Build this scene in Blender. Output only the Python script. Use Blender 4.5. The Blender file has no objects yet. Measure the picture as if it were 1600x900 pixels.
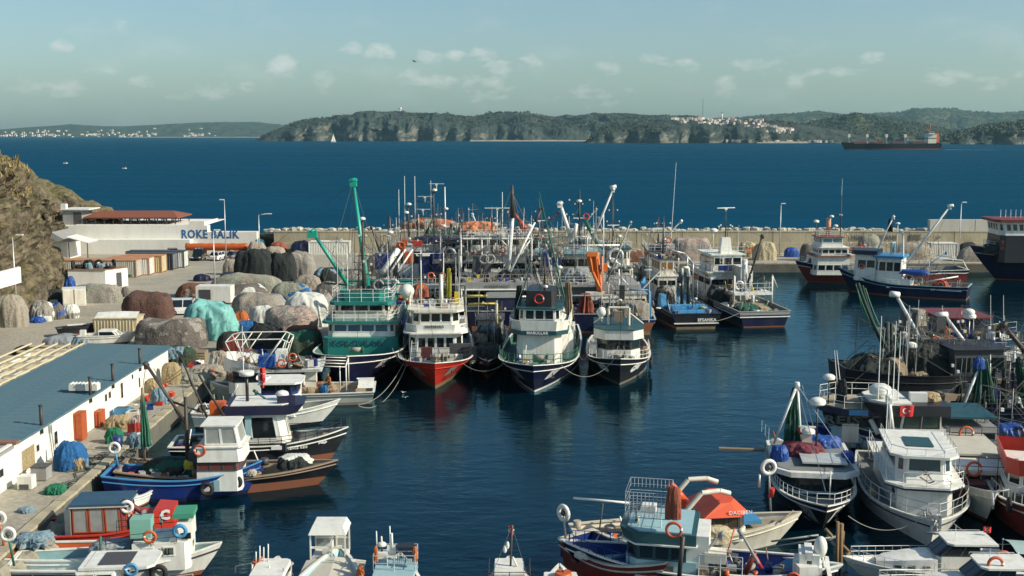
import bpy, math, random, os
from mathutils import Vector, Matrix, noise
from math import sin, cos, tan, pi, radians, atan, atan2, hypot, sqrt
random.seed(7)
R = random.uniform
SC = bpy.context.scene
COL = SC.collection
# ------------------------------------------------------------------ camera
H = 22.0; F = 1800.0; PITCH = atan(240.0/F)
cam_d = bpy.data.cameras.new('camera'); cam_d.lens = F/1600*36; cam_d.sensor_width = 36
cam_d.clip_start = 0.5; cam_d.clip_end = 120000
cam = bpy.data.objects.new('camera', cam_d); COL.objects.link(cam)
cam.location = (0, 0, H); cam.rotation_euler = (pi/2-PITCH, 0, 0); SC.camera = cam
# ------------------------------------------------------------------ sun, sky, exposure
SUN = Vector((0.95, -0.29, 0.62)).normalized()
sl = bpy.data.lights.new('sun', 'SUN'); sl.energy = 5.0; sl.angle = radians(0.5); sl.color = (1.0, 0.90, 0.74)
so = bpy.data.objects.new('sun', sl); COL.objects.link(so); so.rotation_euler = SUN.to_track_quat('Z', 'Y').to_euler()
SC.view_settings.view_transform = 'Standard'; SC.view_settings.look = 'None'; SC.view_settings.gamma = 1
SC.view_settings.use_curve_mapping = False
SC.view_settings.exposure = 0.2
W = bpy.data.worlds.new('World'); SC.world = W; W.use_nodes = True
wn = W.node_tree.nodes; wl = W.node_tree.links
for n in list(wn): wn.remove(n)
def wmath(op, a, b=None, c=None, clamp=False):
    n = wn.new('ShaderNodeMath'); n.operation = op; n.use_clamp = clamp
    for i, v in enumerate((a, b, c)):
        if v is None: continue
        if isinstance(v, (int, float)): n.inputs[i].default_value = v
        else: wl.new(v, n.inputs[i])
    return n.outputs[0]
sky = wn.new('ShaderNodeTexSky'); sky.sky_type = 'NISHITA'; sky.sun_disc = False
sky.sun_elevation = math.asin(SUN.z); sky.sun_rotation = atan2(SUN.x, SUN.y)
sky.altitude = 20; sky.air_density = 1.0; sky.dust_density = 1.3; sky.ozone_density = 1.3
tint = wn.new('ShaderNodeMix'); tint.data_type = 'RGBA'; tint.blend_type = 'MULTIPLY'; tint.inputs[0].default_value = 1
wl.new(sky.outputs[0], tint.inputs[6]); tint.inputs[7].default_value = (0.86, 1.0, 1.03, 1)
tc = wn.new('ShaderNodeTexCoord'); sep = wn.new('ShaderNodeSeparateXYZ'); wl.new(tc.outputs['Generated'], sep.inputs[0])
dy = wmath('MAXIMUM', sep.outputs[1], 0.05)
cu = wmath('DIVIDE', sep.outputs[0], dy); cv = wmath('DIVIDE', sep.outputs[2], dy)
def cloud_noise(scale, off, det=6, rough=.6):
    mp = wn.new('ShaderNodeMapping'); wl.new(tc.outputs['Generated'], mp.inputs[0]); mp.inputs[1].default_value = off
    mp.inputs[3].default_value = (1, 1, 2.2)
    nn = wn.new('ShaderNodeTexNoise'); nn.inputs['Scale'].default_value = scale; nn.inputs['Detail'].default_value = det
    nn.inputs['Roughness'].default_value = rough; wl.new(mp.outputs[0], nn.inputs['Vector']); return nn.outputs[0]
nz = cloud_noise(55, (0, 0, 0), 8, .62); nz2 = cloud_noise(9, (3, 1, 0), 4, .5)
dist = None
CL = [(108, 76, 17, 9, 1), (202, 46, 14, 7, 1), (448, 106, 24, 14, 1.5), (167, 113, 24, 6, .7), (556, 78, 17, 9, 1.1), (598, 86, 24, 11, 1.2), (672, 93, 20, 10, 1.1),
      (715, 89, 15, 7, .9), (755, 89, 22, 9, 1), (778, 107, 20, 11, .95), (834, 98, 18, 9, 1.1), (654, 124, 20, 10, .7), (694, 128, 22, 12, .7), (760, 136, 32, 18, .65),
      (947, 108, 16, 10, .9), (1018, 96, 20, 8, .95), (1068, 104, 18, 9, .75), (1130, 136, 14, 14, .8), (1236, 130, 16, 13, .8), (1350, 93, 20, 8, 1.2), (1302, 114, 32, 6, .75),
      (320, 146, 36, 12, .6), (508, 128, 15, 13, .7), (1475, 122, 30, 12, .6), (1525, 130, 22, 8, .55), (235, 132, 16, 10, .5), (1590, 118, 18, 6, .7), (95, 138, 40, 12, .5),
      (930, 150, 40, 12, .4), (1180, 105, 30, 8, .35), (393, 137, 10, 6, .5)]
for (px, py, a, b, k) in CL:
    u0 = (px-800)/F; v0 = (210-py)/F
    e = wmath('ADD', wmath('POWER', wmath('MULTIPLY', wmath('SUBTRACT', cu, u0), F/a*.8), 2.0), wmath('POWER', wmath('MULTIPLY', wmath('SUBTRACT', cv, v0), F/b*.8), 2.0))
    s = wmath('MULTIPLY', wmath('SUBTRACT', 1.0, e), k)
    dist = s if dist is None else wmath('MAXIMUM', dist, s)
shape = wmath('ADD', dist, wmath('MULTIPLY', wmath('SUBTRACT', nz, 0.5), 5.0))
shape = wmath('MULTIPLY', wmath('SUBTRACT', shape, 0.0), 0.55, clamp=True)
front = wmath('GREATER_THAN', sep.outputs[1], 0.06)
shape = wmath('MULTIPLY', shape, front)
band = wmath('SUBTRACT', 1.0, wmath('ABSOLUTE', wmath('DIVIDE', wmath('SUBTRACT', sep.outputs[2], 0.06), 0.09)), clamp=True)
wisp = wmath('MULTIPLY', wmath('MULTIPLY', wmath('SUBTRACT', cloud_noise(14, (5, 2, 7), 6, .6), 0.53, clamp=True), .8), band)
cmask = wmath('MINIMUM', wmath('ADD', wmath('MULTIPLY', shape, 0.52), wisp), .8)
cl = wn.new('ShaderNodeMix'); cl.data_type = 'RGBA'; wl.new(cmask, cl.inputs[0]); wl.new(tint.outputs[2], cl.inputs[6])
cl.inputs[7].default_value = (7.4, 7.3, 6.8, 1)
bg = wn.new('ShaderNodeBackground'); bg.inputs[1].default_value = 0.105; wl.new(cl.outputs[2], bg.inputs[0])
wo = wn.new('ShaderNodeOutputWorld'); wl.new(bg.outputs[0], wo.inputs[0])
# ------------------------------------------------------------------ pixel -> place
FW = Vector((0, cos(PITCH), -sin(PITCH))); UP = Vector((0, sin(PITCH), cos(PITCH))); CP = Vector((0, 0, H))
def ray(u, v): return FW + Vector((1, 0, 0))*((u-800)/F) + UP*((450-v)/F)
def P(u, v, z=0.0):
    d = ray(u, v); return CP + d*((z-H)/d.z)
def PY(u, v, Y):
    d = ray(u, v); return CP + d*(Y/d.y)
# ------------------------------------------------------------------ materials
MC = {}
def M(name, rgb=0, rough=.55, metal=0.0, dirt=.25, dirtcol=None, scale=1.2, bump=0.0, bscale=20, streak=False, spec=.5, fine=None, coat=0, bdist=.06):
    if name in MC: return MC[name]
    m = bpy.data.materials.new(name); m.use_nodes = True; MC[name] = m
    N = m.node_tree.nodes; L = m.node_tree.links; b = N['Principled BSDF']
    b.inputs['Roughness'].default_value = rough; b.inputs['Metallic'].default_value = metal
    b.inputs['Specular IOR Level'].default_value = spec; b.inputs['Coat Weight'].default_value = coat
    t = N.new('ShaderNodeTexCoord'); mp = N.new('ShaderNodeMapping'); L.new(t.outputs['Object'], mp.inputs[0])
    if streak: mp.inputs[3].default_value = (1, 1, .22)
    if dirt > 0:
        n1 = N.new('ShaderNodeTexNoise'); n1.inputs['Scale'].default_value = scale; n1.inputs['Detail'].default_value = 8; n1.inputs['Roughness'].default_value = .68
        L.new(mp.outputs[0], n1.inputs['Vector'])
        r = N.new('ShaderNodeMapRange'); r.inputs[1].default_value = .42; r.inputs[2].default_value = .72; r.inputs[4].default_value = dirt; L.new(n1.outputs[0], r.inputs[0])
        mx = N.new('ShaderNodeMix'); mx.data_type = 'RGBA'; L.new(r.outputs[0], mx.inputs[0])
        mx.inputs[6].default_value = (*rgb, 1); mx.inputs[7].default_value = (*(dirtcol or tuple(c*.45 for c in rgb)), 1)
        out = mx.outputs[2]
        if fine:
            n3 = N.new('ShaderNodeTexNoise'); n3.inputs['Scale'].default_value = fine[0]; n3.inputs['Detail'].default_value = 5; L.new(mp.outputs[0], n3.inputs['Vector'])
            r3 = N.new('ShaderNodeMapRange'); r3.inputs[1].default_value = .35; r3.inputs[2].default_value = .65; L.new(n3.outputs[0], r3.inputs[0])
            mx2 = N.new('ShaderNodeMix'); mx2.data_type = 'RGBA'; mx2.blend_type = 'MULTIPLY'; mx2.inputs[0].default_value = 1
            cr = N.new('ShaderNodeMix'); cr.data_type = 'RGBA'; L.new(r3.outputs[0], cr.inputs[0]); cr.inputs[6].default_value = (fine[1],)*3+(1,); cr.inputs[7].default_value = (1, 1, 1, 1)
            L.new(out, mx2.inputs[6]); L.new(cr.outputs[2], mx2.inputs[7]); out = mx2.outputs[2]
        L.new(out, b.inputs['Base Color'])
        rr = N.new('ShaderNodeMapRange'); rr.inputs[3].default_value = max(.05, rough-.08); rr.inputs[4].default_value = min(1, rough+.2); L.new(n1.outputs[0], rr.inputs[0]); L.new(rr.outputs[0], b.inputs['Roughness'])
    else: b.inputs['Base Color'].default_value = (*rgb, 1)
    if bump > 0:
        n2 = N.new('ShaderNodeTexNoise'); n2.inputs['Scale'].default_value = bscale; n2.inputs['Detail'].default_value = 6; L.new(mp.outputs[0], n2.inputs['Vector'])
        bp = N.new('ShaderNodeBump'); bp.inputs['Strength'].default_value = min(1, bump); bp.inputs['Distance'].default_value = bdist; L.new(n2.outputs[0], bp.inputs['Height']); L.new(bp.outputs[0], b.inputs['Normal'])
    return m
rust = (.16, .06, .025)
WHITE = M('white_paint', (.74, .75, .69), .42, dirt=.45, dirtcol=(.38, .29, .19), scale=1.7, streak=True)
WCREAM = M('cream_paint', (.70, .67, .56), .5, dirt=.45, dirtcol=(.33, .24, .15), scale=1.7, streak=True)
WALLW = M('whitewash', (.76, .75, .68), .8, dirt=.35, dirtcol=(.45, .41, .33), scale=.5, bump=.3, bscale=6, streak=True)
GREYP = M('grey_paint', (.30, .31, .30), .5, dirt=.5, dirtcol=(.17, .12, .08), scale=1.1, streak=True)
DGREY = M('dark_grey_paint', (.06, .065, .07), .5, dirt=.4, dirtcol=(.10, .07, .05))
BLACK = M('black_paint', (.012, .014, .018), .35, dirt=.35, dirtcol=(.05, .045, .04), scale=.8, streak=True)
NAVY = M('navy_paint', (.006, .010, .042), .35, dirt=.4, dirtcol=(.05, .035, .03), scale=.8, streak=True)
BLUE = M('blue_paint', (.008, .028, .17), .35, dirt=.4, dirtcol=(.05, .04, .06), scale=.9, streak=True)
LBLUE = M('light_blue_paint', (.05, .25, .48), .45, dirt=.4, dirtcol=(.10, .14, .18))
SKYB = M('pale_blue_paint', (.30, .48, .52), .45, dirt=.35, dirtcol=(.2, .22, .2))
TEAL = M('teal_paint', (.014, .20, .175), .4, dirt=.35, dirtcol=(.03, .10, .09), streak=True)
DTEAL = M('dark_teal_paint', (.015, .07, .08), .4, dirt=.3)
GREEN = M('green_paint', (.02, .12, .07), .5, dirt=.35)
RED = M('red_paint', (.50, .035, .018), .4, dirt=.4, dirtcol=(.20, .03, .02), streak=True)
DRED = M('maroon_paint', (.17, .022, .018), .45, dirt=.4, dirtcol=(.06, .02, .015), streak=True)
ANTIF = M('antifouling', (.22, .075, .035), .65, dirt=.5, dirtcol=(.10, .06, .04))
ORANGE = M('orange_paint', (.50, .10, .02), .45, dirt=.3, dirtcol=(.3, .06, .02))
RORANGE = M('ring_orange', (.50, .10, .035), .5, dirt=.15)
YEL = M('yellow_paint', (.60, .48, .04), .5, dirt=.3)
WOOD = M('weathered_wood', (.26, .19, .12), .8, dirt=.5, dirtcol=(.10, .08, .06), scale=4)
DECKW = M('deck_wood', (.36, .30, .20), .8, dirt=.5, dirtcol=(.16, .12, .08), scale=2)
DECKG = M('deck_grey', (.20, .22, .21), .8, dirt=.55, dirtcol=(.09, .075, .055), scale=1.5)
DECKGR = M('deck_green', (.04, .14, .10), .7, dirt=.5, dirtcol=(.08, .07, .05), scale=1.5)
STEEL = M('galvanised_steel', (.55, .56, .55), .4, .5, dirt=.3)
SPAR = M('white_spar', (.74, .76, .72), .4, dirt=.3, dirtcol=(.4, .33, .25))
DSPAR = M('dark_spar', (.035, .035, .035), .5, dirt=.4, dirtcol=rust)
RUBBER = M('black_rubber', (.015, .015, .016), .75, dirt=.3, dirtcol=(.06, .055, .05))
ROPE = M('rope', (.36, .33, .27), .9, dirt=.3)
DROPE = M('dark_rope', (.09, .10, .085), .9, dirt=.3)
GLASS = M('cabin_glass', (.008, .014, .017), .08, dirt=0, spec=.7)
GLASSG = M('green_cabin_glass', (.02, .05, .04), .1, dirt=.3, dirtcol=(.06, .09, .07), spec=.7)
PLAST = M('clear_plastic_screen', (.30, .32, .30), .25, dirt=.5, dirtcol=(.12, .13, .13), scale=2, spec=.7)
CANVAS = M('beige_canvas', (.50, .48, .40), .85, dirt=.3, bump=.3, bscale=4)
BTARP = M('blue_tarp', (.012, .07, .30), .45, dirt=.3, bump=.8, bscale=5)
RTARP = M('maroon_tarp', (.15, .03, .04), .7, dirt=.3, bump=.5, bscale=3)
GTARP = M('grey_tarp', (.26, .29, .30), .7, dirt=.4, bump=.8, bscale=3)
NETG = M('green_net', (.02, .11, .07), .9, dirt=.6, dirtcol=(.01, .03, .03), scale=5, bump=1, bscale=40)
NETD = M('dark_net', (.022, .032, .030), .9, dirt=.6, dirtcol=(.07, .06, .04), scale=5, bump=1, bscale=30)
NETR = M('rusty_net', (.32, .09, .05), .9, dirt=.6, dirtcol=(.12, .05, .04), scale=5, bump=1, bscale=30)
NETT = M('tan_net', (.34, .26, .17), .9, dirt=.6, dirtcol=(.14, .10, .07), scale=4, bump=1, bscale=30)
SKIN = M('skin', (.42, .25, .17), .6, dirt=0)
LOGO = M('letter_dark', (.02, .05, .12), .6, dirt=.2); LWHITE = M('letter_white', (.75, .75, .72), .6, dirt=.2); LGREY = M('letter_grey', (.12, .13, .12), .8, dirt=.4)
# ------------------------------------------------------------------ mesh builder
class MB:
    def __init__(s, m=None): s.v = []; s.f = []; s.mi = []; s.sm = []; s.ms = []; s.c = 0; s.smooth = False; (s.mat(m) if m else None)
    def mat(s, m):
        if m not in s.ms: s.ms.append(m)
        s.c = s.ms.index(m); return s
    def face(s, idx): s.f.append(tuple(idx)); s.mi.append(s.c); s.sm.append(s.smooth)
    def add(s, vs): o = len(s.v); s.v += [tuple(p) for p in vs]; return o
    def quad(s, a, b, c, d): o = s.add((a, b, c, d)); s.face((o, o+1, o+2, o+3))
    def poly(s, ps): o = s.add(ps); s.face(range(o, o+len(ps)))
    def box(s, c, d, rz=0, taper=1.0, rx=0):
        x, y, z = d[0]/2, d[1]/2, d[2]/2; ca, sa = cos(rz), sin(rz); o = len(s.v)
        for dz in (-1, 1):
            k = taper if dz > 0 else 1
            for dx, dy in ((-1, -1), (1, -1), (1, 1), (-1, 1)):
                X = dx*x*k; Y = dy*y*k; Z = dz*z
                if rx: Y, Z = Y*cos(rx)-Z*sin(rx), Y*sin(rx)+Z*cos(rx)
                s.v.append((c[0]+X*ca-Y*sa, c[1]+X*sa+Y*ca, c[2]+Z))
        for q in ((0, 3, 2, 1), (4, 5, 6, 7), (0, 1, 5, 4), (1, 2, 6, 5), (2, 3, 7, 6), (3, 0, 4, 7)): s.face([o+i for i in q])
        return s
    def bb(s, p, q): return s.box(((p[0]+q[0])/2, (p[1]+q[1])/2, (p[2]+q[2])/2), (abs(q[0]-p[0]), abs(q[1]-p[1]), abs(q[2]-p[2])))
    def tube(s, p, q, r, r2=None, n=6, cap=True):
        p = Vector(p); q = Vector(q); d = q-p
        if d.length < 1e-6: return s
        r2 = r if r2 is None else r2; d.normalize()
        a = d.cross(Vector((0, 0, 1)) if abs(d.z) < .9 else Vector((1, 0, 0))).normalized(); b = d.cross(a); o = len(s.v)
        for (c, rr) in ((p, r), (q, r2)):
            for i in range(n):
                t = 2*pi*i/n; s.v.append(tuple(c+a*cos(t)*rr+b*sin(t)*rr))
        sm = s.smooth; s.smooth = n > 4
        for i in range(n): s.face((o+i, o+(i+1) % n, o+n+(i+1) % n, o+n+i))
        s.smooth = False
        if cap: s.face([o+n-1-i for i in range(n)]); s.face([o+n+i for i in range(n)])
        s.smooth = sm; return s
    def path(s, pts, r, n=4):
        for a, b in zip(pts, pts[1:]): s.tube(a, b, r, n=n, cap=False)
        return s
    def prism(s, poly, z0, z1, top=None):
        n = len(poly); top = top or poly; o = s.add([(p[0], p[1], z0) for p in poly]+[(p[0], p[1], z1) for p in top])
        for i in range(n): s.face((o+i, o+(i+1) % n, o+n+(i+1) % n, o+n+i))
        s.face([o+n-1-i for i in range(n)]); s.face([o+n+i for i in range(n)]); return s
    def sph(s, c, r, nu=10, nv=6, half=False):
        r = (r, r, r) if isinstance(r, (int, float)) else r; o = len(s.v); sm = s.smooth; s.smooth = True
        for j in range(nv+1):
            t = (pi/2 if half else pi)*j/nv
            for i in range(nu):
                a = 2*pi*i/nu; s.v.append((c[0]+r[0]*sin(t)*cos(a), c[1]+r[1]*sin(t)*sin(a), c[2]+r[2]*cos(t)))
        for j in range(nv):
            for i in range(nu): s.face((o+j*nu+i, o+(j+1)*nu+i, o+(j+1)*nu+(i+1) % nu, o+j*nu+(i+1) % nu))
        s.smooth = sm; return s
    def tor(s, c, Rr, r, ax='z', nu=16, nv=6, alt=None, sc=1):
        o = len(s.v); sm = s.smooth; s.smooth = True; base = s.c
        for i in range(nu):
            a = 2*pi*i/nu
            for j in range(nv):
                b = 2*pi*j/nv; x = (Rr+r*cos(b))*cos(a); y = (Rr+r*cos(b))*sin(a)*sc; z = r*sin(b)
                q = (x, y, z) if ax == 'z' else ((z, x, y) if ax == 'x' else (x, z, y)); s.v.append((c[0]+q[0], c[1]+q[1], c[2]+q[2]))
        for i in range(nu):
            if alt is not None: s.mat(alt if (i*4//nu*4 == i*4 - (i*4) % 1 and i % (nu//4) == 0) else s.ms[base])
            for j in range(nv): s.face((o+i*nv+j, o+((i+1) % nu)*nv+j, o+((i+1) % nu)*nv+(j+1) % nv, o+i*nv+(j+1) % nv))
        s.c = base; s.smooth = sm; return s
    def grid(s, rows, closed=False, capends=False):
        n = len(rows[0]); o = len(s.v)
        for r in rows: s.v += [tuple(p) for p in r]
        for j in range(len(rows)-1):
            for i in range(n if closed else n-1): s.face((o+j*n+i, o+j*n+(i+1) % n, o+(j+1)*n+(i+1) % n, o+(j+1)*n+i))
        if capends: s.face(range(o+n-1, o-1, -1)); s.face(range(o+(len(rows)-1)*n, o+len(rows)*n))
        return s
    def mesh(s, name):
        me = bpy.data.meshes.new(name); me.from_pydata(s.v, [], s.f)
        for m in s.ms: me.materials.append(m)
        if me.polygons:
            me.polygons.foreach_set('material_index', s.mi); me.polygons.foreach_set('use_smooth', s.sm)
        me.update(); return me
    def build(s, name, parent=None, **k): return put(name, s.mesh(name), parent, **k)
def put(name, me, parent=None, label=None, cat=None, group=None, kind=None, loc=None, rz=0):
    o = bpy.data.objects.new(name, me); COL.objects.link(o)
    if parent: o.parent = parent
    if loc is not None: o.location = loc
    if rz: o.rotation_euler = (0, 0, rz)
    tag(o, label, cat, group, kind); return o
def tag(o, label=None, cat=None, group=None, kind=None):
    for k, v in (('label', label), ('category', cat), ('group', group), ('kind', kind)):
        if v: o[k] = v
def thing(name, loc, rz, label, cat, group=None): return put(name, None, None, label, cat, group, None, loc, rz)
def children(o, allobs=None): return [c for c in KIDS.get(o.name, [])]
KIDS = {}
def dup(root, loc, rz, label, group=None):
    m = {}; src = [root]+list(root.children_recursive)
    for a in src:
        b = a.copy(); COL.objects.link(b); m[a] = b
    for a in src[1:]: m[a].parent = m[a.parent]
    r = m[root]; r.location = loc; r.rotation_euler = (0, 0, rz); r['label'] = label
    if group: r['group'] = group
    return r
def text_mesh(txt, size, mat_, depth=.01, bold=0.0, sx=1.0, shear=0):
    c = bpy.data.curves.new('lettering', 'FONT'); c.body = txt; c.size = size; c.extrude = depth; c.offset = bold; c.align_x = 'CENTER'; c.align_y = 'CENTER'; c.resolution_u = 2; c.space_character = 1.1; c.shear = shear
    t = bpy.data.objects.new('lettering_source', c); me = bpy.data.meshes.new_from_object(t); bpy.data.objects.remove(t)
    me.materials.clear(); me.materials.append(mat_)
    if sx != 1:
        for v in me.vertices: v.co.x *= sx
    return me
def text_at(txt, size, mat_, loc, nrm, parent=None, bold=0.0, sx=1.0, name='lettering', shear=0, tiltz=0, **k):
    "lettering whose face looks along nrm, upright"
    me = text_mesh(txt, size, mat_, .012, bold, sx, shear); n = Vector(nrm).normalized(); up = Vector((0, 0, 1)); x = up.cross(n).normalized(); u = n.cross(x)
    o = put(name, me, parent, **k); m = Matrix((x, u, n)).transposed().to_4x4()
    if tiltz: m = m @ Matrix.Rotation(tiltz, 4, 'Z')
    o.matrix_local = Matrix.Translation(Vector(loc)+n*.03) @ m; return o
def nz3(x, y, z, o=3): return noise.fractal(Vector((x, y, z)), 1.0, 2.1, o)
# ================================================================== WATER
def water(name, pts, base, rough, s1, s2, b1, b2, dist_, fmax, gcol):
    m = bpy.data.materials.new(name); m.use_nodes = True; N = m.node_tree.nodes; L = m.node_tree.links; N.remove(N['Principled BSDF'])
    t = N.new('ShaderNodeTexCoord')
    def no(sc, det, stretch, rot=0):
        mp = N.new('ShaderNodeMapping'); L.new(t.outputs['Object'], mp.inputs[0]); mp.inputs[3].default_value = stretch; mp.inputs[2].default_value = (0, 0, rot)
        n = N.new('ShaderNodeTexNoise'); n.inputs['Scale'].default_value = sc; n.inputs['Detail'].default_value = det; n.inputs['Roughness'].default_value = .55; L.new(mp.outputs[0], n.inputs['Vector']); return n.outputs[0]
    def mr(v, a, b, c, d): r = N.new('ShaderNodeMapRange'); L.new(v, r.inputs[0]); [setattr(r.inputs[k+1], 'default_value', q) for k, q in enumerate((a, b, c, d))]; return r.outputs[0]
    n1 = no(s1, 5, (.55, 1, 1), .2); n2 = no(s2, 4, (.7, 1, 1), -.5); big = no(.012 if fmax < .3 else .045, 4, (.35, 1, 1)); streak = no(.03, 6, (.12, 1, 1), .05)
    bp = N.new('ShaderNodeBump'); L.new(mr(big, .35, .65, b1*.55, b1), bp.inputs['Strength']); bp.inputs['Distance'].default_value = dist_; L.new(n1, bp.inputs['Height'])
    bq = N.new('ShaderNodeBump'); L.new(mr(streak, .35, .65, b2*.6, b2), bq.inputs['Strength']); bq.inputs['Distance'].default_value = dist_*3; L.new(n2, bq.inputs['Height']); L.new(bp.outputs[0], bq.inputs['Normal'])
    mx = N.new('ShaderNodeMix'); mx.data_type = 'RGBA'; L.new(mr(streak, .38, .62, 0, 1), mx.inputs[0]); mx.inputs[6].default_value = (*base, 1); mx.inputs[7].default_value = (base[0]*.8, base[1]*.78, base[2]*.8, 1)
    df = N.new('ShaderNodeBsdfDiffuse'); L.new(mx.outputs[2], df.inputs[0]); gl = N.new('ShaderNodeBsdfGlossy'); gl.inputs[0].default_value = (*gcol, 1); L.new(mr(big, .35, .65, rough*.7, rough*1.5), gl.inputs['Roughness'])
    L.new(bq.outputs[0], gl.inputs['Normal']); L.new(bq.outputs[0], df.inputs['Normal']); fr = N.new('ShaderNodeFresnel'); fr.inputs[0].default_value = 1.33; L.new(bq.outputs[0], fr.inputs['Normal'])
    mn = N.new('ShaderNodeMath'); mn.operation = 'MINIMUM'; L.new(fr.outputs[0], mn.inputs[0]); mn.inputs[1].default_value = fmax; ms = N.new('ShaderNodeMixShader'); L.new(mn.outputs[0], ms.inputs[0]); L.new(df.outputs[0], ms.inputs[1]); L.new(gl.outputs[0], ms.inputs[2]); L.new(ms.outputs[0], N['Material Output'].inputs[0])
    mb = MB(m); mb.poly([(x, y, 0) for x, y in pts]); return mb.build(name, kind='structure')
HB = 206.0
water('harbour_water', [(-90, 20), (600, 20), (600, HB), (-90, HB)], (.0006, .010, .017), .06, 1.3, .32, .6, .45, .08, .36, (.55, .88, 1))
water('sea', [(-14500, HB), (14500, HB), (14500, 14500), (-14500, 14500)], (.0003, .032, .064), .25, .35, .06, .8, .7, .35, .13, (.25, .75, 1))
# ================================================================== QUAY
CONC = M('quay_concrete', (.40, .37, .29), .85, dirt=.55, dirtcol=(.22, .20, .16), scale=.25, bump=.5, bscale=3, fine=(3, .72))
CONCW = M('wall_concrete', (.46, .41, .28), .85, dirt=.6, dirtcol=(.20, .17, .12), scale=.45, bump=.5, bscale=3, streak=True, fine=(4, .8))
CONCD = M('wet_concrete', (.13, .125, .10), .8, dirt=.6, dirtcol=(.05, .06, .045), scale=.6, bump=.5, bscale=3)
QZ = 1.3
AP = 184.0; WL = 202.0
EX = lambda y: -25.2 - (y-60)*0.02 if y < 103 else -18.7
quay = [(-95, 30), (-25.0, 30), (-25.2, 60), (-26.1, 103), (-18.7, 104.5), (-18.7, AP), (150, AP), (150, WL+1), (-95, WL+1)]
mb = MB(CONC); mb.poly([(x, y, QZ) for x, y in quay]); mb.mat(CONCD)
for (a, b) in zip(quay, quay[1:]+quay[:1]): mb.quad((a[0], a[1], -2), (b[0], b[1], -2), (b[0], b[1], QZ), (a[0], a[1], QZ))
qo = mb.build('quay', kind='structure')
# slab joints: paving strips a few mm proud, edge coping stones
cope = MB(CONCW); cope.box((0, 0, 0), (.62, 1.94, .16)); cme = cope.mesh('coping_stone')
y = 31.0
while y < 102:
    o = put('coping_stone', cme, qo); o.location = (EX(y)-.33+R(-.02, .02), y+1, QZ+.085+R(0, .02)); o.rotation_euler = (R(-.02, .02), R(-.02, .02), R(-.012, .012)); y += 2.0
y = 105.2
while y < AP-1: o = put('coping_stone', cme, qo); o.location = (-19.03, y, QZ+.085+R(0, .02)); y += 2.0
x = -16.5
while x < 149: o = put('coping_stone', cme, qo); o.location = (x, AP+.33, QZ+.085+R(0, .02)); o.rotation_euler = (0, 0, pi/2); x += 2.0
for j, (x0, x1, y0, y1) in enumerate([(-34, -30.2, 64, 80), (-31.5, -27.0, 82, 96)]): pass
# boulders at the near quay foot
STONE = M('old_stone', (.30, .28, .21), .9, dirt=.6, dirtcol=(.14, .13, .10), scale=1.5, bump=.8, bscale=4)
def rockmesh(name, m, s=1, seed=0, sq=.6):
    mb = MB(m); n = 3; vs = {}
    mb.sph((0, 0, 0), 1, 9, 6); out = []
    for (x, y, z) in mb.v:
        k = 1/max(abs(x), abs(y), abs(z), .01); k = 1*(1-sq)+k*sq; k = min(k, 1.35); d = 1+.28*nz3(x*1.3+seed, y*1.3, z*1.3, 2); out.append((x*k*d*s, y*k*d*s, z*k*d*s))
    mb.v = out; mb.sm = [False]*len(mb.sm); return mb.mesh(name)
rk = [rockmesh('quay_boulder', STONE, 1, i*7.1, .6) for i in range(4)]
for i in range(16):
    o = put('quay_boulder', rk[i % 4], loc=(-24.6+R(-.2, .5), 45+i*1.35, .45+R(-.2, .2)), rz=R(0, 6), label='rough stone block at the foot of the near quay edge', cat='rock', group='stone blocks along the near quay edge'); o.scale = (.75, .7, R(.55, .85))
# ================================================================== BREAKWATER
bw = thing('breakwater_wall', (0, WL, QZ), 0, 'long weathered concrete breakwater wall between the harbour and the open sea', 'wall')
lo = MB(CONCW); lo.bb((-3.97, .0, 0), (3.97, 1.6, 1.75)); lme = lo.mesh('wall_panel')
up_ = MB(CONCW); up_.bb((-3.95, .45, 0), (3.95, 1.6, 1.85)); up_.bb((-3.97, .38, 1.852), (3.97, 1.7, 2.05)); ume = up_.mesh('wall_panel')
for i in range(26):
    x = -50+i*8+4
    if x < -42: continue
    o = put('wall_panel', lme, bw); o.location = (x, R(-.03, .03), 0); o = put('wall_panel', ume, bw); o.location = (x, R(-.03, .03), 1.753)
tall = MB(M('pale_concrete', (.48, .47, .41), .85, dirt=.4, dirtcol=(.3, .28, .23), scale=.4, bump=.3, bscale=3, streak=True)); tall.bb((0, 0, 0), (7.9, 1.2, 2.0)); tme = tall.mesh('parapet_block')
for i in range(10): o = put('parapet_block', tme, bw); o.location = (73.6+i*8, .5, 3.81)
ARM = M('armour_concrete', (.46, .44, .36), .9, dirt=.5, dirtcol=(.26, .24, .19), scale=1.0, bump=.6, bscale=4)
am = [rockmesh('armour_block', ARM, 1, i*3.3, 1.0) for i in range(5)]
for i in range(150):
    x = -44+i*1.18+R(-.25, .25)
    o = put('armour_block', am[i % 5], loc=(x, WL+3.2+R(-.5, .9), 5.0+R(-.15, .2)), rz=R(0, 6), label='rough concrete armour block showing above the breakwater wall', cat='armour block', group='armour blocks heaped on the sea side of the breakwater')
    o.scale = (R(.5, .85), R(.5, .8), R(.3, .5))
mb = MB(ARM); rows = []
for j in range(5):
    rows.append([(-46+i*2.0, WL+1.6+j*2.8, [4.4, 4.0, 2.4, .8, -1.2][j]+R(-.4, .4)) for i in range(100)])
mb.grid(rows); mb.build('armour_slope', kind='structure')
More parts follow.
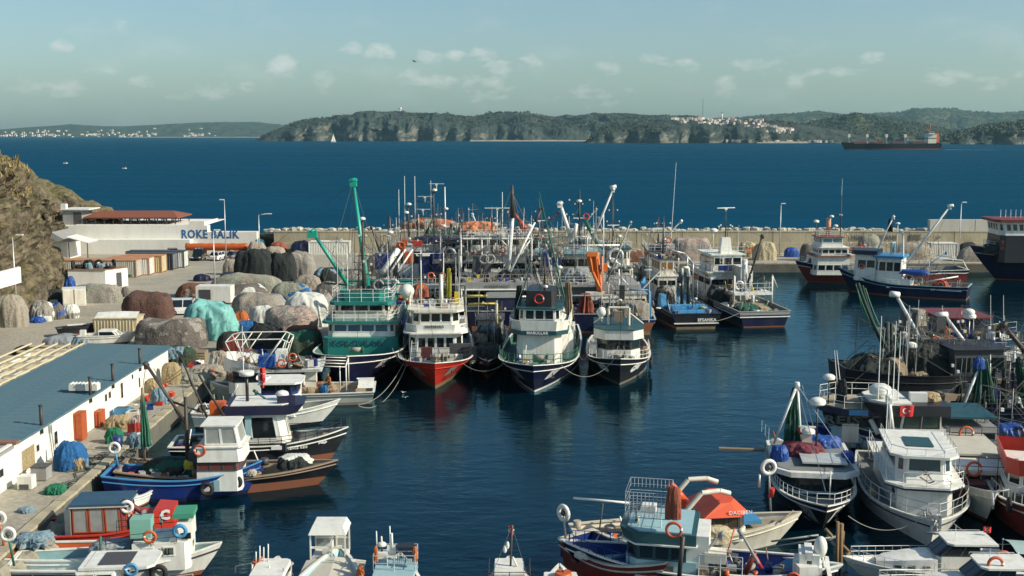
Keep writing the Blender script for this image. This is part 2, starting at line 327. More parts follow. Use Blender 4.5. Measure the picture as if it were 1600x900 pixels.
# lettering on the wall
def wtext(t, px, py, hpx, sx=1.0, m=LGREY, bold=.01, dy_=-.0, parent=bw, name='painted_lettering'):
    p = PY(px, py, WL+dy_+.38); text_at(t, hpx/F*WL*1.38, m, (p.x, p.y-WL-.0, p.z-QZ), (0, -1, 0), parent, bold=bold, sx=sx, name=name)
wtext('HIM', 1338, 371.5, 7.5, .95, bold=.03); wtext('EYMANI', 1386, 371, 7.5, .88, bold=.04); wtext('REIS', 1430, 371, 8.5, .78, bold=.05); wtext('<', 1447, 372, 8, 1, bold=.03); wtext('>', 1467, 371.5, 8, 1, bold=.03)
# ================================================================== RESTAURANT WALL / TERRACE
xl = PY(88, 370, WL).x; xm = PY(402, 370, WL).x; xr = PY(300, 350, WL).x
rw = thing('restaurant_wall', (0, WL, QZ), 0, 'long white painted wall with blue lettering below the red roofed terrace', 'wall')
TZ = PY(200, 352, WL).z-QZ
b1 = MB(WALLW); b1.bb((xl, -2.2, 0), (PY(283, 0, 200).x, -.5, TZ*.52)); b1.build('lower_wall', rw)
b1 = MB(WALLW); b1.bb((xl, -.49, 0), (PY(310, 0, 201).x, 1.5, TZ)); b1.build('upper_wall', rw)
b1 = MB(WALLW); b1.bb((PY(310, 0, 201).x+.01, -.49, 0), (xm, 1.5, 3.75)); b1.build('lettered_wall', rw)
b1 = MB(WALLW); b1.bb((PY(100, 0, WL).x, -.45, TZ+.003), (PY(308, 0, WL).x, 14, TZ+.1)); b1.build('terrace_floor', rw)
b1 = MB(WALLW); b1.bb((PY(283, 0, WL).x, -.45, TZ+.103), (PY(308, 0, WL).x, -.2, TZ+.75)); b1.bb((PY(308, 0, WL).x-.25, -.19, TZ+.103), (PY(308, 0, WL).x, 9, TZ+.6)); b1.build('parapet', rw)
BAL = M('sign_blue', (.01, .10, .28), .7, dirt=.45, dirtcol=(.05, .28, .36), scale=1.5)
p = PY(328, 366.5, WL-.5); text_at('ROKE BALIK', 2.05, BAL, (p.x, -.49, p.z-QZ), (0, -1, 0), rw, bold=.06, sx=.83, name='painted_lettering')
mb = MB(M('mural_teal', (.03, .28, .36), .8, dirt=.5, dirtcol=(.02, .10, .16), scale=3)); p = PY(405, 372, WL)
mb.poly([(p.x-1.6, -.53, .7), (p.x-.6, -.53, 2.2), (p.x-.2, -.53, 2.6), (p.x-.2, -.53, .7)]); mb.poly([(p.x-.19, -.03, .7), (p.x-.19, -.03, 2.6), (p.x+.8, -.03, 2.3), (p.x+1.1, -.03, .75)]); mb.build('painted_mural', rw)
# terrace pavilion
x0 = PY(137, 330, 205).x; x1 = PY(283, 330, 205).x
tp = thing('terrace_pavilion', (0, WL, QZ+TZ), 0, 'open restaurant pavilion with reddish brown roof and dark posts above the white wall', 'pavilion')
RB = M('brown_roof', (.22, .07, .035), .7, dirt=.4, dirtcol=(.12, .05, .03), bump=.3)
zr = PY(200, 339.5, WL+1).z-QZ-TZ; zt = PY(200, 329, WL+5).z-QZ-TZ
rf = MB(RB); A = (x0, .6, zr); B = (x1, .6, zr); C_ = (x1, 10, zr); D = (x0, 10, zr); E = (x0+1.5, 5, zt); G = (x1-2.0, 5, zt)
rf.quad(A, B, G, E); rf.quad(C_, D, E, G); rf.poly([B, C_, G]); rf.poly([D, A, E]); rf.bb((x0+.02, .62, zr-.18), (x1-.02, 9.98, zr-.01)); rf.build('roof', tp)
po = MB(DSPAR); po.box((0, 0, (zr-.2)/2), (.16, .16, zr-.2)); pm = po.mesh('post')
for i in range(11):
    for yy in (.9, 9.6):
        o = put('post', pm, tp); o.location = (x0+.5+i*(x1-x0-1)/10, yy, .1)
TBL = MB(WHITE); TBL.box((0, 0, .72), (.9, .9, .05)); TBL.mat(DSPAR); TBL.tube((0, 0, 0), (0, 0, .7), .04); tm = TBL.mesh('terrace_table')
CH = MB(DGREY); CH.box((0, 0, .45), (.42, .42, .05)); CH.box((0, .2, .72), (.42, .04, .5));
for a in (-.18, .18):
    for b in (-.18, .18): CH.box((a, b, .22), (.04, .04, .42))
chm = CH.mesh('terrace_chair')
for i in range(9):
    x = x0+1.3+i*1.75; yy = 1.9+(i % 3)*1.2
    put('terrace_table', tm, loc=(x, WL+yy, QZ+TZ+.1), label='white square table on the restaurant terrace', cat='table', group='tables under the terrace roof')
    for s in (-1, 1): put('terrace_chair', chm, loc=(x+s*.65, WL+yy-.1, QZ+TZ+.1), rz=-s*pi/2+pi, label='dark chair at a restaurant terrace table', cat='chair', group='chairs under the terrace roof')
# terrace back house + lean-to
th = thing('terrace_kitchen', (PY(98, 340, 203).x, WL+1, QZ+TZ), 0, 'small grey flat roofed kitchen building left of the brown roofed pavilion', 'building')
b1 = MB(GREYP); b1.bb((0, 0, 0), (3.4, 5, 2.6)); b1.build('wall', th)
b1 = MB(WHITE); b1.bb((-.3, -.4, 2.61), (4.8, 5.3, 2.8)); b1.build('roof', th)
b1 = MB(DGREY); b1.bb((1.9, -.03, .02), (3.3, .2, 2.2)); b1.build('door', th)
b1 = MB(WHITE); b1.bb((-.2, -.2, 2.81), (.7, .7, 3.7)); b1.build('water_tank', th)
sh = thing('white_shed', (PY(83, 400, 197).x, 191.5, QZ), 0, 'small white shed with grey lean-to roof under the restaurant wall', 'shed')
b1 = MB(WALLW); b1.prism([(0, 0), (4.6, 0), (4.6, 6), (0, 6)], 0, 3.2); b1.build('wall', sh)
b1 = MB(GREYP); b1.quad((-.3, -.5, 3.6), (2.3, -.5, 4.6), (2.3, 6.4, 4.6), (-.3, 6.4, 3.6)); b1.quad((2.3, -.5, 4.6), (5.1, -.5, 2.9), (5.1, 6.4, 2.9), (2.3, 6.4, 4.6)); b1.poly([(-.3, -.49, 3.21), (5, -.49, 3.0), (2.3, -.49, 4.55)]); b1.build('roof', sh)
b1 = MB(DGREY); b1.bb((.3, -.06, .02), (1.1, .1, 2.2)); b1.build('door', sh)
b1 = MB(WALLW); b1.quad((5.0, -1.2, 3.9), (5.0, 3.5, 3.9), (8.6, 3.5, 2.9), (8.6, -1.2, 2.9)); b1.quad((5.0, -1.2, 3.8), (8.6, -1.2, 2.8), (8.6, 3.5, 2.8), (5.0, 3.5, 3.8)); b1.quad((5.0, -1.2, 3.8), (5.0, -1.2, 3.9), (8.6, -1.2, 2.9), (8.6, -1.2, 2.8)); b1.build('lean_to_roof', sh)
for xx in (5.2, 8.3): b1 = MB(DSPAR); b1.bb((xx, -1.0, 0), (xx+.12, -.88, 2.9)); b1.build('post', sh)
# ================================================================== CLIFF
CLM = bpy.data.materials.new('cliff_rock'); CLM.use_nodes = True
def cliffmat(m, rock, rock2, grass, slope0, slope1, sc, bumpd, sc2):
    N = m.node_tree.nodes; L = m.node_tree.links; b = N['Principled BSDF']; b.inputs['Roughness'].default_value = .95; b.inputs['Specular IOR Level'].default_value = .15
    g = N.new('ShaderNodeNewGeometry'); s_ = N.new('ShaderNodeSeparateXYZ'); L.new(g.outputs['True Normal'], s_.inputs[0]); t = N.new('ShaderNodeTexCoord')
    def no(k, d=8):
        n = N.new('ShaderNodeTexNoise'); n.inputs['Scale'].default_value = k; n.inputs['Detail'].default_value = d; n.inputs['Roughness'].default_value = .65; L.new(t.outputs['Object'], n.inputs['Vector']); return n.outputs[0]
    n1 = no(sc); n2 = no(sc2)
    a = N.new('ShaderNodeMath'); a.operation = 'MULTIPLY_ADD'; L.new(n1, a.inputs[0]); a.inputs[1].default_value = .9; L.new(s_.outputs[2], a.inputs[2])
    r = N.new('ShaderNodeMapRange'); r.inputs[1].default_value = slope0; r.inputs[2].default_value = slope1; L.new(a.outputs[0], r.inputs[0])
    def mix(f, c1, c2):
        x = N.new('ShaderNodeMix'); x.data_type = 'RGBA'; L.new(f, x.inputs[0])
        for i, c in ((6, c1), (7, c2)):
            if isinstance(c, tuple): x.inputs[i].default_value = (*c, 1)
            else: L.new(c, x.inputs[i])
        return x.outputs[2]
    r2 = N.new('ShaderNodeMapRange'); r2.inputs[1].default_value = .40; r2.inputs[2].default_value = .62; L.new(n2, r2.inputs[0])
    rk_ = mix(r2.outputs[0], rock2, rock); gr = mix(r2.outputs[0], grass[0], grass[1]); L.new(mix(r.outputs[0], rk_, gr), b.inputs['Base Color'])
    bp = N.new('ShaderNodeBump'); bp.inputs['Strength'].default_value = .9; bp.inputs['Distance'].default_value = bumpd; L.new(n2, bp.inputs['Height']); L.new(bp.outputs[0], b.inputs['Normal'])
cliffmat(CLM, (.20, .165, .115), (.065, .055, .04), ((.085, .085, .04), (.20, .165, .085)), .95, 1.3, .2, .5, 1.1)
toe = [(-44, 60), (-52, 90), (-55.5, 124), (-57.5, 145), (-60.5, 157), (-65.5, 161), (-71, 172), (-75, 190), (-76.5, 205), (-77, 225), (-80, 236)]
tops = [18, 18, 19.2, 19.0, 17, 14, 12.5, 10, 7.0, 4, 1.0]
def lerp_l(L_, t):
    i = min(int(t), len(L_)-2); k = t-i; a, b = L_[i], L_[i+1]
    return a+(b-a)*k if not isinstance(a, tuple) else (a[0]+(b[0]-a[0])*k, a[1]+(b[1]-a[1])*k)
prof = [(0, -.15), (.8, .12), (1.7, .3), (2.2, .46), (3.6, .6), (4.4, .74), (5.2, .86), (7, .95), (10, 1.0), (16, 1.03), (25, 1.08), (40, 1.1)]
NU = 280; NV = 96; rows = []
for j in range(NV):
    t = j/(NV-1)*(len(prof)-1); pr = lerp_l(prof, t); row = []
    for i in range(NU):
        s_ = i/(NU-1)*(len(toe)-1); q = lerp_l(toe, s_); hh = lerp_l(tops, s_)
        x = q[0]-pr[0]; z = max(-1, pr[1]*hh) + (QZ if j > 0 else -1.5)*.3; y = q[1]
        a = .35+min(1, pr[0]/3)
        n_ = nz3(x*.16, y*.16, z*.22, 5); n2_ = nz3(x*.55+9, y*.55, z*.7, 4)
        n3_ = abs(nz3(x*1.3+4, y*1.1, z*2.6, 3)); x += n_*2.1*a+n2_*.9*a-n3_*.9*a; z += n2_*.7*a+n_*1.0*a*(1 if pr[0] < 9 else .5); y += nz3(x*.2, y*.2+50, z*.2, 3)*1.5*a
        row.append((x, y, z))
    rows.append(row)
mb = MB(CLM); mb.smooth = False; mb.grid(rows); cliff = mb.build('cliff', kind='structure')
STRAW = M('dry_grass', (.34, .25, .09), .9, dirt=.5, dirtcol=(.12, .13, .04), scale=.6)
mb = MB(STRAW)
for k in range(15000):
    j = random.choice(range(42, NV-10)); i = random.randrange(60, NU-2); p = Vector(rows[j][i]); q = Vector(rows[j+1][i+1])
    n_ = (Vector(rows[j][i+1])-p).cross(Vector(rows[j+1][i])-p).normalized(); n_ = n_ if n_.z > 0 else -n_
    if n_.z < .35+R(0, .25) and R(0, 1) < .96: continue
    if nz3(p.x*.3, p.y*.3, 3, 2) < -.18: continue
    c = p+(q-p)*R(0, 1); a = R(0, 6.3); h = R(.3, .85); w = R(.06, .16)
    mb.v += [(c.x-cos(a)*w, c.y-sin(a)*w, c.z-.1), (c.x+cos(a)*w, c.y+sin(a)*w, c.z-.1), (c.x+R(-.25, .25), c.y+R(-.25, .25), c.z+h)]; o = len(mb.v)-3; mb.face((o, o+1, o+2))
mb.build('dry_grass_tufts', kind='stuff', label='straw coloured dry grass growing over the top of the cliff', cat='grass')
rows = []
for j in range(40):
    row = []
    for i in range(60):
        x = -70-i*1.0; y = 205+j*.9; z = 5.2+(-71-x)*.52-max(0, j-12)*.33; z = z*min(1, .45+j*.09) if j < 7 else z; z += 1.6*nz3(x*.2, y*.2, 4, 4)+.6*abs(nz3(x*.9, y*.9, 2, 3)); row.append((x+nz3(x*.3, y*.3, 8, 3), y+nz3(x*.3, z*.3, 8, 3)*1.2, max(-1, z)))
    rows.append(row)
mb = MB(CLM); mb.grid(rows); mb.build('rocky_slope', kind='structure')
# white retaining wall on the rock at far left
mb = MB(WALLW); p = PY(0, 445, 119); q = PY(33, 432, 124); w2 = [Vector((p.x-6, p.y-4, 0)), Vector((p.x, p.y, 0)), Vector((q.x, q.y, 0))]
for a, b in zip(w2, w2[1:]): mb.prism([(a.x, a.y), (b.x, b.y), (b.x-.4, b.y+.5), (a.x-.4, a.y+.5)], PY(15, 447, 121).z, PY(15, 422, 121).z)
mb.build('retaining_wall', label='short white retaining wall on the rock at the far left', cat='wall')
# ================================================================== FAR COAST
def ridge_at(pts, px):
    if px <= pts[0][0]: return pts[0][1]
    for a, b in zip(pts, pts[1:]):
        if px <= b[0]:
            k = (px-a[0])/(b[0]-a[0]); k = k*k*(3-2*k)*.5+k*.5; return a[1]+(b[1]-a[1])*k
    return pts[-1][1]
FM = bpy.data.materials.new('far_cliff'); FM.use_nodes = True
cliffmat(FM, (.19, .18, .15), (.10, .10, .085), ((.028, .042, .038), (.055, .068, .055)), .62, .95, .006, 2.5, .02)
FM2 = bpy.data.materials.new('far_wood'); FM2.use_nodes = True
cliffmat(FM2, (.20, .17, .11), (.07, .07, .045), ((.02, .032, .018), (.075, .08, .038)), .2, .6, .004, 6, .011)
def headland(name, pts, wy, depth, cliffh, m, nrow=26, step=2.2, amp=1.0, seed=0, cliff_pts=None, bays=1.0):
    px0, px1 = pts[0][0], pts[-1][0]; n = int((px1-px0)/step)+1; Z0 = P(800, wy, 0).y; rows = []
    for j in range(nrow):
        t = j/(nrow-1); row = []
        for i in range(n):
            px = px0+(px1-px0)*i/(n-1); ry = ridge_at(pts, px); Yr = Z0+depth; ztop = max(3, H-(ry-210)*Yr/F)
            ch = cliffh*ridge_at(cliff_pts, px) if cliff_pts else cliffh
            bay = nz3(px*.02+seed, 0, 0, 3)*depth*.16*bays
            if t < .3: k = t/.3; h = ztop*ch*(k**.8); Y = Z0+bay+k*depth*.10
            else: k = (t-.3)/.7; h = ztop*(ch+(1-ch)*(sin(k*pi/2)**.85)); Y = Z0+bay*(1-k)+depth*(.10+.9*k)
            a = sin(min(1, t*5)*pi/2)*(1-.75*max(0, (t-.75)/.25)); sc_ = 1/(Z0*.028)
            X = (px-800)/F*Yr*(.999)
            X = (px-800)/F*Y/1.0
            n1 = nz3(X*sc_, Y*sc_+seed, h*sc_*1.5, 5)
            h2 = h+n1*ztop*.21*a*amp; Y2 = Y+nz3(X*sc_*1.4+30, h*sc_*3, seed, 4)*depth*.06*amp
            fade = min(1, (i+.3)/6, (n-1-i+.3)/6) if name != 'x' else 1
            row.append((X, Y2, -3 if j == 0 else max(.5, h2*fade)))
        rows.append(row)
    rows.append([(x, y+depth*.6, -5) for (x, y, z) in rows[-1]])
    mb = MB(m); mb.smooth = False; mb.grid(rows); return mb.build(name, kind='structure'), rows
A_ = [(-60, 201), (0, 203), (60, 199), (110, 195.5), (200, 198), (280, 193.5), (340, 191.5), (400, 191), (436, 194), (470, 203)]
hA, rA = headland('far_shore', A_, 214.2, 2500, .12, FM2, 16, 3, .6, 5, bays=.3)
B_ = [(408, 219), (418, 212), (440, 203), (458, 195), (475, 191), (520, 187), (545, 181), (575, 177.5), (610, 179), (680, 180), (740, 184), (765, 180), (800, 178.5), (860, 182), (930, 181), (1000, 182), (1100, 184)]
hB, rB = headland('headland_hills', B_, 220.5, 900, .62, FM, 34, 1.7, 1.0, 11, [(408, 1), (600, 1), (650, .75), (705, .7), (735, .5), (760, .25), (920, .2), (1100, .2)])
E_ = [(1090, 190), (1130, 187), (1200, 180.5), (1235, 178), (1270, 175.5), (1325, 181), (1390, 178), (1420, 172), (1470, 171), (1500, 174), (1560, 178), (1640, 177), (1760, 183), (1900, 190)]
hE, rE = headland('wooded_hills', E_, 216, 1500, .2, FM2, 22, 2.5, .7, 23)
C_p = [(917, 221), (926, 212), (936, 205), (955, 198), (985, 192), (1010, 190.5), (1050, 189), (1100, 188), (1140, 188), (1180, 191), (1230, 192), (1260, 196), (1300, 203), (1340, 212), (1370, 220)]
hC, rC = headland('village_headland', C_p, 223.5, 420, .6, FM, 30, 1.6, 1.0, 31, [(917, 1), (1100, .9), (1180, .8), (1240, .5), (1370, .4)])
D_ = [(1452, 225), (1475, 214), (1500, 204), (1525, 198), (1560, 192), (1600, 190.5), (1680, 187), (1780, 190), (1900, 200)]
hD, rD = headland('right_headland', D_, 225.5, 420, .55, FM, 28, 1.8, 1.0, 43)
G_ = [(1240, 205), (1270, 190), (1300, 183), (1340, 181), (1380, 186), (1440, 196), (1480, 204), (1520, 212)]
hG, rG = headland('middle_hill', G_, 220.5, 500, .3, FM2, 20, 2.2, .9, 57)
# beach strips
SAND = M('beach_sand', (.30, .27, .21), .95, dirt=.2)
for (a, b, wy) in ((735, 918, 221.0), (190, 410, 214.9), (1180, 1260, 223.9)):
    Y0 = P(800, wy, 0).y; mb = MB(SAND); n = 20
    r0 = [((a+(b-a)*i/n-800)/F*Y0, Y0-6+R(-6, 6), .25) for i in range(n+1)]; r1 = [((a+(b-a)*i/n-800)/F*(Y0+90), Y0+110, 4+R(-1, 1)) for i in range(n+1)]
    mb.grid([r0, r1]); mb.build('beach', kind='structure')
# village houses
def housemesh(w, d, h, wall, roof):
    mb = MB(wall); mb.bb((-w/2, -d/2, -2), (w/2, d/2, h)); mb.mat(roof); mb.poly([(-w/2-.3, -d/2-.3, h), (w/2+.3, -d/2-.3, h), (w/2+.3, 0, h+w*.22), (-w/2-.3, 0, h+w*.22)]); mb.poly([(-w/2-.3, d/2+.3, h), (-w/2-.3, 0, h+w*.22), (w/2+.3, 0, h+w*.22), (w/2+.3, d/2+.3, h)])
    mb.mat(wall); mb.poly([(w/2, -d/2, h), (w/2, d/2, h), (w/2, 0, h+w*.21)]); mb.poly([(-w/2, -d/2, h), (-w/2, 0, h+w*.21), (-w/2, d/2, h)])
    mb.mat(DGREY)
    for fl in range(max(1, int(h/3.2))):
        for k in range(3): x = (k-1)*w*.3; mb.bb((x-.7, -d/2-.08, fl*3.2+1), (x+.7, -d/2+.05, fl*3.2+2.4))
    return mb.mesh('village_house')
HW = M('house_white', (.80, .78, .72), .8, dirt=.1); HC = M('house_cream', (.62, .55, .44), .8, dirt=.1); TR = M('tile_red', (.34, .18, .13), .8, dirt=.2); TG = M('tile_pale', (.5, .42, .35), .8, dirt=.2)
hms = [housemesh(11, 9, 7, HW, TR), housemesh(14, 9, 6, HW, TG), housemesh(10, 9, 10, HC, TR), housemesh(16, 10, 8, HW, TR), housemesh(9, 8, 6, HC, TG)]
def on_rows(rows, px, tj):
    n = len(rows[0]); best = None; j = int(tj*(len(rows)-2))
    for i in range(n):
        p = rows[j][i]; u = 800+p[0]/p[1]*F
        if best is None or abs(u-px) < best[0]: best = (abs(u-px), p)
    return Vector(best[1])
k = 0
for i in range(110):
    px = random.choice([R(1046, 1190), R(1046, 1130), R(1070, 1190)]); tj = R(.55, .97) if px < 1150 else R(.4, .95)
    p = on_rows(rC, px, tj)
    o = put('village_house', hms[i % 5], loc=(p.x, p.y, p.z), rz=R(-.5, .5), label='small pale house in the village crowning the distant headland', cat='house', group='village houses on the headland'); o.scale = (R(.45, .75),)*3
for i in range(70):
    px = R(1190, 1275); p = on_rows(rE if px > 1235 else rC, px, R(.25, .6)); o = put('village_house', hms[(i*3) % 5], loc=(p.x, p.y, p.z), rz=R(-.5, .5), label='small pale house scattered on the slope right of the village', cat='house', group='scattered houses on the far slope'); o.scale = (R(.4, .7),)*3
for i in range(130):
    px = R(0, 250) if i % 6 else R(290, 340); p = on_rows(rA, px, R(.04, .5)); o = put('village_house', hms[(i*2) % 5], loc=(p.x, p.y, p.z), rz=R(-.5, .5), label='tiny pale building in the town on the far left shore', cat='house', group='town houses on the far left shore'); o.scale = (R(1.0, 2.0), R(1.2, 1.6), R(1.0, 1.6))
for i in range(22):
    px = R(1120, 1300); p = on_rows(rC, px, .06); o = put('village_house', hms[i % 5], loc=(p.x, p.y-6, max(2, p.z*.5)), rz=R(-.3, .3), label='little white building at the waterline below the village', cat='house', group='buildings at the foot of the headland'); o.scale = (.55,)*3
# minaret, radio mast, water tower
p = on_rows(rC, 1124, .95); mn = thing('minaret', p-Vector((0, 10, 3)), 0, 'slender white minaret standing above the headland village', 'minaret')
mb = MB(HW); mb.tube((0, 0, 0), (0, 0, 24), 2.2, 1.7, 8); mb.build('shaft', mn); mb = MB(HW); mb.tube((0, 0, 17), (0, 0, 18), 3, 3, 8); mb.build('balcony', mn); mb = MB(DGREY); mb.tube((0, 0, 24), (0, 0, 31), 1.9, .1, 8); mb.build('spire', mn)
p = on_rows(rC, 1094, .97); mb = MB(GREYP)
for a in range(3): mb.tube((2.2*cos(a*2.1), 2.2*sin(a*2.1), 0), (.4*cos(a*2.1), .4*sin(a*2.1), 62), .45, .3, 4)
for z in range(4, 60, 6):
    for a in range(3): rr = 2.2-(1.8*z/62); mb.tube((rr*cos(a*2.1), rr*sin(a*2.1), z), (rr*cos(a*2.1+2.1), rr*sin(a*2.1+2.1), z+5), .2, .2, 3)
mb.build('radio_mast', loc=p-Vector((0, 0, 2)), label='tall thin lattice radio mast beside the hilltop village', cat='mast')
p = on_rows(rB, 627, .96); wt = thing('water_tower', p-Vector((0, 0, 4)), 0, 'white water tower with round tank on the distant wooded hill', 'tower')
mb = MB(HW); mb.tube((0, 0, 0), (0, 0, 26), 2.6, 2.2, 10); mb.build('shaft', wt); mb = MB(HW); mb.tube((0, 0, 24), (0, 0, 28), 2.5, 7, 12); mb.tube((0, 0, 28), (0, 0, 32), 7, 6, 12); mb.build('tank', wt)
# tree clumps on the ridges: stuff
def canopy(rows, n, name, smin, smax, label, lo_=.45):
    FOL = M('far_foliage', (.030, .044, .028), .95, dirt=.6, dirtcol=(.06, .066, .04), scale=.03)
    mb = MB(FOL); nr = len(rows)-2
    for _ in range(n):
        j = int(nr*R(lo_, 1)); i = random.randrange(len(rows[0])); p = rows[j][i]
        if nz3(p[0]*.003, p[1]*.003, 7, 3) < -.12: continue
        s_ = R(smin, smax); x = p[0]+R(-8, 8); y = p[1]+R(-12, 12); o = len(mb.v)
        for a in range(5): t = a*1.257+R(0, 1); mb.v.append((x+cos(t)*s_, y+sin(t)*s_, p[2]+R(-2, s_*.6)))
        mb.v.append((x+R(-2, 2), y, p[2]+s_*R(.9, 1.4)))
        for a in range(5): mb.face((o+a, o+(a+1) % 5, o+5))
    mb.build(name, kind='stuff', label=label, cat='woodland')
canopy(rB, 9000, 'headland_woodland', 2.5, 5, 'dark scrub and trees covering the middle headland')
canopy(rC, 4000, 'headland_woodland', 2, 4, 'dark scrub on the village headland', .3)
canopy(rE, 6000, 'hill_woodland', 4, 8, 'woods on the distant right hills'); canopy(rG, 2500, 'hill_woodland', 3, 7, 'woods on the hill behind the ship', .2); canopy(rD, 3000, 'headland_woodland', 3, 7, 'dark trees on the right hand headland', .25)
# ================================================================== NET HEAPS AND TARPS
def moundmesh(name, w, d, h, m, seed=0, fold=.06, flat=.5, m2=None, nu=72, nv=18, sharp=.55, wr=1.0):
    mb = MB(m); mb.smooth = False
    if m2: mb.mat(m2); mb.mat(m)
    rows = []
    for j in range(nv+1):
        t = j/nv; row = []
        for i in range(nu):
            a = 2*pi*i/nu; rr = cos(t*pi/2)**sharp; zz = sin(t*pi/2)**(1-flat*.55)
            ca, sa = cos(a), sin(a); q = (abs(ca)**3+abs(sa)**3)**(-1/3.0)*.93
            lob = 1+.16*nz3(ca*1.1+seed, sa*1.1, seed*.7, 2)
            fo = fold*wr*(sin(a*17+seed+6*nz3(ca*2, sa*2, t*2+seed, 2))*.35+.45*nz3(ca*2.6+seed, sa*2.6+t, t*1.6, 2)-.8*abs(nz3(ca*6+seed, sa*6, t*1.2+seed, 2)))*(1-t*.5)
            r = rr*q*lob*(1+fo) ; z = zz*(1+.13*nz3(ca*rr*1.5+seed, sa*rr*1.5, seed, 3)+fo*.15)
            row.append((ca*r*w/2, sa*r*d/2, z*h-.02 if j else -.05))
        rows.append(row)
    mb.grid(rows, closed=True); mb.face(range(len(mb.v)-nu, len(mb.v)))
    if m2:
        for k, f in enumerate(mb.f):
            c = Vector(mb.v[f[0]]);
            if nz3(c.x*.55+seed*3, c.y*.55, c.z*.8, 2) > .2: mb.mi[k] = 1
    mb.sm = [True]*len(mb.sm); return mb.mesh(name)
def nm(n, c, c2=None, bump=1, fine=(9, .6)): return M('net_'+n, c, .92, dirt=.45, dirtcol=c2 or tuple(x*.4 for x in c), scale=1.1, bump=bump, bscale=4.5, streak=False, fine=fine, bdist=.10)
BROWN = nm('brown', (.13, .068, .052), (.06, .035, .03)); DKB = nm('dark_brown', (.17, .15, .13), (.08, .075, .07)); TAN = nm('tan', (.38, .34, .27), (.2, .18, .14)); OLIVE = nm('olive', (.32, .33, .26), (.18, .18, .14))
BLK = nm('black', (.018, .026, .026), (.05, .055, .05)); TURQ = M('turquoise_tarp', (.19, .47, .43), .6, dirt=.4, dirtcol=(.06, .24, .23), scale=.8, bump=.7, bscale=2.5); GRYN = nm('grey', (.33, .31, .27), (.16, .15, .13)); WHT = M('white_tarp', (.58, .60, .54), .75, dirt=.35, dirtcol=(.36, .36, .30), scale=.9, bump=.7, bscale=2.5)
PINK = nm('pinkish', (.46, .37, .31), (.26, .20, .17)); REDB = nm('red_brown', (.22, .10, .06)); CRM = nm('cream', (.52, .46, .30), (.34, .27, .16)); GRN = nm('green', (.02, .20, .10), (.01, .07, .05)); BLU = nm('blue', (.02, .14, .36), (.01, .05, .15)); LBL = nm('pale_blue', (.22, .33, .38), (.12, .18, .22)); DGRN = nm('dark_green', (.03, .06, .035), (.09, .075, .03)); ORN = nm('orange', (.55, .15, .04), (.3, .07, .03)); STRW = nm('straw', (.42, .33, .18), (.25, .18, .10))
sd = [0]
def mound(u0, u1, vt, vb, m, label, m2=None, name='net_heap', cat='net heap', dk=.8, flat=.5, fold=.09, z=QZ, sharp=.62, group='net heaps covering the quay'):
    sd[0] += 1.7; Y = P(800, vb, z).y; w = (u1-u0)/F*Y; d = max(.8, w*dk); Yc = Y+d*.45
    h = max(.2, H-(Vector((0, 0, H))-PY(800, vt, Yc)).z-z); h = PY(800, vt, Yc).z-z; h = max(h, .25)
    return put(name, moundmesh(name, w*1.04, d, h, m, sd[0], fold, flat, m2, sharp=sharp), loc=(((u0+u1)/2-800)/F*Yc, Yc, z), label=label, cat=cat, group=group)
mound(184, 268, 457, 500, BROWN, 'large rounded heap of reddish brown net behind the cream dumpster', flat=.75, fold=.08, sharp=.42)
mound(203, 318, 497, 547, DKB, 'big flat topped grey brown net heap in front of the turquoise tarp', GRYN, flat=.9, sharp=.32, dk=.6)
mound(274, 366, 470, 533, TURQ, 'heap under a bright turquoise tarp', name='tarp_heap', cat='tarpaulin', flat=.4, fold=.2, dk=.7, group=None)
mound(322, 441, 428, 456, OLIVE, 'long low olive grey net heap below the black heap', TAN, dk=.35)
mound(361, 430, 392, 441, BLK, 'tall black net heap beside the parked cars', flat=.9, sharp=.35, fold=.15, dk=.6)
mound(415, 462, 397, 440, BLK, 'black net heap with sagging side next to the grey heap', BLK, flat=.8, sharp=.4)
mound(440, 492, 395, 436, GRYN, 'grey brown net heap right of the black heaps', TAN, flat=.8, sharp=.4)
mound(268, 334, 442, 466, REDB, 'brown net heap beside the white pole', TAN)
mound(343, 420, 444, 476, DKB, 'brown heap with pale cover patch behind the white heap', WHT, dk=.5)
mound(418, 486, 442, 470, OLIVE, 'olive net heap with blue cloth on top', BLU, dk=.5)
mound(355, 445, 458, 492, GRYN, 'sloping grey net heap behind the small white heap', TAN, dk=.6)
mound(438, 512, 456, 512, WHT, 'largest white sheeted heap', name='tarp_heap', cat='tarpaulin', fold=.15, flat=.6, group=None)
mound(478, 524, 462, 508, GRYN, 'grey net spilling right of the white sheeted heap', TAN)
mound(383, 432, 477, 510, WHT, 'small white sheeted heap left of the pinkish heap', name='tarp_heap', cat='tarpaulin', fold=.15, group=None)
mound(408, 494, 480, 525, PINK, 'pinkish beige net heap in front of the white sheeted heap', GRYN, flat=.7, sharp=.42, fold=.12)
mound(440, 500, 508, 540, NETR, 'rusty pink net trailing below the pinkish heap', PINK)
mound(358, 384, 487, 515, ORN, 'small orange and white bundle beside the turquoise tarp', WHT)
mound(362, 400, 500, 522, BLU, 'dark blue bundle at the right foot of the turquoise tarp', NETD)
mound(330, 384, 518, 552, NETD, 'dark red and black heap behind the grey boat rails', DRED)
mound(380, 440, 505, 545, NETD, 'dark net heap between the grey boat and the pinkish heap', BLK)
mound(432, 500, 515, 558, DGRN, 'dark olive green net mass left of the teal trawler', NETG, flat=.7, fold=.2)
mound(485, 530, 418, 447, NETD, 'dark heap flecked with blue and white behind the teal boom', LBL, fold=.25)
mound(515, 575, 424, 458, TAN, 'tan net heap behind the teal boom foot', GRYN)
mound(455, 500, 430, 452, TAN, 'small tan heap behind the olive heap')
mound(384, 415, 378, 402, TAN, 'tan net heap against the end of the white wall', PINK)
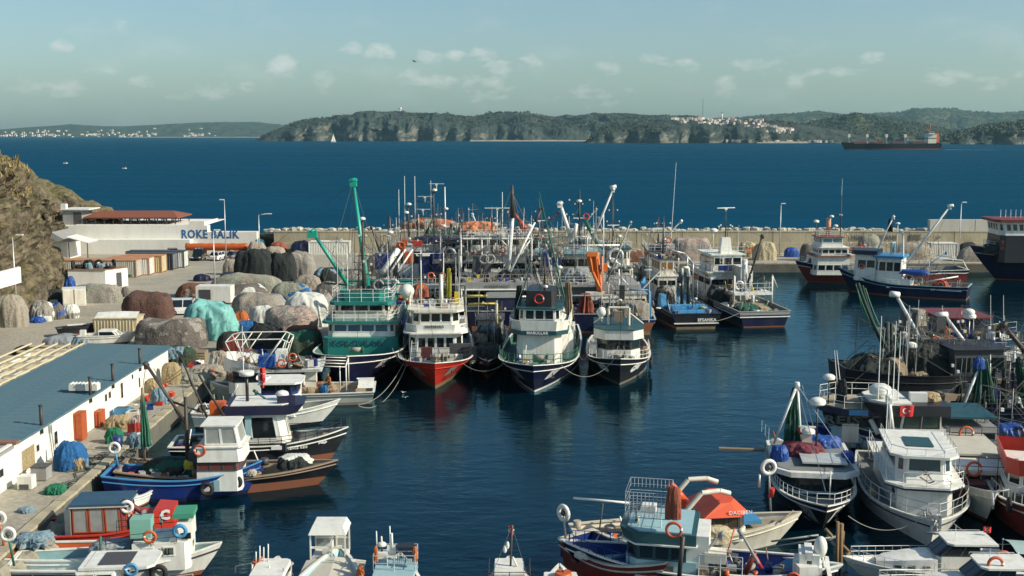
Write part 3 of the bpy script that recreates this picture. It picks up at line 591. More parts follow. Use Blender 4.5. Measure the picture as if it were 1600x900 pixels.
mound(410, 445, 385, 402, TAN, 'low tan heap against the breakwater behind the black heap')
mound(490, 530, 440, 476, GRYN, 'grey net heap left of the teal crane base', DKB)
mound(452, 490, 376, 398, NAVY, 'dark blue cover beside the white container', name='tarp_heap', cat='tarpaulin', group=None)
mound(570, 625, 396, 432, TAN, 'tan heap on the breakwater behind the raft boat', GRYN)
mound(340, 372, 425, 437, TAN, 'low tan net behind the olive heap')
mound(345, 372, 405, 430, TAN, 'brown net heap directly left of the tall black heap')
# left margin
mound(-20, 36, 462, 512, TAN, 'large olive brown net mound at the far left edge', OLIVE, flat=.6)
mound(37, 75, 470, 503, GRYN, 'grey cloth heap with blue tarp at its foot beside the lamp post', WHT, fold=.25)
mound(64, 92, 472, 500, DKB, 'striped grey bundle next to the grey cloth heap', BTARP, fold=.2)
mound(85, 116, 474, 498, WHT, 'pale torn sheet heap beside the white cabinet', GRYN, fold=.25)
mound(52, 102, 453, 476, NETD, 'dark heap of bags against the cliff foot', WHT, fold=.3)
mound(35, 62, 495, 505, BTARP, 'crumpled bright blue tarp on the road edge', name='tarp_heap', cat='tarpaulin', fold=.3, group=None)
mound(110, 182, 445, 474, GRYN, 'grey sheeted pallet stack in front of the white shed', OLIVE, flat=1, sharp=.25, fold=.12, dk=.35)
mound(94, 112, 432, 458, BTARP, 'blue tarp hanging between the cliff and the white shed', name='tarp_heap', cat='tarpaulin', fold=.3, group=None)
mound(184, 196, 448, 464, DKB, 'small dark net bundle at the corner of the white shed', dk=1)
mound(187, 212, 424, 434, GRN, 'thin green net lying beside the rusty container')
mound(183, 197, 421, 434, NETD, 'dark sack leaning on the rusty container')
mound(298, 325, 428, 440, NAVY, 'dark blue mound painting the shadow at the road edge behind the brown heap')  # low navy mound stands in for a cast shadow on the road
mound(420, 448, 378, 396, NETR, 'red bundle on top behind the black heap')
# breakwater apron heaps
mound(1050, 1115, 372, 408, PINK, 'tall pinkish grey net heap against the breakwater', GRYN, flat=.7, sharp=.4, dk=.5)
mound(958, 1010, 388, 410, REDB, 'low reddish net heap against the breakwater', TAN, dk=.4)
mound(1155, 1186, 378, 402, CRM, 'cream net heap with a red patch against the breakwater', ORN, flat=.7, dk=.5, fold=.2)
mound(1178, 1216, 378, 407, CRM, 'yellowish cream net heap beside the breakwater lamp', flat=.7, dk=.5, fold=.2)
mound(1226, 1250, 386, 402, BTARP, 'blue covered bundle on the breakwater behind the red hulled boat', name='tarp_heap', cat='tarpaulin', dk=.6, group=None)
mound(1250, 1290, 378, 408, DKB, 'dark net heap behind the bow of the red hulled boat', TAN, dk=.5)
mound(1340, 1380, 366, 400, OLIVE, 'round grey green heap in front of the wall lettering', GRYN, dk=.5)
mound(1392, 1462, 378, 406, TAN, 'wide brown net heap left of the white container', GRYN, dk=.4)
mound(1300, 1345, 388, 406, TAN, 'low tan heap behind the boats by the wall lettering', dk=.4)
mound(1498, 1555, 386, 409, GRYN, 'grey sheeted heap with pale side right of the white container', OLIVE, dk=.5)
mound(1500, 1530, 378, 396, NETD, 'dark net heap beside the breakwater lamp at right', dk=.5)
mound(1545, 1640, 380, 405, GRYN, 'grey heap behind the big navy boat', dk=.3)
for (a, b, c) in ((700, 745, 1), (745, 800, 2), (640, 700, 3), (590, 640, 0)): mound(a, b, 378, 402, [TAN, DKB, GRYN, NETD][c], ['tan', 'dark brown', 'grey', 'dark'][c]+' heap on the breakwater quay behind the crowded boats', dk=.4)
# near quay heaps
mound(63, 117, 692, 737, BLU, 'heap of bright blue net with white floats by the long white wall', LBL, fold=.2)
mound(91, 112, 714, 737, STRW, 'stack of tan sacks beside the blue net heap', fold=.3)
mound(48, 83, 756, 774, GRN, 'flat green net lying on the near quay', fold=.35, flat=.2)
mound(147, 176, 668, 694, GRN, 'small bright green net heap by the quay stores', fold=.3)
mound(0, 28, 791, 803, LBL, 'pale blue net scraps flat on the near quay', fold=.4, flat=.1)
mound(-8, 58, 832, 856, LBL, 'pale blue and grey net spread on the quay edge', GRYN, fold=.4, flat=.1)
mound(180, 222, 676, 700, LBL, 'pale blue plastic heap near the quay edge', WHT, fold=.3)
mound(186, 212, 650, 682, PINK, 'pinkish net heap with red floats in front of the white wall', RED, fold=.35)
mound(150, 192, 648, 672, STRW, 'straw coloured rope and net tangle by the orange cabinet', NETT, fold=.35)
mound(222, 252, 606, 633, LBL, 'blue grey net bundle by the far end of the long building', BLU, fold=.3)
mound(214, 240, 592, 614, STRW, 'tan rope heap by the far end of the long building', fold=.35)
mound(243, 274, 566, 601, STRW, 'round straw coloured rope coil bundle at the building corner', flat=.7, fold=.12)
mound(243, 300, 540, 572, DGRN, 'dark mixed net heap behind the building corner', LBL, fold=.35)
mound(318, 352, 548, 576, TAN, 'tan sheeted heap left of the grey boat bow', WHT, fold=.2)
mound(285, 345, 570, 590, TAN, 'low tan net beside the grey boat bow', ORN, fold=.35)
mound(265, 322, 582, 600, OLIVE, 'green grey net spread on the quay behind the black booms', fold=.3, flat=.2)
mound(128, 150, 560, 572, GRYN, 'dummy', dk=.2) if False else None
mound(8, 45, 540, 556, BLK, 'black tarpaulin heap behind the bare rafters', name='tarp_heap', cat='tarpaulin', group=None)
mound(58, 120, 522, 545, GTARP, 'grey sheeted boat shaped heap behind the roof rafters', name='tarp_heap', cat='tarpaulin', group=None)
mound(100, 140, 524, 545, LBL, 'grey and white netting behind the blue roof', GTARP, fold=.3)
# ================================================================== LONG BUILDING
lb = thing('long_building', (-30.0, 60, QZ), 0, 'long white quay building with blue metal roof at the lower left', 'building')
b1 = MB(WALLW); b1.bb((0, 0, 0), (.25, 38, 2.45)); b1.bb((-11.2, 37.76, 0), (-.003, 37.99, 2.2)); b1.bb((-11.4, 0, 0), (-11.2, 37.75, 2.4)); b1.bb((-6.4, 0, 0), (-6.25, 37.74, 2.3)); b1.build('wall', lb)
PLY = M('plywood_ceiling', (.72, .68, .56), .8, dirt=.3, dirtcol=(.45, .38, .26), scale=.8)
b1 = MB(PLY); b1.bb((-11.15, 5, 1.95), (-6.45, 37.7, 2.02))
for k in range(6): b1.bb((-11.15, 7+k*6, 2.021), (-6.45, 7.1+k*6, 2.45))
b1.build('ceiling', lb)
RBL = M('blue_roof_sheet', (.075, .16, .205), .5, dirt=.7, dirtcol=(.15, .20, .21), scale=.9, streak=False, bump=.2, bscale=2)
rp = MB(RBL); nn = 6
for k in range(nn):
    y0 = k/nn; w_ = 1/nn
    for (ya, yb, za, zb) in ((0, .55, 0, 0), (.55, .7, 0, .045), (.7, .85, .045, .045), (.85, 1, .045, 0)):
        rp.quad((-6.75, y0+ya*w_, .0+za), (.55, y0+ya*w_, -.22+za), (.55, y0+yb*w_, -.22+zb), (-6.75, y0+yb*w_, .0+zb))
rp.quad((.55, 0, -.22), (.55, 0, -.34), (.55, 1, -.34), (.55, 1, -.22)); rpm = rp.mesh('roof_panel')
for k in range(31):
    o = put('roof_panel', rpm, lb); o.location = (R(-.02, .02), 7.3+k*1.0, 2.72+R(0, .012))
b1 = MB(M('brown_sheet', (.25, .13, .08), .7, dirt=.5)); b1.bb((-6.8, 6.7, 2.4), (.5, 7.28, 2.55)); b1.build('roof_edge', lb)
b1 = MB(GREYP); b1.bb((-6.8, 0, 2.2), (.4, 6.65, 2.38)); b1.build('low_roof', lb)
TIMB = M('yellow_timber', (.56, .50, .34), .75, dirt=.3, dirtcol=(.4, .30, .14), scale=3)
rb = MB(TIMB); rb.quad((-6.7, -.06, .16), (-6.7, .06, .16), (-11.5, .06, .0), (-11.5, -.06, .0)); rb.box((-9.1, 0, .0), (4.8, .10, .16)); rm_ = rb.mesh('rafter')
for k in range(13): o = put('rafter', rm_, lb); o.location = (0, 7.5+k*2.5, 2.66)
pu = MB(TIMB); pu.box((0, 19+3.3, 0), (.10, 31, .12)); pm_ = pu.mesh('purlin')
for k in range(5): o = put('purlin', pm_, lb); o.location = (-6.95-k*1.12, 0, 2.84-.0*k)
for k in range(12):
    b1 = None
tr = MB(TIMB); tr.box((0, 0, -.65), (.1, .1, 1.2)); trm = tr.mesh('post')
for k in range(6):
    for xx in (-8.6, -11.0): o = put('post', trm, lb); o.location = (xx, 7.9+k*6, 2.66)
def wallpt(u, v): # pixel on the wall plane x=-29.75
    d = ray(u, v); t = -29.75/d.x; p = CP+d*t; return p
for (u, vt, vb) in ((63, 645, 676), (140, 597, 633), (175, 590, 608), (217, 546, 573)):
    q = wallpt(u, vb); b1 = MB(DSPAR); b1.tube((.35, q.y-60, 2.0), (.35, q.y-60, 3.75), .11, n=8); b1.tube((.2, q.y-60, 2.05), (.35, q.y-60, 2.1), .1, n=6); b1.sph((.35, q.y-60, 3.8), (.16, .16, .06)); b1.build('chimney_pipe', lb)
vb_ = MB(WHITE); q = P(130, 612, QZ+2.7); vb_.box((q.x+30, q.y-60+.3, 3.0), (2.0, .7, .45))
for k in range(8): vb_.box((q.x+30-.9+k*.25, q.y-60+.3, 3.25), (.1, .72, .06))
vb_.build('roof_vent', lb)
def wwin(u0, u1, vt, vb, name='window', m=GLASS):
    a = wallpt(u0, (vt+vb)/2); b = wallpt(u1, (vt+vb)/2); z1_ = wallpt((u0+u1)/2, vt).z; z0_ = wallpt((u0+u1)/2, vb).z
    w_ = MB(WHITE); w_.bb((.22, a.y-60-.06, z0_-QZ-.06), (.30, b.y-60+.06, z1_-QZ+.06)); w_.mat(m); w_.bb((.24, a.y-60, z0_-QZ), (.315, b.y-60, z1_-QZ)); w_.build(name, lb)
wwin(84, 88.5, 674, 694); wwin(163, 166, 616, 627); wwin(169, 172, 612, 622); wwin(188, 191, 598, 622, 'door'); wwin(56, 60, 695, 705); wwin(205, 207, 585, 592)
wwin(33, 53, 699, 732, 'mural_panel', STRW); wwin(-2, 4, 733, 745)
wwin(216, 218, 590, 605, 'door')
# ================================================================== QUAY FURNITURE
def box_thing(name, u0, u1, vb, hpx, dep, m, label, cat, parts=(), z=QZ, rz=0):
    p = P((u0+u1)/2, vb, z); w = (u1-u0)/F*p.y; h = hpx/F*p.y; t = thing(name, (p.x, p.y+dep/2, z), rz, label, cat)
    b1 = MB(m); b1.bb((-w/2, -dep/2, .05), (w/2, dep/2, h)); b1.build('body', t); return t, w, h, dep
t, w, h, d = box_thing('storage_cabinet', 110, 129, 690, 46, 1.0, M('cabinet_orange', (.40, .09, .025), .6, dirt=.5), 'tall orange storage cabinet standing against the long white wall', 'cabinet'); b1 = MB(MC['cabinet_orange']); b1.bb((-w/2+.05, -d/2-.05, .2), (-.02, -d/2, h-.1)); b1.bb((.02, -d/2-.05, .2), (w/2-.05, -d/2, h-.1)); b1.build('door', t)
t, w, h, d = box_thing('storage_cabinet', 134, 158, 668, 26, 1.0, MC['cabinet_orange'], 'low wide orange storage cabinet behind the tall orange one', 'cabinet'); b1 = MB(RORANGE)
for k in range(5): b1.bb((-w/2+.1+k*w/5, -d/2-.05, .1), (-w/2+k*w/5+.16, -d/2, h-.1))
b1.build('rib', t)
t, w, h, d = box_thing('grey_box', 48, 73, 752, 22, .9, GREYP, 'grey metal box standing by the long white wall', 'box'); b1 = MB(DGREY); b1.bb((-w/2-.03, -d/2-.03, h), (w/2+.03, d/2+.03, h+.05)); b1.build('lid', t)
t, w, h, d = box_thing('washing_machine', 27, 50, 766, 22, .7, WHITE, 'white appliance with dark base by the near end of the white wall', 'appliance'); b1 = MB(DGREY); b1.bb((-.3, -d/2-.03, .08), (.25, -d/2, .35)); b1.build('opening', t)
t, w, h, d = box_thing('wooden_pallet', 272, 321, 566, 17, 1.2, WOOD, 'grey wooden pallet crate behind the quay nets', 'crate'); b1 = MB(DECKW)
for k in range(4): b1.bb((-w/2, -d/2-.04, .1+k*.25), (w/2, -d/2, .26+k*.25))
b1.build('board', t)
t, w, h, d = box_thing('turquoise_crate', 178, 200, 652, 14, .8, LBLUE, 'open light blue crate by the white wall', 'crate'); b1 = MB(DGREY); b1.bb((-w/2+.08, -d/2+.08, h), (w/2-.08, d/2-.08, h+.02)); b1.build('opening', t)
t, w, h, d = box_thing('white_tank', 196, 216, 656, 12, .9, WCREAM, 'cream plastic tub beside the light blue crate', 'tub'); b1 = MB(DGREY); b1.tube((0, 0, h), (0, 0, h+.02), w*.3, n=12); b1.build('opening', t)
t = thing('sheet_board', P(216, 612, QZ)+Vector((0, 0, .1)), .6, 'turquoise sheet leaning beside the long building', 'board'); b1 = MB(LBLUE); b1.box((0, 0, .6), (1.0, .06, 1.1), rx=.4); b1.build('sheet', t); b1 = MB(WHITE); b1.box((.2, .3, .5), (.06, .06, 1.0)); b1.build('strut', t)
bm_ = MB(BLUE); bm_.tube((0, 0, 0), (0, 0, .9), .30, .30, 14); bm_.tor((0, 0, .3), .3, .02); bm_.tor((0, 0, .6), .3, .02); bme = bm_.mesh('barrel')
put('barrel', bme, loc=P(184, 702, QZ), label='upright blue plastic barrel at the quay edge by the dark trawler', cat='barrel')
# white shed with tyres on roof
p = P(105, 452, QZ); q = P(187, 452, QZ); ws = thing('store_hut', (p.x, p.y+.5, QZ), 0, 'white store hut with scrap and tyres piled on its flat roof', 'hut')
w = (187-105)/F*p.y; h = 2.55
b1 = MB(WALLW); b1.prism([(0, 0), (w*.72, -.0), (w, 3.2), (w*.3, 3.6)], 0, h); b1.build('wall', ws)
b1 = MB(M('rusty_roof', (.30, .14, .07), .8, dirt=.5)); b1.prism([(-.1, -.1), (w*.72+.05, -.15), (w+.15, 3.25), (w*.3, 3.75)], h+.002, h+.10); b1.build('roof', ws)
b1 = MB(DGREY); b1.quad((w*.72+.5*w*.28+.02, 1.5, .05), (w*.72+.72*w*.28+.02, 2.25, .05), (w*.72+.72*w*.28+.02, 2.25, 2.0), (w*.72+.5*w*.28+.02, 1.5, 2.0)); b1.build('door', ws)
ty = MB(RUBBER); ty.tor((0, 0, 0), .42, .17, nu=18, nv=8); ty.mat(DGREY); ty.tor((0, 0, 0), .30, .05, nu=18, nv=4); tym = ty.mesh('tyre')
tyv = MB(RUBBER); tyv.tor((0, 0, 0), .42, .17, 'y', nu=18, nv=8); tyvm = tyv.mesh('tyre')
for i in range(9):
    o = put('tyre', tym if i % 2 else tyvm, loc=(p.x+R(.4, w*.85), p.y+R(.9, 3.2), QZ+h+(.32 if i % 2 else .66)), rz=R(0, 6), label='old black tyre lying on the roof of the white store hut', cat='tyre', group='tyres on the hut roof'); o.scale = (1.1,)*3
for i in range(8):
    o = put('scrap_bundle', moundmesh('scrap_bundle', R(.8, 1.6), R(.8, 1.3), R(.5, .9), random.choice([BLK, GRYN, LBL, WHT]), i*3, .3), loc=(p.x+R(.3, w*.8), p.y+R(.8, 3.0), QZ+h+.1), label='small bundle of scrap on the roof of the white store hut', cat='bundle', group='scrap bundles on the hut roof')
# containers
def container(u0, u1, vt_unused, vb, L_, colr, roofc, rz, label, hh=2.6, W_=2.44, loc=None):
    p = loc or P(u0, vb, QZ); t = thing('shipping_container', p, rz, label, 'container')
    m = colr; b1 = MB(m); n = max(6, int(L_/.28)); st = L_/n
    for side in (0, W_):
        sg = -1 if side == 0 else 1; pts = []
        for i in range(n): x = i*st; pts += [(x, 0), (x+st*.35, 0), (x+st*.5, 1), (x+st*.85, 1)]
        pts.append((L_, 0))
        for a, b in zip(pts, pts[1:]): b1.quad((a[0], side-sg*a[1]*.045, .12), (b[0], side-sg*b[1]*.045, .12), (b[0], side-sg*b[1]*.045, hh-.1), (a[0], side-sg*a[1]*.045, hh-.1))
    b1.quad((0, 0, .12), (0, W_, .12), (0, W_, hh-.1), (0, 0, hh-.1)); b1.build('corrugated_side', t)
    b1 = MB(roofc); b1.bb((0.02, .02, hh-.10), (L_-.02, W_-.02, hh-.02)); b1.build('roof', t)
    b1 = MB(roofc)
    for x in (0, L_):
        for y_ in (0, W_): b1.box((x, y_, hh/2), (.14, .14, hh))
    for y_ in (0, W_):
        for z_ in (.08, hh-.06): b1.box((L_/2, y_, z_), (L_-.15, .11, .13))
    b1.build('frame', t)
    for k in (0, 1):
        b1 = MB(m); b1.bb((L_-.03, .09+k*(W_-.18)/2, .16), (L_+.04, (W_-.18)/2+.07+k*(W_-.18)/2, hh-.14)); b1.mat(STEEL)
        for q_ in (.3, .8): b1.tube((L_+.07, .09+k*(W_-.18)/2+q_, .2), (L_+.07, .09+k*(W_-.18)/2+q_, hh-.2), .025, n=4)
        b1.build('door', t)
    return t
CG = M('container_grey_green', (.45, .48, .42), .7, dirt=.75, dirtcol=(.30, .16, .08), scale=1.5, streak=True); CY = M('container_cream', (.60, .52, .28), .7, dirt=.6, dirtcol=(.36, .18, .08), scale=1.5, streak=True); CW = M('container_white', (.68, .68, .62), .6, dirt=.4, dirtcol=(.42, .33, .24), streak=True); CD = M('container_slate', (.06, .07, .085), .6, dirt=.4)
RR = M('rusty_top', (.42, .19, .09), .85, dirt=.6, dirtcol=(.55, .36, .22), scale=1.2)
p = P(213, 434, QZ); container(0, 0, 0, 0, 12.2, CG, RR, 0.0, 'long rusty corrugated container nearest the white store hut', loc=(p.x-12.2, p.y, QZ))
container(0, 0, 0, 0, 6.1, CW, RR, 0.0, 'white rust streaked container second in the row', loc=(p.x-6.1+1.0, p.y+2.9, QZ)); container(0, 0, 0, 0, 6.1, CY, RR, 0.0, 'yellow cream container third in the row', loc=(p.x-6.1+1.9, p.y+6.0, QZ)); container(0, 0, 0, 0, 7.0, CD, CD, 0.0, 'dark slate container between the cream and the white ones', loc=(p.x-7+2.6, p.y+9.3, QZ)); container(0, 0, 0, 0, 9.0, CW, CD, 0.0, 'farthest white container of the row with dark frame', loc=(p.x-9+3.4, p.y+12.6, QZ))
p = P(483, 398, QZ); container(0, 0, 0, 0, 6.9, M('smooth_white', (.70, .70, .62), .6, dirt=.3), WHITE, 0, 'white box container against the breakwater behind the net heaps', loc=p, hh=2.3)
p = P(1455, 403, QZ); container(0, 0, 0, 0, 4.4, CW, WHITE, 0, 'white container below the painted wall lettering', loc=p, hh=2.5)
p = P(1010, 398, QZ)
t = thing('storage_cabinet', P(98, 480, QZ), .35, 'white two door cabinet on the road edge beside the cliff', 'cabinet'); b1 = MB(WHITE); b1.bb((0, 0, .05), (2.7, 2.4, 2.15)); b1.build('body', t)
for k in (0, 1): b1 = MB(WCREAM); b1.bb((.1+k*1.3, -.05, .2), (1.25+k*1.3, 0, 2.0)); b1.mat(DGREY); b1.bb((.1+k*1.3-.06, -.06, .1), (.1+k*1.3, -.01, 2.1)); b1.build('door', t)
# skip / dumpster
p = P(147, 525, QZ); sk = thing('dumpster', p+Vector((0, .2, 0)), .04, 'cream ribbed metal dumpster in front of the brown net heap', 'dumpster'); w = (210-147)/F*p.y
b1 = MB(CY := M('dumpster_cream', (.62, .56, .38), .7, dirt=.6, dirtcol=(.36, .22, .10), scale=2, streak=True)); b1.prism([(0, 0), (w, 0), (w, 2.4), (0, 2.4)], .1, 1.75, [(-.15, -.1), (w+.3, -.1), (w+.3, 2.5), (-.15, 2.5)]); b1.build('body', sk)
for k in range(13): b1 = MB(CY); b1.box((.1+k*(w-.1)/12.5, -.08, .95), (.08, .12, 1.6)); b1.build('rib', sk)
b1 = MB(CY); b1.bb((-.2, -.2, 1.76), (w+.35, -.05, 1.88)); b1.bb((-.2, 2.5, 1.76), (w+.35, 2.62, 1.88)); b1.build('rim', sk); b1 = MB(WHITE); b1.quad((0, 0, 1.80), (w*.6, 0, 1.80), (w*.6, 1.4, 2.35), (0, 1.4, 2.25)); b1.quad((w*.6, 0, 1.80), (w+.2, 0, 1.80), (w+.2, 1.4, 2.3), (w*.6, 1.4, 2.35)); b1.build('lid', sk)
b1 = MB(WHITE); p = P(290, 482, QZ); bt = thing('box_trailer', (P(300, 483, QZ).x, 138, QZ), 0, 'white box trailer behind the turquoise tarp', 'trailer'); b1.bb((0, 0, .5), (4.2, 2.1, 2.5)); b1.build('box', bt); b1 = MB(DGREY); b1.bb((.4, -.04, .9), (1.8, 0, 2.1)); b1.build('opening', bt)
for x in (.9, 3.3): b1 = MB(RUBBER); b1.tube((x, -.05, .35), (x, .2, .35), .35, n=14); b1.build('wheel', bt)
# street lamps
def lamp(u, vt, vb, label, arm=0, z=QZ, Yo=None):
    p = P(u, vb, z); hh = PY(u, vt, p.y).z-z; t = thing('street_lamp', p, 0, label, 'street lamp'); b1 = MB(STEEL); b1.tube((0, 0, 0), (0, 0, hh), .11, .06, 8); b1.build('pole', t)
    b1 = MB(SPAR); b1.tube((0, 0, hh), (arm, 0, hh+.25), .05, n=5); b1.build('arm', t); b1 = MB(WHITE); b1.box((arm+(.3 if arm >= 0 else -.3), 0, hh+.22), (.75, .3, .14)); b1.build('lamp_head', t)
    b1 = MB(CONCW); b1.box((0, 0, .12), (.6, .6, .24)); b1.build('base', t)
lamp(353.5, 314, 407, 'grey street lamp in front of the white wall lettering', -.1); lamp(406, 336, 404, 'grey street lamp with long arm beside the turquoise mural', 1.5); lamp(27, 370, 503, 'pale street lamp at the foot of the cliff on the far left', .5); lamp(336.5, 362, 462, 'thin white pole lamp among the net heaps', .2)
lamp(1218, 320, 399, 'street lamp on the breakwater beside the cream nets', .1); lamp(1498, 318, 400, 'street lamp on the breakwater right of the white container', .2)
# cars
def car(u, vb, m, rz, label, kind='car'):
    van = kind == 'van'; L_ = 4.6 if van else 4.3; hb = .95; ht = 1.85 if van else 1.46; p = P(u, vb, QZ); t = thing('van' if van else 'parked_car', p+Vector((0, 1, 0)), rz, label, kind)
    b1 = MB(m); b1.smooth = False
    secs = [(-L_/2, .45, .72, .74), (-L_/2+.15, .25, .88, .82), (-L_/2+.9, .2, .95, .86), (L_/2-1.3, .2, .93, .86), (L_/2-.35, .22, .78, .82), (L_/2, .4, .62, .70)]
    b1.grid([[(x, -w_, z0), (x, -w_*1.02, (z0+z1)/2), (x, -w_*.95, z1), (x, w_*.95, z1), (x, w_*1.02, (z0+z1)/2), (x, w_, z0)] for x, z0, z1, w_ in secs], closed=True, capends=True); b1.build('body', t)
    rear = -L_/2+.2; fr = L_/2-1.1
    b1 = MB(GLASS); b1.prism([(rear, -.80), (fr, -.80), (fr, .80), (rear, .80)], .9, ht-.06, [(rear+(.15 if van else .5), -.62), (fr-.75, -.62), (fr-.75, .62), (rear+(.15 if van else .5), .62)]); b1.build('windows', t)
    b1 = MB(m); b1.prism([(rear+(.1 if van else .42), -.66), (fr-.7, -.66), (fr-.7, .66), (rear+(.1 if van else .42), .66)], ht-.08, ht)
    for x in (rear+(.1 if van else .3), (rear+fr)/2, fr-.5):
        for s in (-1, 1): b1.tube((x-.05, s*.80, .92), (x, s*.65, ht-.05), .045, n=4)
    b1.build('roof', t)
    for x in (-L_/2+.85, L_/2-.85):
        for s in (-1, 1):
            b1 = MB(RUBBER); b1.tube((x, s*.72, .32), (x, s*.92, .32), .32, n=16); wh = b1.build('wheel', t); b1 = MB(STEEL); b1.tube((x, s*.9, .32), (x, s*.935, .32), .19, n=10); b1.build('rim', wh)
    for s in (-1, 1): b1 = MB(WHITE); b1.box((L_/2-.05, s*.6, .62), (.12, .3, .14)); b1.build('headlight', t); b1 = MB(RED); b1.box((-L_/2+.03, s*.62, .72), (.1, .26, .18)); b1.build('tail_light', t)
    b1 = MB(LWHITE); b1.box((-L_/2-.01, 0, .55), (.03, .5, .11)); b1.build('number_plate', t)
CS = M('car_silver', (.35, .37, .38), .25, .7, dirt=0, coat=1); CWH = M('car_white', (.78, .78, .76), .25, dirt=0, coat=1); CB = M('car_black', (.012, .012, .014), .2, dirt=0, coat=1); CGR = M('car_grey', (.10, .12, .14), .3, .5, dirt=0, coat=1)
car(283, 407, CS, -1.35, 'silver car parked second from the left below the white wall'); car(258, 406, CWH, -1.1, 'white car half hidden behind the container row'); car(308, 407, CB, -1.5, 'black car parked between the silver and white cars', 'van')
car(340, 407, CWH, 1.35, 'white hatchback parked right of the black car'); car(371, 406, CGR, .9, 'grey car half hidden behind the tall black net heap'); car(268, 402, CGR, -1.2, 'dark car behind the silver one')
car(290, 493, CWH, .15, 'white van parked behind the brown net heap', 'van')
# orange float boom along the wall
b1 = MB(ORANGE); n = 40; xa = PY(276, 0, 197).x; xb = PY(374, 0, 197).x; pts = []
b1.smooth = True
rows = [[(xa+(xb-xa)*i/n, 197.2+cos(a)*.7, QZ+1.55+sin(a)*.62*(1+.12*nz3(i*.4, a, 0, 2))) for a in [k*pi/4 for k in range(8)]] for i in range(n+1)]
b1.grid(rows, closed=True, capends=True); b1.build('oil_boom', label='long orange inflatable boom lying on blocks under the blue lettering', cat='boom')
for k in range(3):
    b1 = MB(CONCW); b1.box((0, 0, 0), (2.8, 1.2, .92)); b1.build('concrete_block', loc=(xa+2+k*4, 197.1, QZ+.47), label='pale concrete block under the orange boom, '+['left', 'middle', 'right'][k]+' of three', cat='block', group='blocks under the boom')
# small boats laid up on the quay : built with the boats below
# scattered crates, floats along the near quay
fl = MB(RORANGE); fl.sph((0, 0, .2), .2, 10, 7); flm = fl.mesh('float_ball'); cr = MB(BLUE); cr.box((0, 0, .02), (.7, .45, .04))
for a in (-1, 1): cr.box((a*.34, 0, .17), (.03, .45, .3)); cr.box((0, a*.22, .17), (.66, .03, .3))
crm = cr.mesh('fish_crate'); cr2 = MB(WHITE); cr2.v = list(cr.v); cr2.f = list(cr.f); cr2.mi = list(cr.mi); cr2.sm = list(cr.sm); crm2 = cr2.mesh('fish_crate'); cr3 = MB(RED); cr3.v = list(cr.v); cr3.f = list(cr.f); cr3.mi = list(cr.mi); cr3.sm = list(cr.sm); crm3 = cr3.mesh('fish_crate')
for i in range(34):
    yy = R(84, 118); xx = R(-29.0, EX(yy)-1)
    if i % 3: put('fish_crate', [crm, crm2, crm3][i % 3 if i % 2 else 0], loc=(xx, yy, QZ+.01), rz=R(0, 3), label='open plastic fish crate lying among the nets on the quay', cat='crate', group='fish crates strewn over the quay')
    else: put('float_ball', flm, loc=(xx, yy, QZ), label='orange float ball lying among the nets on the quay', cat='float', group='orange floats strewn over the quay')
for i, (u, v) in enumerate([(100, 760), (128, 730), (150, 722), (172, 712), (160, 730), (135, 745), (185, 716), (200, 700)]):
    q = P(u, v, QZ+.01); b1 = MB(DROPE); pts = [(q.x+R(-.5, .5)+cos(k*.9)*.5, q.y+R(-.4, .4)+sin(k*.9)*.9, QZ+.04+R(0, .05)) for k in range(22)]; b1.path(pts, .045); b1.build('rope_tangle', label='dark rope tangle left on the quay edge', cat='rope', group='rope tangles along the quay edge')
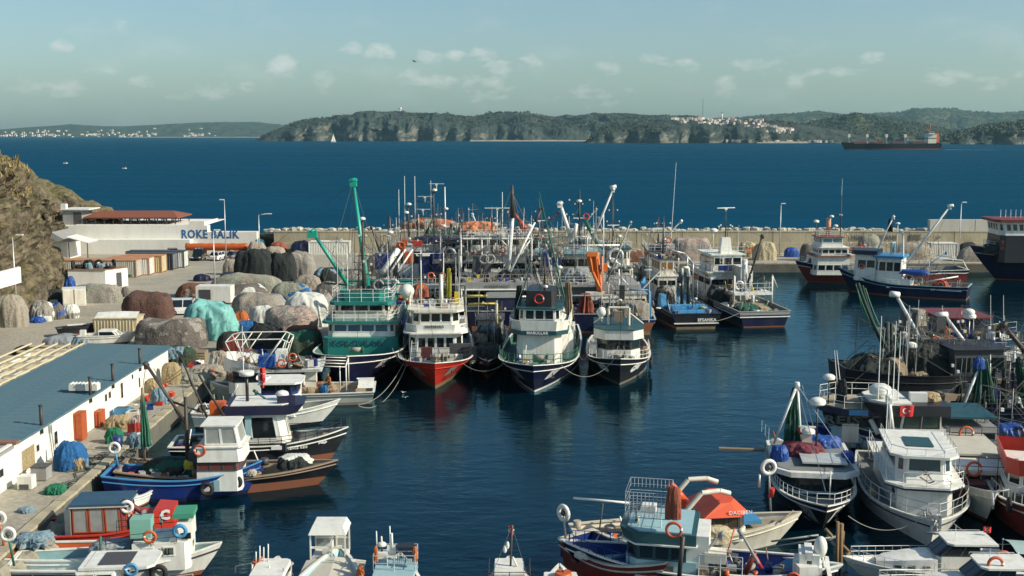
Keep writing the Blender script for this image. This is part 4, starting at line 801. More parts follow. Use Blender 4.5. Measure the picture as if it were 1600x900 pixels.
# ================================================================== BOAT KIT
RING = None
def flatten(mb): return mb
class Boat:
    sc = 1
    def __init__(s, name, label, cat, bow, hd, L, B, desc, zb=2.4, zm=1.5, zs=1.7, rake=1.6, main=NAVY, top=None, bottom=ANTIF, cap=WHITE, deck=DECKW, bul=.7, draft=.9, stern=.82, fine_=2.4, group='fishing boats moored in the harbour', boot=.22, inner=None, frombow=True, strake=True, hgt=0, loc=None, capw=.09):
        s.L, s.B, s.zb, s.zm, s.zst, s.rake, s.desc = L, B, zb, zm, zs, rake, desc; s.fine_, s.stern, s.bul, s.boot = fine_, stern, bul, boot
        s.hd = radians(hd); s.f = Vector((cos(s.hd), sin(s.hd), 0)); s.l = Vector((-sin(s.hd), cos(s.hd), 0))
        if loc is None:
            p = P(bow[0], bow[1], hgt); s.o = p-s.f*(L/2-rake) if frombow else p+s.f*(L/2)
        else: s.o = Vector(loc)
        s.o = Vector((s.o.x, s.o.y, hgt)); s.t = thing(name, s.o, s.hd, label, cat, group); s.inner = inner or deck
        s.hull(main, top or main, bottom, cap, deck, draft, boot, strake, capw)
    def w(s, p): p = Vector(p); p = p*s.sc; return s.o+s.f*p.x+s.l*p.y+Vector((0, 0, p.z))
    def loc(s, p): d = Vector(p)-s.o; return Vector((d.dot(s.f), d.dot(s.l), d.z))
    def px(s, u, v, x=None, y=None, z=None):
        "local point where the sight line through (u,v) meets a local plane"
        d = ray(u, v); dl = Vector((d.dot(s.f), d.dot(s.l), d.z)); o = s.loc(CP)
        if x is not None: t = (x-o.x)/dl.x
        elif y is not None: t = (y-o.y)/dl.y
        else: t = (z-o.z)/dl.z
        return o+dl*t
    def u(s, x): return min(1, max(0, (x+s.L/2)/s.L))
    def zsh(s, x):
        u = s.u(x); k = (2*u-1)
        return s.zm+((s.zb-s.zm)*k**2.2 if k > 0 else (s.zst-s.zm)*abs(k)**2)
    def fs(s, u, p): return s.stern+(1-s.stern)*sin(min(1, u/.45)*pi/2) if u < .45 else 1-((u-.45)/.55)**p if u < 1 else 0
    def hw(s, x): return max(.02, s.B/2*s.fs(s.u(x), s.fine_))
    def deckz(s, x): return s.zsh(x)-s.bul
    def hull(s, main, top, bottom, cap, deck, draft, boot, strake, capw):
        n = 26; hs = [-draft, 0, boot, .45, .78, 1.0]; rows = {1: [], -1: []}; L, B = s.L, s.B
        def pt(i, k, sg, inset=0, zoff=0):
            u = 1-(1-i/n)**1.25; z_s = s.zsh(-L/2+L*u)
            if k == 0: z = -draft; h = 0
            elif k == 1: z = 0; h = .12
            elif k == 2: z = boot; h = .2
            else: z = boot+(z_s-boot)*hs[k]; h = .2+.8*(hs[k])
            xb = L/2-s.rake*(1-max(0, z)/s.zb)**1.15-(.8 if k == 0 else 0); x = -L/2+.25*(1-h)+(xb+L/2-.25*(1-h))*u
            fu = s.fs(u, s.fine_); fw = (s.stern*.85+(1-s.stern*.85)*sin(min(1, u/.45)*pi/2) if u < .45 else 1-((u-.45)/.55)**1.55)
            y = B/2*(fw*.92*(1-h**1.4)+fu*h**1.4)*(.75 if k == 0 else 1)
            return (x, sg*max(.015, y-inset), z+zoff)
        def ptz(i, dz, sg, inset):
            u = 1-(1-i/n)**1.25; z_s = s.zsh(-L/2+L*u); z = z_s-dz; h = .2+.8*max(0, (z-boot)/(z_s-boot))
            xb = L/2-s.rake*(1-max(0, z)/s.zb)**1.15; x = -L/2+.25*(1-h)+(xb+L/2-.25*(1-h))*u-(inset if u > .9 else 0)
            fu = s.fs(u, s.fine_); fw = (s.stern*.85+(1-s.stern*.85)*sin(min(1, u/.45)*pi/2) if u < .45 else 1-((u-.45)/.55)**1.55)
            sl = min(2.2, sqrt(1+(B*.9*max(0, u-.5)**1.5)**2)); return (x, sg*max(.01, B/2*(fw*.92*(1-h**1.4)+fu*h**1.4)-inset*sl), z)
        s.ptz = ptz
        mb = MB(bottom); mb.smooth = True
        for sg in (1, -1):
            for k in range(5):
                mb.mat(bottom if k < 2 else (main if k < 4 else top))
                r = [[pt(i, k, sg) for i in range(n+1)], [pt(i, k+1, sg) for i in range(n+1)]]; mb.grid(r if sg < 0 else r[::-1])
        mb.smooth = False
        for k in range(5):
            mb.mat(bottom if k < 2 else (main if k < 4 else top)); mb.quad(pt(0, k, 1), pt(0, k, -1), pt(0, k+1, -1), pt(0, k+1, 1)); mb.quad(pt(n, k, 1), pt(n, k, -1), pt(n, k+1, -1), pt(n, k+1, 1))
        mb.mat(s.inner)
        for sg in (1, -1):
            mb.grid([[ptz(i, .02, sg, .08) for i in range(n+1)], [ptz(i, s.bul, sg, .08) for i in range(n+1)]])
        a = pt(0, 5, 1, .1, -.02); b = pt(0, 5, -1, .1, -.02); mb.quad((a[0]+.1, a[1], a[2]), (b[0]+.1, b[1], b[2]), (b[0]+.1, b[1], b[2]-s.bul), (a[0]+.1, a[1], a[2]-s.bul))
        mb.build('hull', s.t)
        mb = MB(deck); A = [ptz(i, s.bul, 1, .06) for i in range(n+1)]; Bb = [ptz(i, s.bul, -1, .06) for i in range(n+1)]; mb.grid([A, Bb]); mb.build('deck', s.t)
        mb = MB(cap); w = capw
        for sg in (1, -1):
            o1 = [pt(i, 5, sg, -.05, 0) for i in range(n+1)]; i1 = [pt(i, 5, sg, w+.03, 0) for i in range(n+1)]
            up_ = lambda q: [(p[0], p[1], p[2]+.07) for p in q]
            mb.grid([o1, up_(o1), up_(i1), i1, o1])
        a, b = pt(0, 5, 1, 0, 0), pt(0, 5, -1, 0, 0); mb.bb((a[0]-.05, -abs(a[1]), a[2]+.0), (a[0]+w+.05, abs(a[1]), a[2]+.075)); mb.build('gunwale', s.t)
        if strake:
            mb = MB(cap if strake is True else strake)
            for sg in (1, -1): q = [pt(i, 4, sg, -.02, -.02) for i in range(n+1)]; mb.path(q, .045, 4)
            mb.build('rubbing_strake', s.t)
        s.pt = pt
    # ---------- superstructure
    def house(s, name, x0, x1, w, z0, z1, m=WHITE, cham=.0, rake=.0, nf=3, ns=3, nb=0, wz=(.42, .82), win=GLASS, frame=None, roof=None, over=.25, rth=.1, y=0, tin=.03, gap=.10, rr=None, w2=None, sides=(1, -1), camf=0):
        m2 = frame or m; c = cham; w2 = w if w2 is None else w2; h = z1-z0
        pl = [(x0, y-w), (x1-c*.8, y-w2), (x1+camf, y-w2+c), (x1+camf, y+w2-c), (x1-c*.8, y+w2), (x0, y+w)]
        if c == 0: pl = [(x0, y-w), (x1, y-w2), (x1, y+w2), (x0, y+w)]
        tp = []
        for (a, b) in pl:
            k = (a-x0)/(x1-x0+camf+1e-6); tp.append((a-rake*k, y+(b-y)*(1-tin)))
        mb = MB(m); mb.prism(pl, z0, z1, tp); par = mb.build(name, s.t); n = len(pl)
        cx = sum(p[0] for p in pl)/n
        for i in range(n):
            a, b = pl[i], pl[(i+1) % n]; ta, tb = tp[i], tp[(i+1) % n]; ln = hypot(b[0]-a[0], b[1]-a[1]); mid = ((a[0]+b[0])/2, (a[1]+b[1])/2)
            back = abs(a[0]-x0) < 1e-4 and abs(b[0]-x0) < 1e-4; side = abs(abs(mid[1]-y)-(w+w2)/2) < .02*w+.01 and abs(a[0]-b[0]) > .3 and ((a[0] == x0) or (b[0] == x0))
            if back: k = nb
            elif side: k = ns if (1 if mid[1] > y else -1) in sides else 0
            elif c and i in (1, 3): k = 1 if nf else 0
            else: k = nf
            if not k or ln < .3: continue
            g = gap; wl_ = (ln-g*(k+1))/k
            if wl_ < .12: continue
            for j in range(k):
                f0 = (g+j*(wl_+g))/ln; f1 = (g+j*(wl_+g)+wl_)/ln
                def q(f, t, off):
                    bx = a[0]+(b[0]-a[0])*f; by = a[1]+(b[1]-a[1])*f; tx = ta[0]+(tb[0]-ta[0])*f; ty_ = ta[1]+(tb[1]-ta[1])*f
                    nx, ny = (b[1]-a[1])/ln, -(b[0]-a[0])/ln
                    return Vector((bx+(tx-bx)*t+nx*off, by+(ty_-by)*t+ny*off, z0+h*t))
                t0, t1 = wz; e = .035/ln; eh = .035/h; wb = MB(m2)
                O = [q(f0-e, t0-eh, .035), q(f1+e, t0-eh, .035), q(f1+e, t1+eh, .035), q(f0-e, t1+eh, .035)]; I = [q(f0+e, t0+eh, .035), q(f1-e, t0+eh, .035), q(f1-e, t1-eh, .035), q(f0+e, t1-eh, .035)]
                Bk = [q(f0-e, t0-eh, -.01), q(f1+e, t0-eh, -.01), q(f1+e, t1+eh, -.01), q(f0-e, t1+eh, -.01)]; Pn = [q(f0+e, t0+eh, .012), q(f1-e, t0+eh, .012), q(f1-e, t1-eh, .012), q(f0+e, t1-eh, .012)]
                for r_ in range(4):
                    r2 = (r_+1) % 4; wb.quad(O[r_], O[r2], I[r2], I[r_]); wb.quad(Bk[r_], Bk[r2], O[r2], O[r_]); wb.quad(I[r_], I[r2], Pn[r2], Pn[r_])
                wb.mat(win); wb.quad(*Pn); wb.build('window', par)
        if roof:
            rp_ = []
            for (a, b) in tp:
                k = 1 if a > cx else -1; rp_.append((a+(over if a > cx else -over*.6), y+(b-y)*(1+over/max(.3, abs(b-y)))))
            mb = MB(roof); mb.prism([(a, b) for a, b in rp_], z1+.002, z1+rth, rp_); mb.build('roof', s.t)
        return par
    def bulwark(s, name, x0, x1, w, z0, z1, m, cham=.6, w2=None, flare=.1, back=False, th=.06, capm=None):
        "thin upstanding band following a deck edge"
        w2 = w if w2 is None else w2; pl = [(x0, -w), (x1-cham, -w2), (x1, -w2+cham), (x1, w2-cham), (x1-cham, w2), (x0, w)]
        out = [(a+(flare if i in (2, 3) else 0), b+(flare if b > 0 else -flare)) for i, (a, b) in enumerate(pl)]; mb = MB(m)
        for i in range(6 if back else 5):
            j = (i+1) % 6; a, b, c, d = pl[i], pl[j], out[j], out[i]
            def ins(q, o): return (q[0]-(th if q[0] > x0+.01 else 0), q[1]-(th if q[1] > 0 else -th))
            mb.quad((*a, z0), (*b, z0), (*c, z1), (*d, z1)); ai, bi, ci, di = ins(a, 0), ins(b, 0), ins(c, 0), ins(d, 0); mb.quad((*bi, z0), (*ai, z0), (*di, z1), (*ci, z1)); mb.quad((*d, z1), (*c, z1), (*ci, z1), (*di, z1))
        return mb.build(name, s.t)
    def slab(s, name, x0, x1, w, z, m, th=.1, cham=.3, y=0): mb = MB(m); mb.prism([(x0, y-w), (x1-cham, y-w), (x1, y-w+cham), (x1, y+w-cham), (x1-cham, y+w), (x0, y+w)], z, z+th); return mb.build(name, s.t)
    def box(s, name, c, d, m, rz=0, taper=1, parent=None): mb = MB(m); mb.box(c, d, rz, taper); return mb.build(name, parent or s.t)
    def tube(s, name, a, b, r, m=SPAR, r2=None, n=8): mb = MB(m); mb.tube(a, b, r, r2, n); return mb.build(name, s.t)
    def rail(s, pts, h=.9, nr=2, r=.022, step=1.0, m=WHITE, closed=False, name='railing'):
        mb = MB(m); P_ = [Vector(p) for p in pts]
        if closed: P_.append(P_[0])
        for a, b in zip(P_, P_[1:]):
            k = max(1, round((b-a).length/step))
            for i in range(k): q = a+(b-a)*i/k; mb.tube(q, q+Vector((0, 0, h)), r, n=4, cap=False)
            for j in range(nr): dz = Vector((0, 0, h*(j+1)/nr)); mb.tube(a+dz, b+dz, r, n=4, cap=False)
        mb.tube(P_[-1], P_[-1]+Vector((0, 0, h)), r, n=4); return mb.build(name, s.t)
    def sheer_rail(s, x0, x1, h=.7, nr=2, m=WHITE, r=.022, inset=.08, wrap=True, step=1.0, name='deck_railing'):
        k = 9; left = []; right = []
        for i in range(k+1):
            x = x0+(x1-x0)*i/k; y = max(.05, s.hw(x)-inset); z = s.zsh(x)+.06; xx = x-(0 if x < s.L/2-.3 else .15); left.append((xx, y, z)); right.append((xx, -y, z))
        if wrap: s.rail(left+right[::-1], h, nr, r, step, m, name=name)
        else: s.rail(left, h, nr, r, step, m, name=name); s.rail(right, h, nr, r, step, m, name=name)
    def dome(s, p, r=.32, h=.8, m=WHITE, pm=DSPAR):
        "radar dome on a post"
        t = s.tube('radar_post', p, (p[0], p[1], p[2]+h), .05, pm); mb = MB(m); mb.sph((p[0], p[1], p[2]+h+r*.35), (r, r, r*.55), 12, 8); mb.tube((p[0], p[1], p[2]+h), (p[0], p[1], p[2]+h+r*.3), r*.92, r*.99, 12); mb.build('radar_dome', s.t)
    def ball(s, p, r=.35, m=WHITE): mb = MB(m); mb.sph(p, r, 12, 8); mb.tube((p[0], p[1], p[2]-r-.2), (p[0], p[1], p[2]-r*.8), r*.5, n=8); mb.build('satellite_dome', s.t)
    def radar(s, p, w=1.6, ang=.4, h=.6): s.tube('radar_post', p, (p[0], p[1], p[2]+h), .045, WHITE); mb = MB(WHITE); mb.box((p[0], p[1], p[2]+h+.1), (.3, .3, .2)); mb.box((p[0], p[1], p[2]+h+.24), (w, .12, .1), ang); mb.build('radar_scanner', s.t)
    def whip(s, p, h=4, lean=(0, 0), r=.028, m=SPAR): s.tube('whip_antenna', p, (p[0]+lean[0], p[1]+lean[1], p[2]+h), r, m, r*.6, 4)
    def mast(s, p, h, r=.12, m=DSPAR, bars=((.6, 1.6), (.85, 1.0)), lamps=True, m2=None):
        mb = MB(m); mb.tube(p, (p[0], p[1], p[2]+h), r, r*.6, 8)
        for f, w in bars: mb.tube((p[0], p[1]-w/2, p[2]+h*f), (p[0], p[1]+w/2, p[2]+h*f), .035, n=4)
        mb.build('mast', s.t)
        if lamps: mb = MB(WHITE); [mb.box((p[0], p[1]+sg*w/2*.8, p[2]+h*f+.12), (.16, .16, .2)) for f, w in bars for sg in (-1, 1)]; mb.build('mast_lights', s.t)
    def boom(s, a, b, r=.14, m=SPAR, head=True, stay=None, r2=None):
        a, b = Vector(a), Vector(b); mb = MB(m); mb.tube(a, b, r, r2 or r*.7, 8); 
        if head:
            d = (b-a).normalized(); mb.tube(b-d*.1, b+d*.25+Vector((0, 0, -.05)), r*1.5, r*1.3, 8); mb.box((b.x, b.y, b.z-.15), (r*2.2, r*2.2, r*2.5))
        o = mb.build('boom', s.t)
        if stay: mb = MB(DROPE); [mb.tube(q, b, .022, n=3) for q in stay]; mb.build('stay_wire', s.t)
        return o
    def wires(s, prs, r=.02, m=DROPE): mb = MB(m); [mb.tube(a, b, r, n=3, cap=False) for a, b in prs]; mb.build('rigging', s.t, kind='stuff')
    def Aframe(s, x, w, z0, z1, m=SPAR, r=.09, lean=0, tie=None, y=0, wt=None):
        wt = wt or w; mb = MB(m); mb.path([(x, y-w, z0), (x+lean, y-wt, z1), (x+lean, y+wt, z1), (x, y+w, z0)], r, 8)
        if tie: mb.tube((tie, y-w, z0), (x+lean, y-wt, z1), r*.6); mb.tube((tie, y+w, z0), (x+lean, y+wt, z1), r*.6)
        mb.build('gantry', s.t)
    def winch(s, c, r=.4, w=.9, m=DGREY, rp_=ROPE): mb = MB(rp_); mb.tube((c[0], c[1]-w/2, c[2]+r), (c[0], c[1]+w/2, c[2]+r), r*.7, n=12); mb.mat(m); [mb.tube((c[0], c[1]+sg*w/2-.03, c[2]+r), (c[0], c[1]+sg*w/2+.03, c[2]+r), r, n=14) for sg in (-1, 1)]; mb.box((c[0], c[1], c[2]+.1), (r*1.6, w, .2)); mb.build('winch', s.t)
    def wheel(s, c, r=.35, ax='x', m=STEEL, post=None, pm=SPAR):
        mb = MB(m); mb.tor(c, r, r*.28, ax, 16, 6); mb.mat(DGREY); e = .06
        if ax == 'x': mb.tube((c[0]-e, c[1], c[2]), (c[0]+e, c[1], c[2]), r*.5, n=10)
        elif ax == 'y': mb.tube((c[0], c[1]-e, c[2]), (c[0], c[1]+e, c[2]), r*.5, n=10)
        mb.build('net_hauler', s.t)
        if post: s.tube('hauler_post', post, c, .05, pm)
    def ladder(s, a, b, w=.4, m=WHITE): 
        a, b = Vector(a), Vector(b); mb = MB(m); n = max(2, int((b-a).length/.35)); o = Vector((0, w/2, 0)); mb.tube(a-o, b-o, .025, n=4); mb.tube(a+o, b+o, .025, n=4)
        for i in range(1, n): q = a+(b-a)*i/n; mb.tube(q-o, q+o, .02, n=3)
        mb.build('ladder', s.t)
    def forest(s, x0, x1, w, z, n, h=(2, 7), seed=0):
        "thin aerials, poles and stays too fine to pick apart"
        rs = random.Random(seed+11); mb = MB(SPAR); tops = []
        for i in range(n):
            mb.mat(rs.choice([STEEL, DSPAR, DSPAR, DSPAR, GREYP])); a = Vector((rs.uniform(x0, x1), rs.uniform(-w, w), z)); hh = rs.uniform(*h)*.85; b = a+Vector((rs.uniform(-.06, .06)*hh, rs.uniform(-.06, .06)*hh, hh)); r = rs.choice([.02, .025, .025, .05]); mb.tube(a, b, r, r*.7, 5); tops.append(b)
            if rs.random() < .3: c = a+(b-a)*rs.uniform(.6, .95); mb.tube(c+Vector((0, -.6, 0)), c+Vector((0, .6, 0)), .025, n=4); mb.mat(WHITE); mb.box(c+Vector((0, .5, .1)), (.18, .18, .22))
        mb.mat(DROPE)
        for i in range(n): t = rs.choice(tops); mb.tube(t, (rs.uniform(x0-3, x1+3), rs.uniform(-w*1.3, w*1.3), z-rs.uniform(0, 1)), .018, n=3, cap=False)
        mb.build('fine_rigging', s.t, kind='stuff')
    # ---------- loose things carried by the boat: top level
    def ring(s, p, nrm='x', where='rail', r=.34, m=None):
        mb = MB(m or RORANGE); mb.tor((0, 0, 0), r*.82, .075, 'x', 20, 7, alt=LWHITE); o = mb.build('life_ring', loc=s.w(p), rz=s.hd+(0 if nrm == 'x' else pi/2), label=f'life ring hanging on the {where} of the {s.desc}', cat='life ring')
        return o
    def tyres(s, xs, side, group='tyre fenders hung on boat sides', dz=.45):
        for x in xs: y = side*(s.hw(x)+.10); o = put('tyre_fender', FEND, loc=s.w((x, y, s.zsh(x)-dz)), rz=s.hd, label=f'black tyre fender hung on the {s.desc}', cat='tyre', group=group)
    def heap(s, c, w, d, h, m, what, m2=None, name='net_heap', cat='net heap', fold=.25, flat=.5):
        sd[0] += 1.3; return put(name, moundmesh(name, w, d, h, m, sd[0], fold, flat, m2), loc=s.w(c), rz=s.hd, label=f'{what} on the {s.desc}', cat=cat)
    def floats(s, c, n, sp=.5, m=None, what='floats', r=.18):
        me = FLOATS[m or 'o']
        for i in range(n): put('float_ball', me, loc=s.w((c[0]+R(-sp, sp), c[1]+R(-sp, sp), c[2]+R(0, .1))), label=f'net {what} lying on deck of the {s.desc}', cat='float', group=f'{what} on the {s.desc}')
    def crates(s, c, n, sp=.6, kinds=None):
        for i in range(n):
            me = random.choice(kinds or [crm, crm2, crm3]); put('fish_crate', me, loc=s.w((c[0]+R(-sp, sp), c[1]+R(-sp, sp), c[2]+.3*(i % 3))), rz=s.hd+R(-.3, .3), label=f'plastic fish crate stowed on the {s.desc}', cat='crate', group=f'fish crates on the {s.desc}')
    def clutter(s, x0, x1, w, z, n, seed=0):
        "deck fittings: small boxes, pipes and bollards, one joined part"
        rs = random.Random(seed+int(abs(s.o.x*7))); mb = MB(DGREY); ms = [DGREY, WHITE, GREYP, WOOD, ROPE, BLUE, STEEL, DROPE, ORANGE if seed % 2 else YEL, NETT, NETD]
        for i in range(n):
            x = rs.uniform(x0, x1); y = rs.uniform(-w, w); mb.mat(rs.choice(ms)); k = rs.random()
            if k < .45: mb.box((x, y, z+.15), (rs.uniform(.15, .7), rs.uniform(.15, .6), rs.uniform(.15, .6)), rs.uniform(0, 3))
            elif k < .7: mb.tube((x, y, z), (x+rs.uniform(-.5, .5), y+rs.uniform(-.5, .5), z+rs.uniform(.4, 1.5)), rs.uniform(.02, .05), n=5)
            elif k < .85: mb.tube((x, y, z), (x, y, z+rs.uniform(.2, .6)), rs.uniform(.12, .28), n=8)
            else: mb.tor((x, y, z+.08), .25, .08, nu=10, nv=4)
        mb.build('deck_fittings', s.t, kind='stuff')
    def netdrape(s, top, bot, w0, w1, m, what, m2=None, n=26):
        top, bot = Vector(top), Vector(bot); mb = MB(m); mb.smooth = True; rows = []
        if m2: mb.mat(m2); mb.mat(m)
        for j in range(15):
            t = j/14; c = top+(bot-top)*t; ww = w0+(w1-w0)*t**.8; rows.append([(c.x+cos(a)*ww*(.55+.30*sin(a*9+t)+.2*nz3(a, t*3, top.z, 2)), c.y+sin(a)*ww*(.55+.30*sin(a*9+t)+.2*nz3(a, t*3, 5, 2)), c.z) for a in [2*pi*i/(n*2) for i in range(n*2)]])
        mb.grid(rows, closed=True, capends=True)
        if m2: mb.mi = [1 if (k//1) % 9 in (0, 1) else 0 for k in range(len(mb.mi))]
        o = mb.build('hanging_net', loc=s.o, rz=s.hd, label=f'{what} of the {s.desc}', cat='fishing net'); return o
    def hull_y(s, x, z):
        u = s.u(x)
        for _ in range(8):
            zs_ = s.zsh(-s.L/2+s.L*u); h = min(1, .2+.8*max(0, (z-s.boot)/(zs_-s.boot))); xb = s.L/2-s.rake*(1-max(0, z)/s.zb)**1.15 if z < s.zb else s.L/2; o = s.L/2-.25*(1-h); u = min(1, max(0, (x+o)/(xb+o)))
        fw = s.stern*.85+(1-s.stern*.85)*sin(min(1, u/.45)*pi/2) if u < .45 else 1-((u-.45)/.55)**1.55
        return s.B/2*(fw*.92*(1-h**1.4)+s.fs(u, s.fine_)*h**1.4)
    def hull_n(s, x, z, side):
        e = .25; a = (s.hull_y(x+e, z)-s.hull_y(x-e, z))/(2*e); c = (s.hull_y(x, z+e/2)-s.hull_y(x, z-e/2))/e; return Vector((-a, side, -c)).normalized()
    def onhull(s, mb, pts, xc, zc, side, sc=1, off=.05):
        q = [(xc-p*sc, side*(s.hull_y(xc-p*sc, zc+r*sc)+off), zc+r*sc) for p, r in pts]; c = (xc, side*(s.hull_y(xc, zc)+off), zc)
        for a, b in zip(q, q[1:]+q[:1]): mb.poly([c, a, b])
    def anchor(s, x, side, z, m=LWHITE):
        mb = MB(m); s.onhull(mb, [(-.6, .45), (0, .42), (.6, .38), (.5, -.3), (0, -.42), (-.45, -.4)], x, z, side); mb.mat(DSPAR); n = s.hull_n(x, z, side); c = Vector((x, side*s.hull_y(x, z), z))+n*.16; t = Vector((-n.y, n.x, 0)).normalized(); u_ = Vector((0, 0, 1))
        mb.tube(c+u_*.28, c-u_*.2, .05); mb.tube(c-u_*.2-t*.26, c-u_*.2+t*.26, .05); mb.build('anchor_pocket', s.t)
    def name_on_hull(s, txt, x, side, z, size, m=LWHITE, sx=1.0):
        n = s.hull_n(x, z, side); y = side*(s.hull_y(x, z)); text_at(txt, size, m, Vector((x, y, z))+n*.05, n, s.t, bold=.01, sx=sx, name='name_lettering')
FEND = (lambda mb: (mb.tor((0, 0, 0), .33, .13, 'y', 16, 7), mb.mesh('tyre_fender'))[1])(MB(RUBBER))
FLOATS = {}
for k_, m_ in (('o', RORANGE), ('b', BLUE), ('w', WHITE)):
    q_ = MB(m_); q_.sph((0, 0, .18), .18, 8, 6); FLOATS[k_] = q_.mesh('float_ball')
def flag(p, label, w=1.0, h=.62, rz=0, folds=.1):
    t = thing('flag', p, rz, label, 'flag'); mb = MB(FLR := M('flag_red', (.55, .03, .025), .8, dirt=.15)); mb.smooth = True; n = 10
    f = lambda a: folds*sin(a*7)*a
    mb.grid([[(w*i/n, f(i/n), h/2-h*j) for i in range(n+1)] for j in (0, .5, 1)]); mb.build('cloth', t)
    mb = MB(LWHITE); r = h*.24; c = (w*.36, 0); pts = [(c[0]+r*cos(a), r*sin(a)) for a in [pi*.22+i*(2*pi-.44*pi)/18 for i in range(19)]]; inn = [(c[0]+h*.07+r*.78*cos(a), r*.78*sin(a)) for a in [pi*.26+i*(2*pi-.52*pi)/18 for i in range(19)]]
    for sg in (-.02, .02):
        for i in range(18): mb.quad(*[(q[0], f(q[0]/w)+sg, q[1]) for q in (pts[i], pts[i+1], inn[i+1], inn[i])])
        st = [(w*.36+h*.33+(h*.12 if k % 2 == 0 else h*.05)*cos(k*pi/5+pi), (h*.12 if k % 2 == 0 else h*.05)*sin(k*pi/5+pi)) for k in range(10)]; mb.poly([(q[0], f(q[0]/w)+sg, q[1]) for q in st])
    mb.build('crescent_and_star', t)
def rope(a, b, sag, label, r=.022, m=MC['dark_rope'] if 0 else ROPE, group=None):
    a, b = Vector(a), Vector(b); mb = MB(m); n = 16; pts = []
    for i in range(n+1): t = i/n; q = a+(b-a)*t; q.z -= sag*4*t*(1-t); pts.append(q)
    mb.path(pts, r, 5); mb.build('mooring_rope', label=label, cat='rope', group=group or 'mooring ropes')
def person(loc, rz, top, legs, label, seated=False, h=1.74, hatm=None):
    "one skinned continuous body; hair, clothing zones by separate slightly larger skins"
    k = h/1.74; t = thing('person', loc, rz, label, 'person')
    if seated: J = dict(pel=(0, 0, .50), ch=(.06, 0, .88), nk=(.12, 0, 1.06), hd=(.17, 0, 1.19), hp=(.02, .1, .48), kn=(.44, .13, .46), an=(.50, .13, .08), to=(.64, .13, .04), sh=(.10, .19, 1.0), el=(.28, .24, .78), wr=(.44, .12, .68), ha=(.52, .08, .66))
    else: J = dict(pel=(0, 0, .92), ch=(.0, 0, 1.30), nk=(.0, 0, 1.47), hd=(.02, 0, 1.60), hp=(0, .1, .90), kn=(.03, .12, .49), an=(-.02, .13, .08), to=(.13, .14, .04), sh=(0, .19, 1.40), el=(.02, .27, 1.12), wr=(.12, .27, .88), ha=(.16, .26, .79))
    J = {a: Vector(b)*k for a, b in J.items()}; mir = lambda v: Vector((v.x, -v.y, v.z))
    def seg(mb, pts, n=9):
        rows = []
        for i, (c, r) in enumerate(pts):
            c = Vector(c); d = (Vector(pts[min(i+1, len(pts)-1)][0])-Vector(pts[max(i-1, 0)][0])).normalized(); a = d.cross(Vector((0, 1, 0)) if abs(d.y) < .8 else Vector((1, 0, 0))).normalized(); b = d.cross(a); ry = r if isinstance(r, tuple) else (r, r)
            rows.append([tuple(c+a*cos(2*pi*q/n)*ry[0]+b*sin(2*pi*q/n)*ry[1]) for q in range(n)])
        mb.grid(rows, closed=True, capends=True)
    mb = MB(legs); mb.smooth = True
    for mm in (lambda v: v, mir):
        hp, kn, an, to = mm(J['hp']), mm(J['kn']), mm(J['an']), mm(J['to'])
        seg(mb, [(hp+(J['pel']-hp)*.3, .12*k), (hp+(kn-hp)*.25, .095*k), (kn, .062*k), (kn+(an-kn)*.4, .060*k), (an, .045*k)])
        mb.mat(RUBBER); seg(mb, [(an, .05*k), (an+(to-an)*.5-Vector((0, 0, .015)), .05*k), (to, .035*k)]); mb.mat(legs)
    mb.mat(top); pel, ch, nk = J['pel'], J['ch'], J['nk']
    seg(mb, [(pel-Vector((0, 0, .05)), (.12*k, .15*k)), (pel+(ch-pel)*.4, (.11*k, .15*k)), (ch, (.13*k, .19*k)), (ch+(nk-ch)*.75, (.08*k, .13*k)), (nk, .055*k)], 12)
    for mm in (lambda v: v, mir):
        sh, el, wr, ha = mm(J['sh']), mm(J['el']), mm(J['wr']), mm(J['ha']); seg(mb, [(ch+(sh-ch)*.6, .06*k), (sh, .065*k), (el, .047*k), (wr, .035*k)]); mb.mat(SKIN); seg(mb, [(wr, .028*k), (wr+(ha-wr)*.5, (.022*k, .042*k)), (ha, (.018*k, .038*k))])
        d = (ha-wr).normalized()
        for q in range(4): o_ = Vector((0, (q-1.5)*.020*k, 0)); seg(mb, [(ha+o_, .010*k), (ha+o_+d*.04*k-Vector((0, 0, .01)), .009*k), (ha+o_+d*(.06+.01*(q in (1, 2)))*k-Vector((0, 0, .03)), .007*k)], 5)
        s2 = 1 if mm is mir else -1; seg(mb, [(wr+(ha-wr)*.4, .011*k), (ha+Vector((0, s2*.05*k, .0)), .009*k)], 5); mb.mat(top)
    mb.mat(SKIN); hd = J['hd']; seg(mb, [(nk-Vector((0, 0, .02)), .05*k), (nk+(hd-nk)*.5, .05*k)]); mb.sph(hd, (.095*k, .078*k, .118*k), 12, 9); mb.sph(hd+Vector((.095*k, 0, -.01)), (.018, .013, .022), 6, 4)
    for sg in (-1, 1): mb.sph(hd+Vector((0, sg*.08*k, 0)), (.015, .012, .03), 6, 4); 
    mb.mat(BLACK)
    for sg in (-1, 1): mb.sph(hd+Vector((.088*k, sg*.03*k, .015)), .009, 5, 4)
    mb.build('body', t); mb = MB(hatm or BLACK); mb.smooth = True; mb.sph(hd+Vector((-.012, 0, .025)), (.104*k, .088*k, .108*k), 12, 8, half=True); mb.build('hat' if hatm else 'hair', t); return t
# ================================================================== CENTRE ROW, bows to the camera
def rows_y(b, x, u): return b.px(u, 500, x=x).y
def Z(b, v, x=None, y=None, u=800): return b.px(u, v, x=x, y=y).z
CROWD = 'fishing boats rafted along the inner quay'
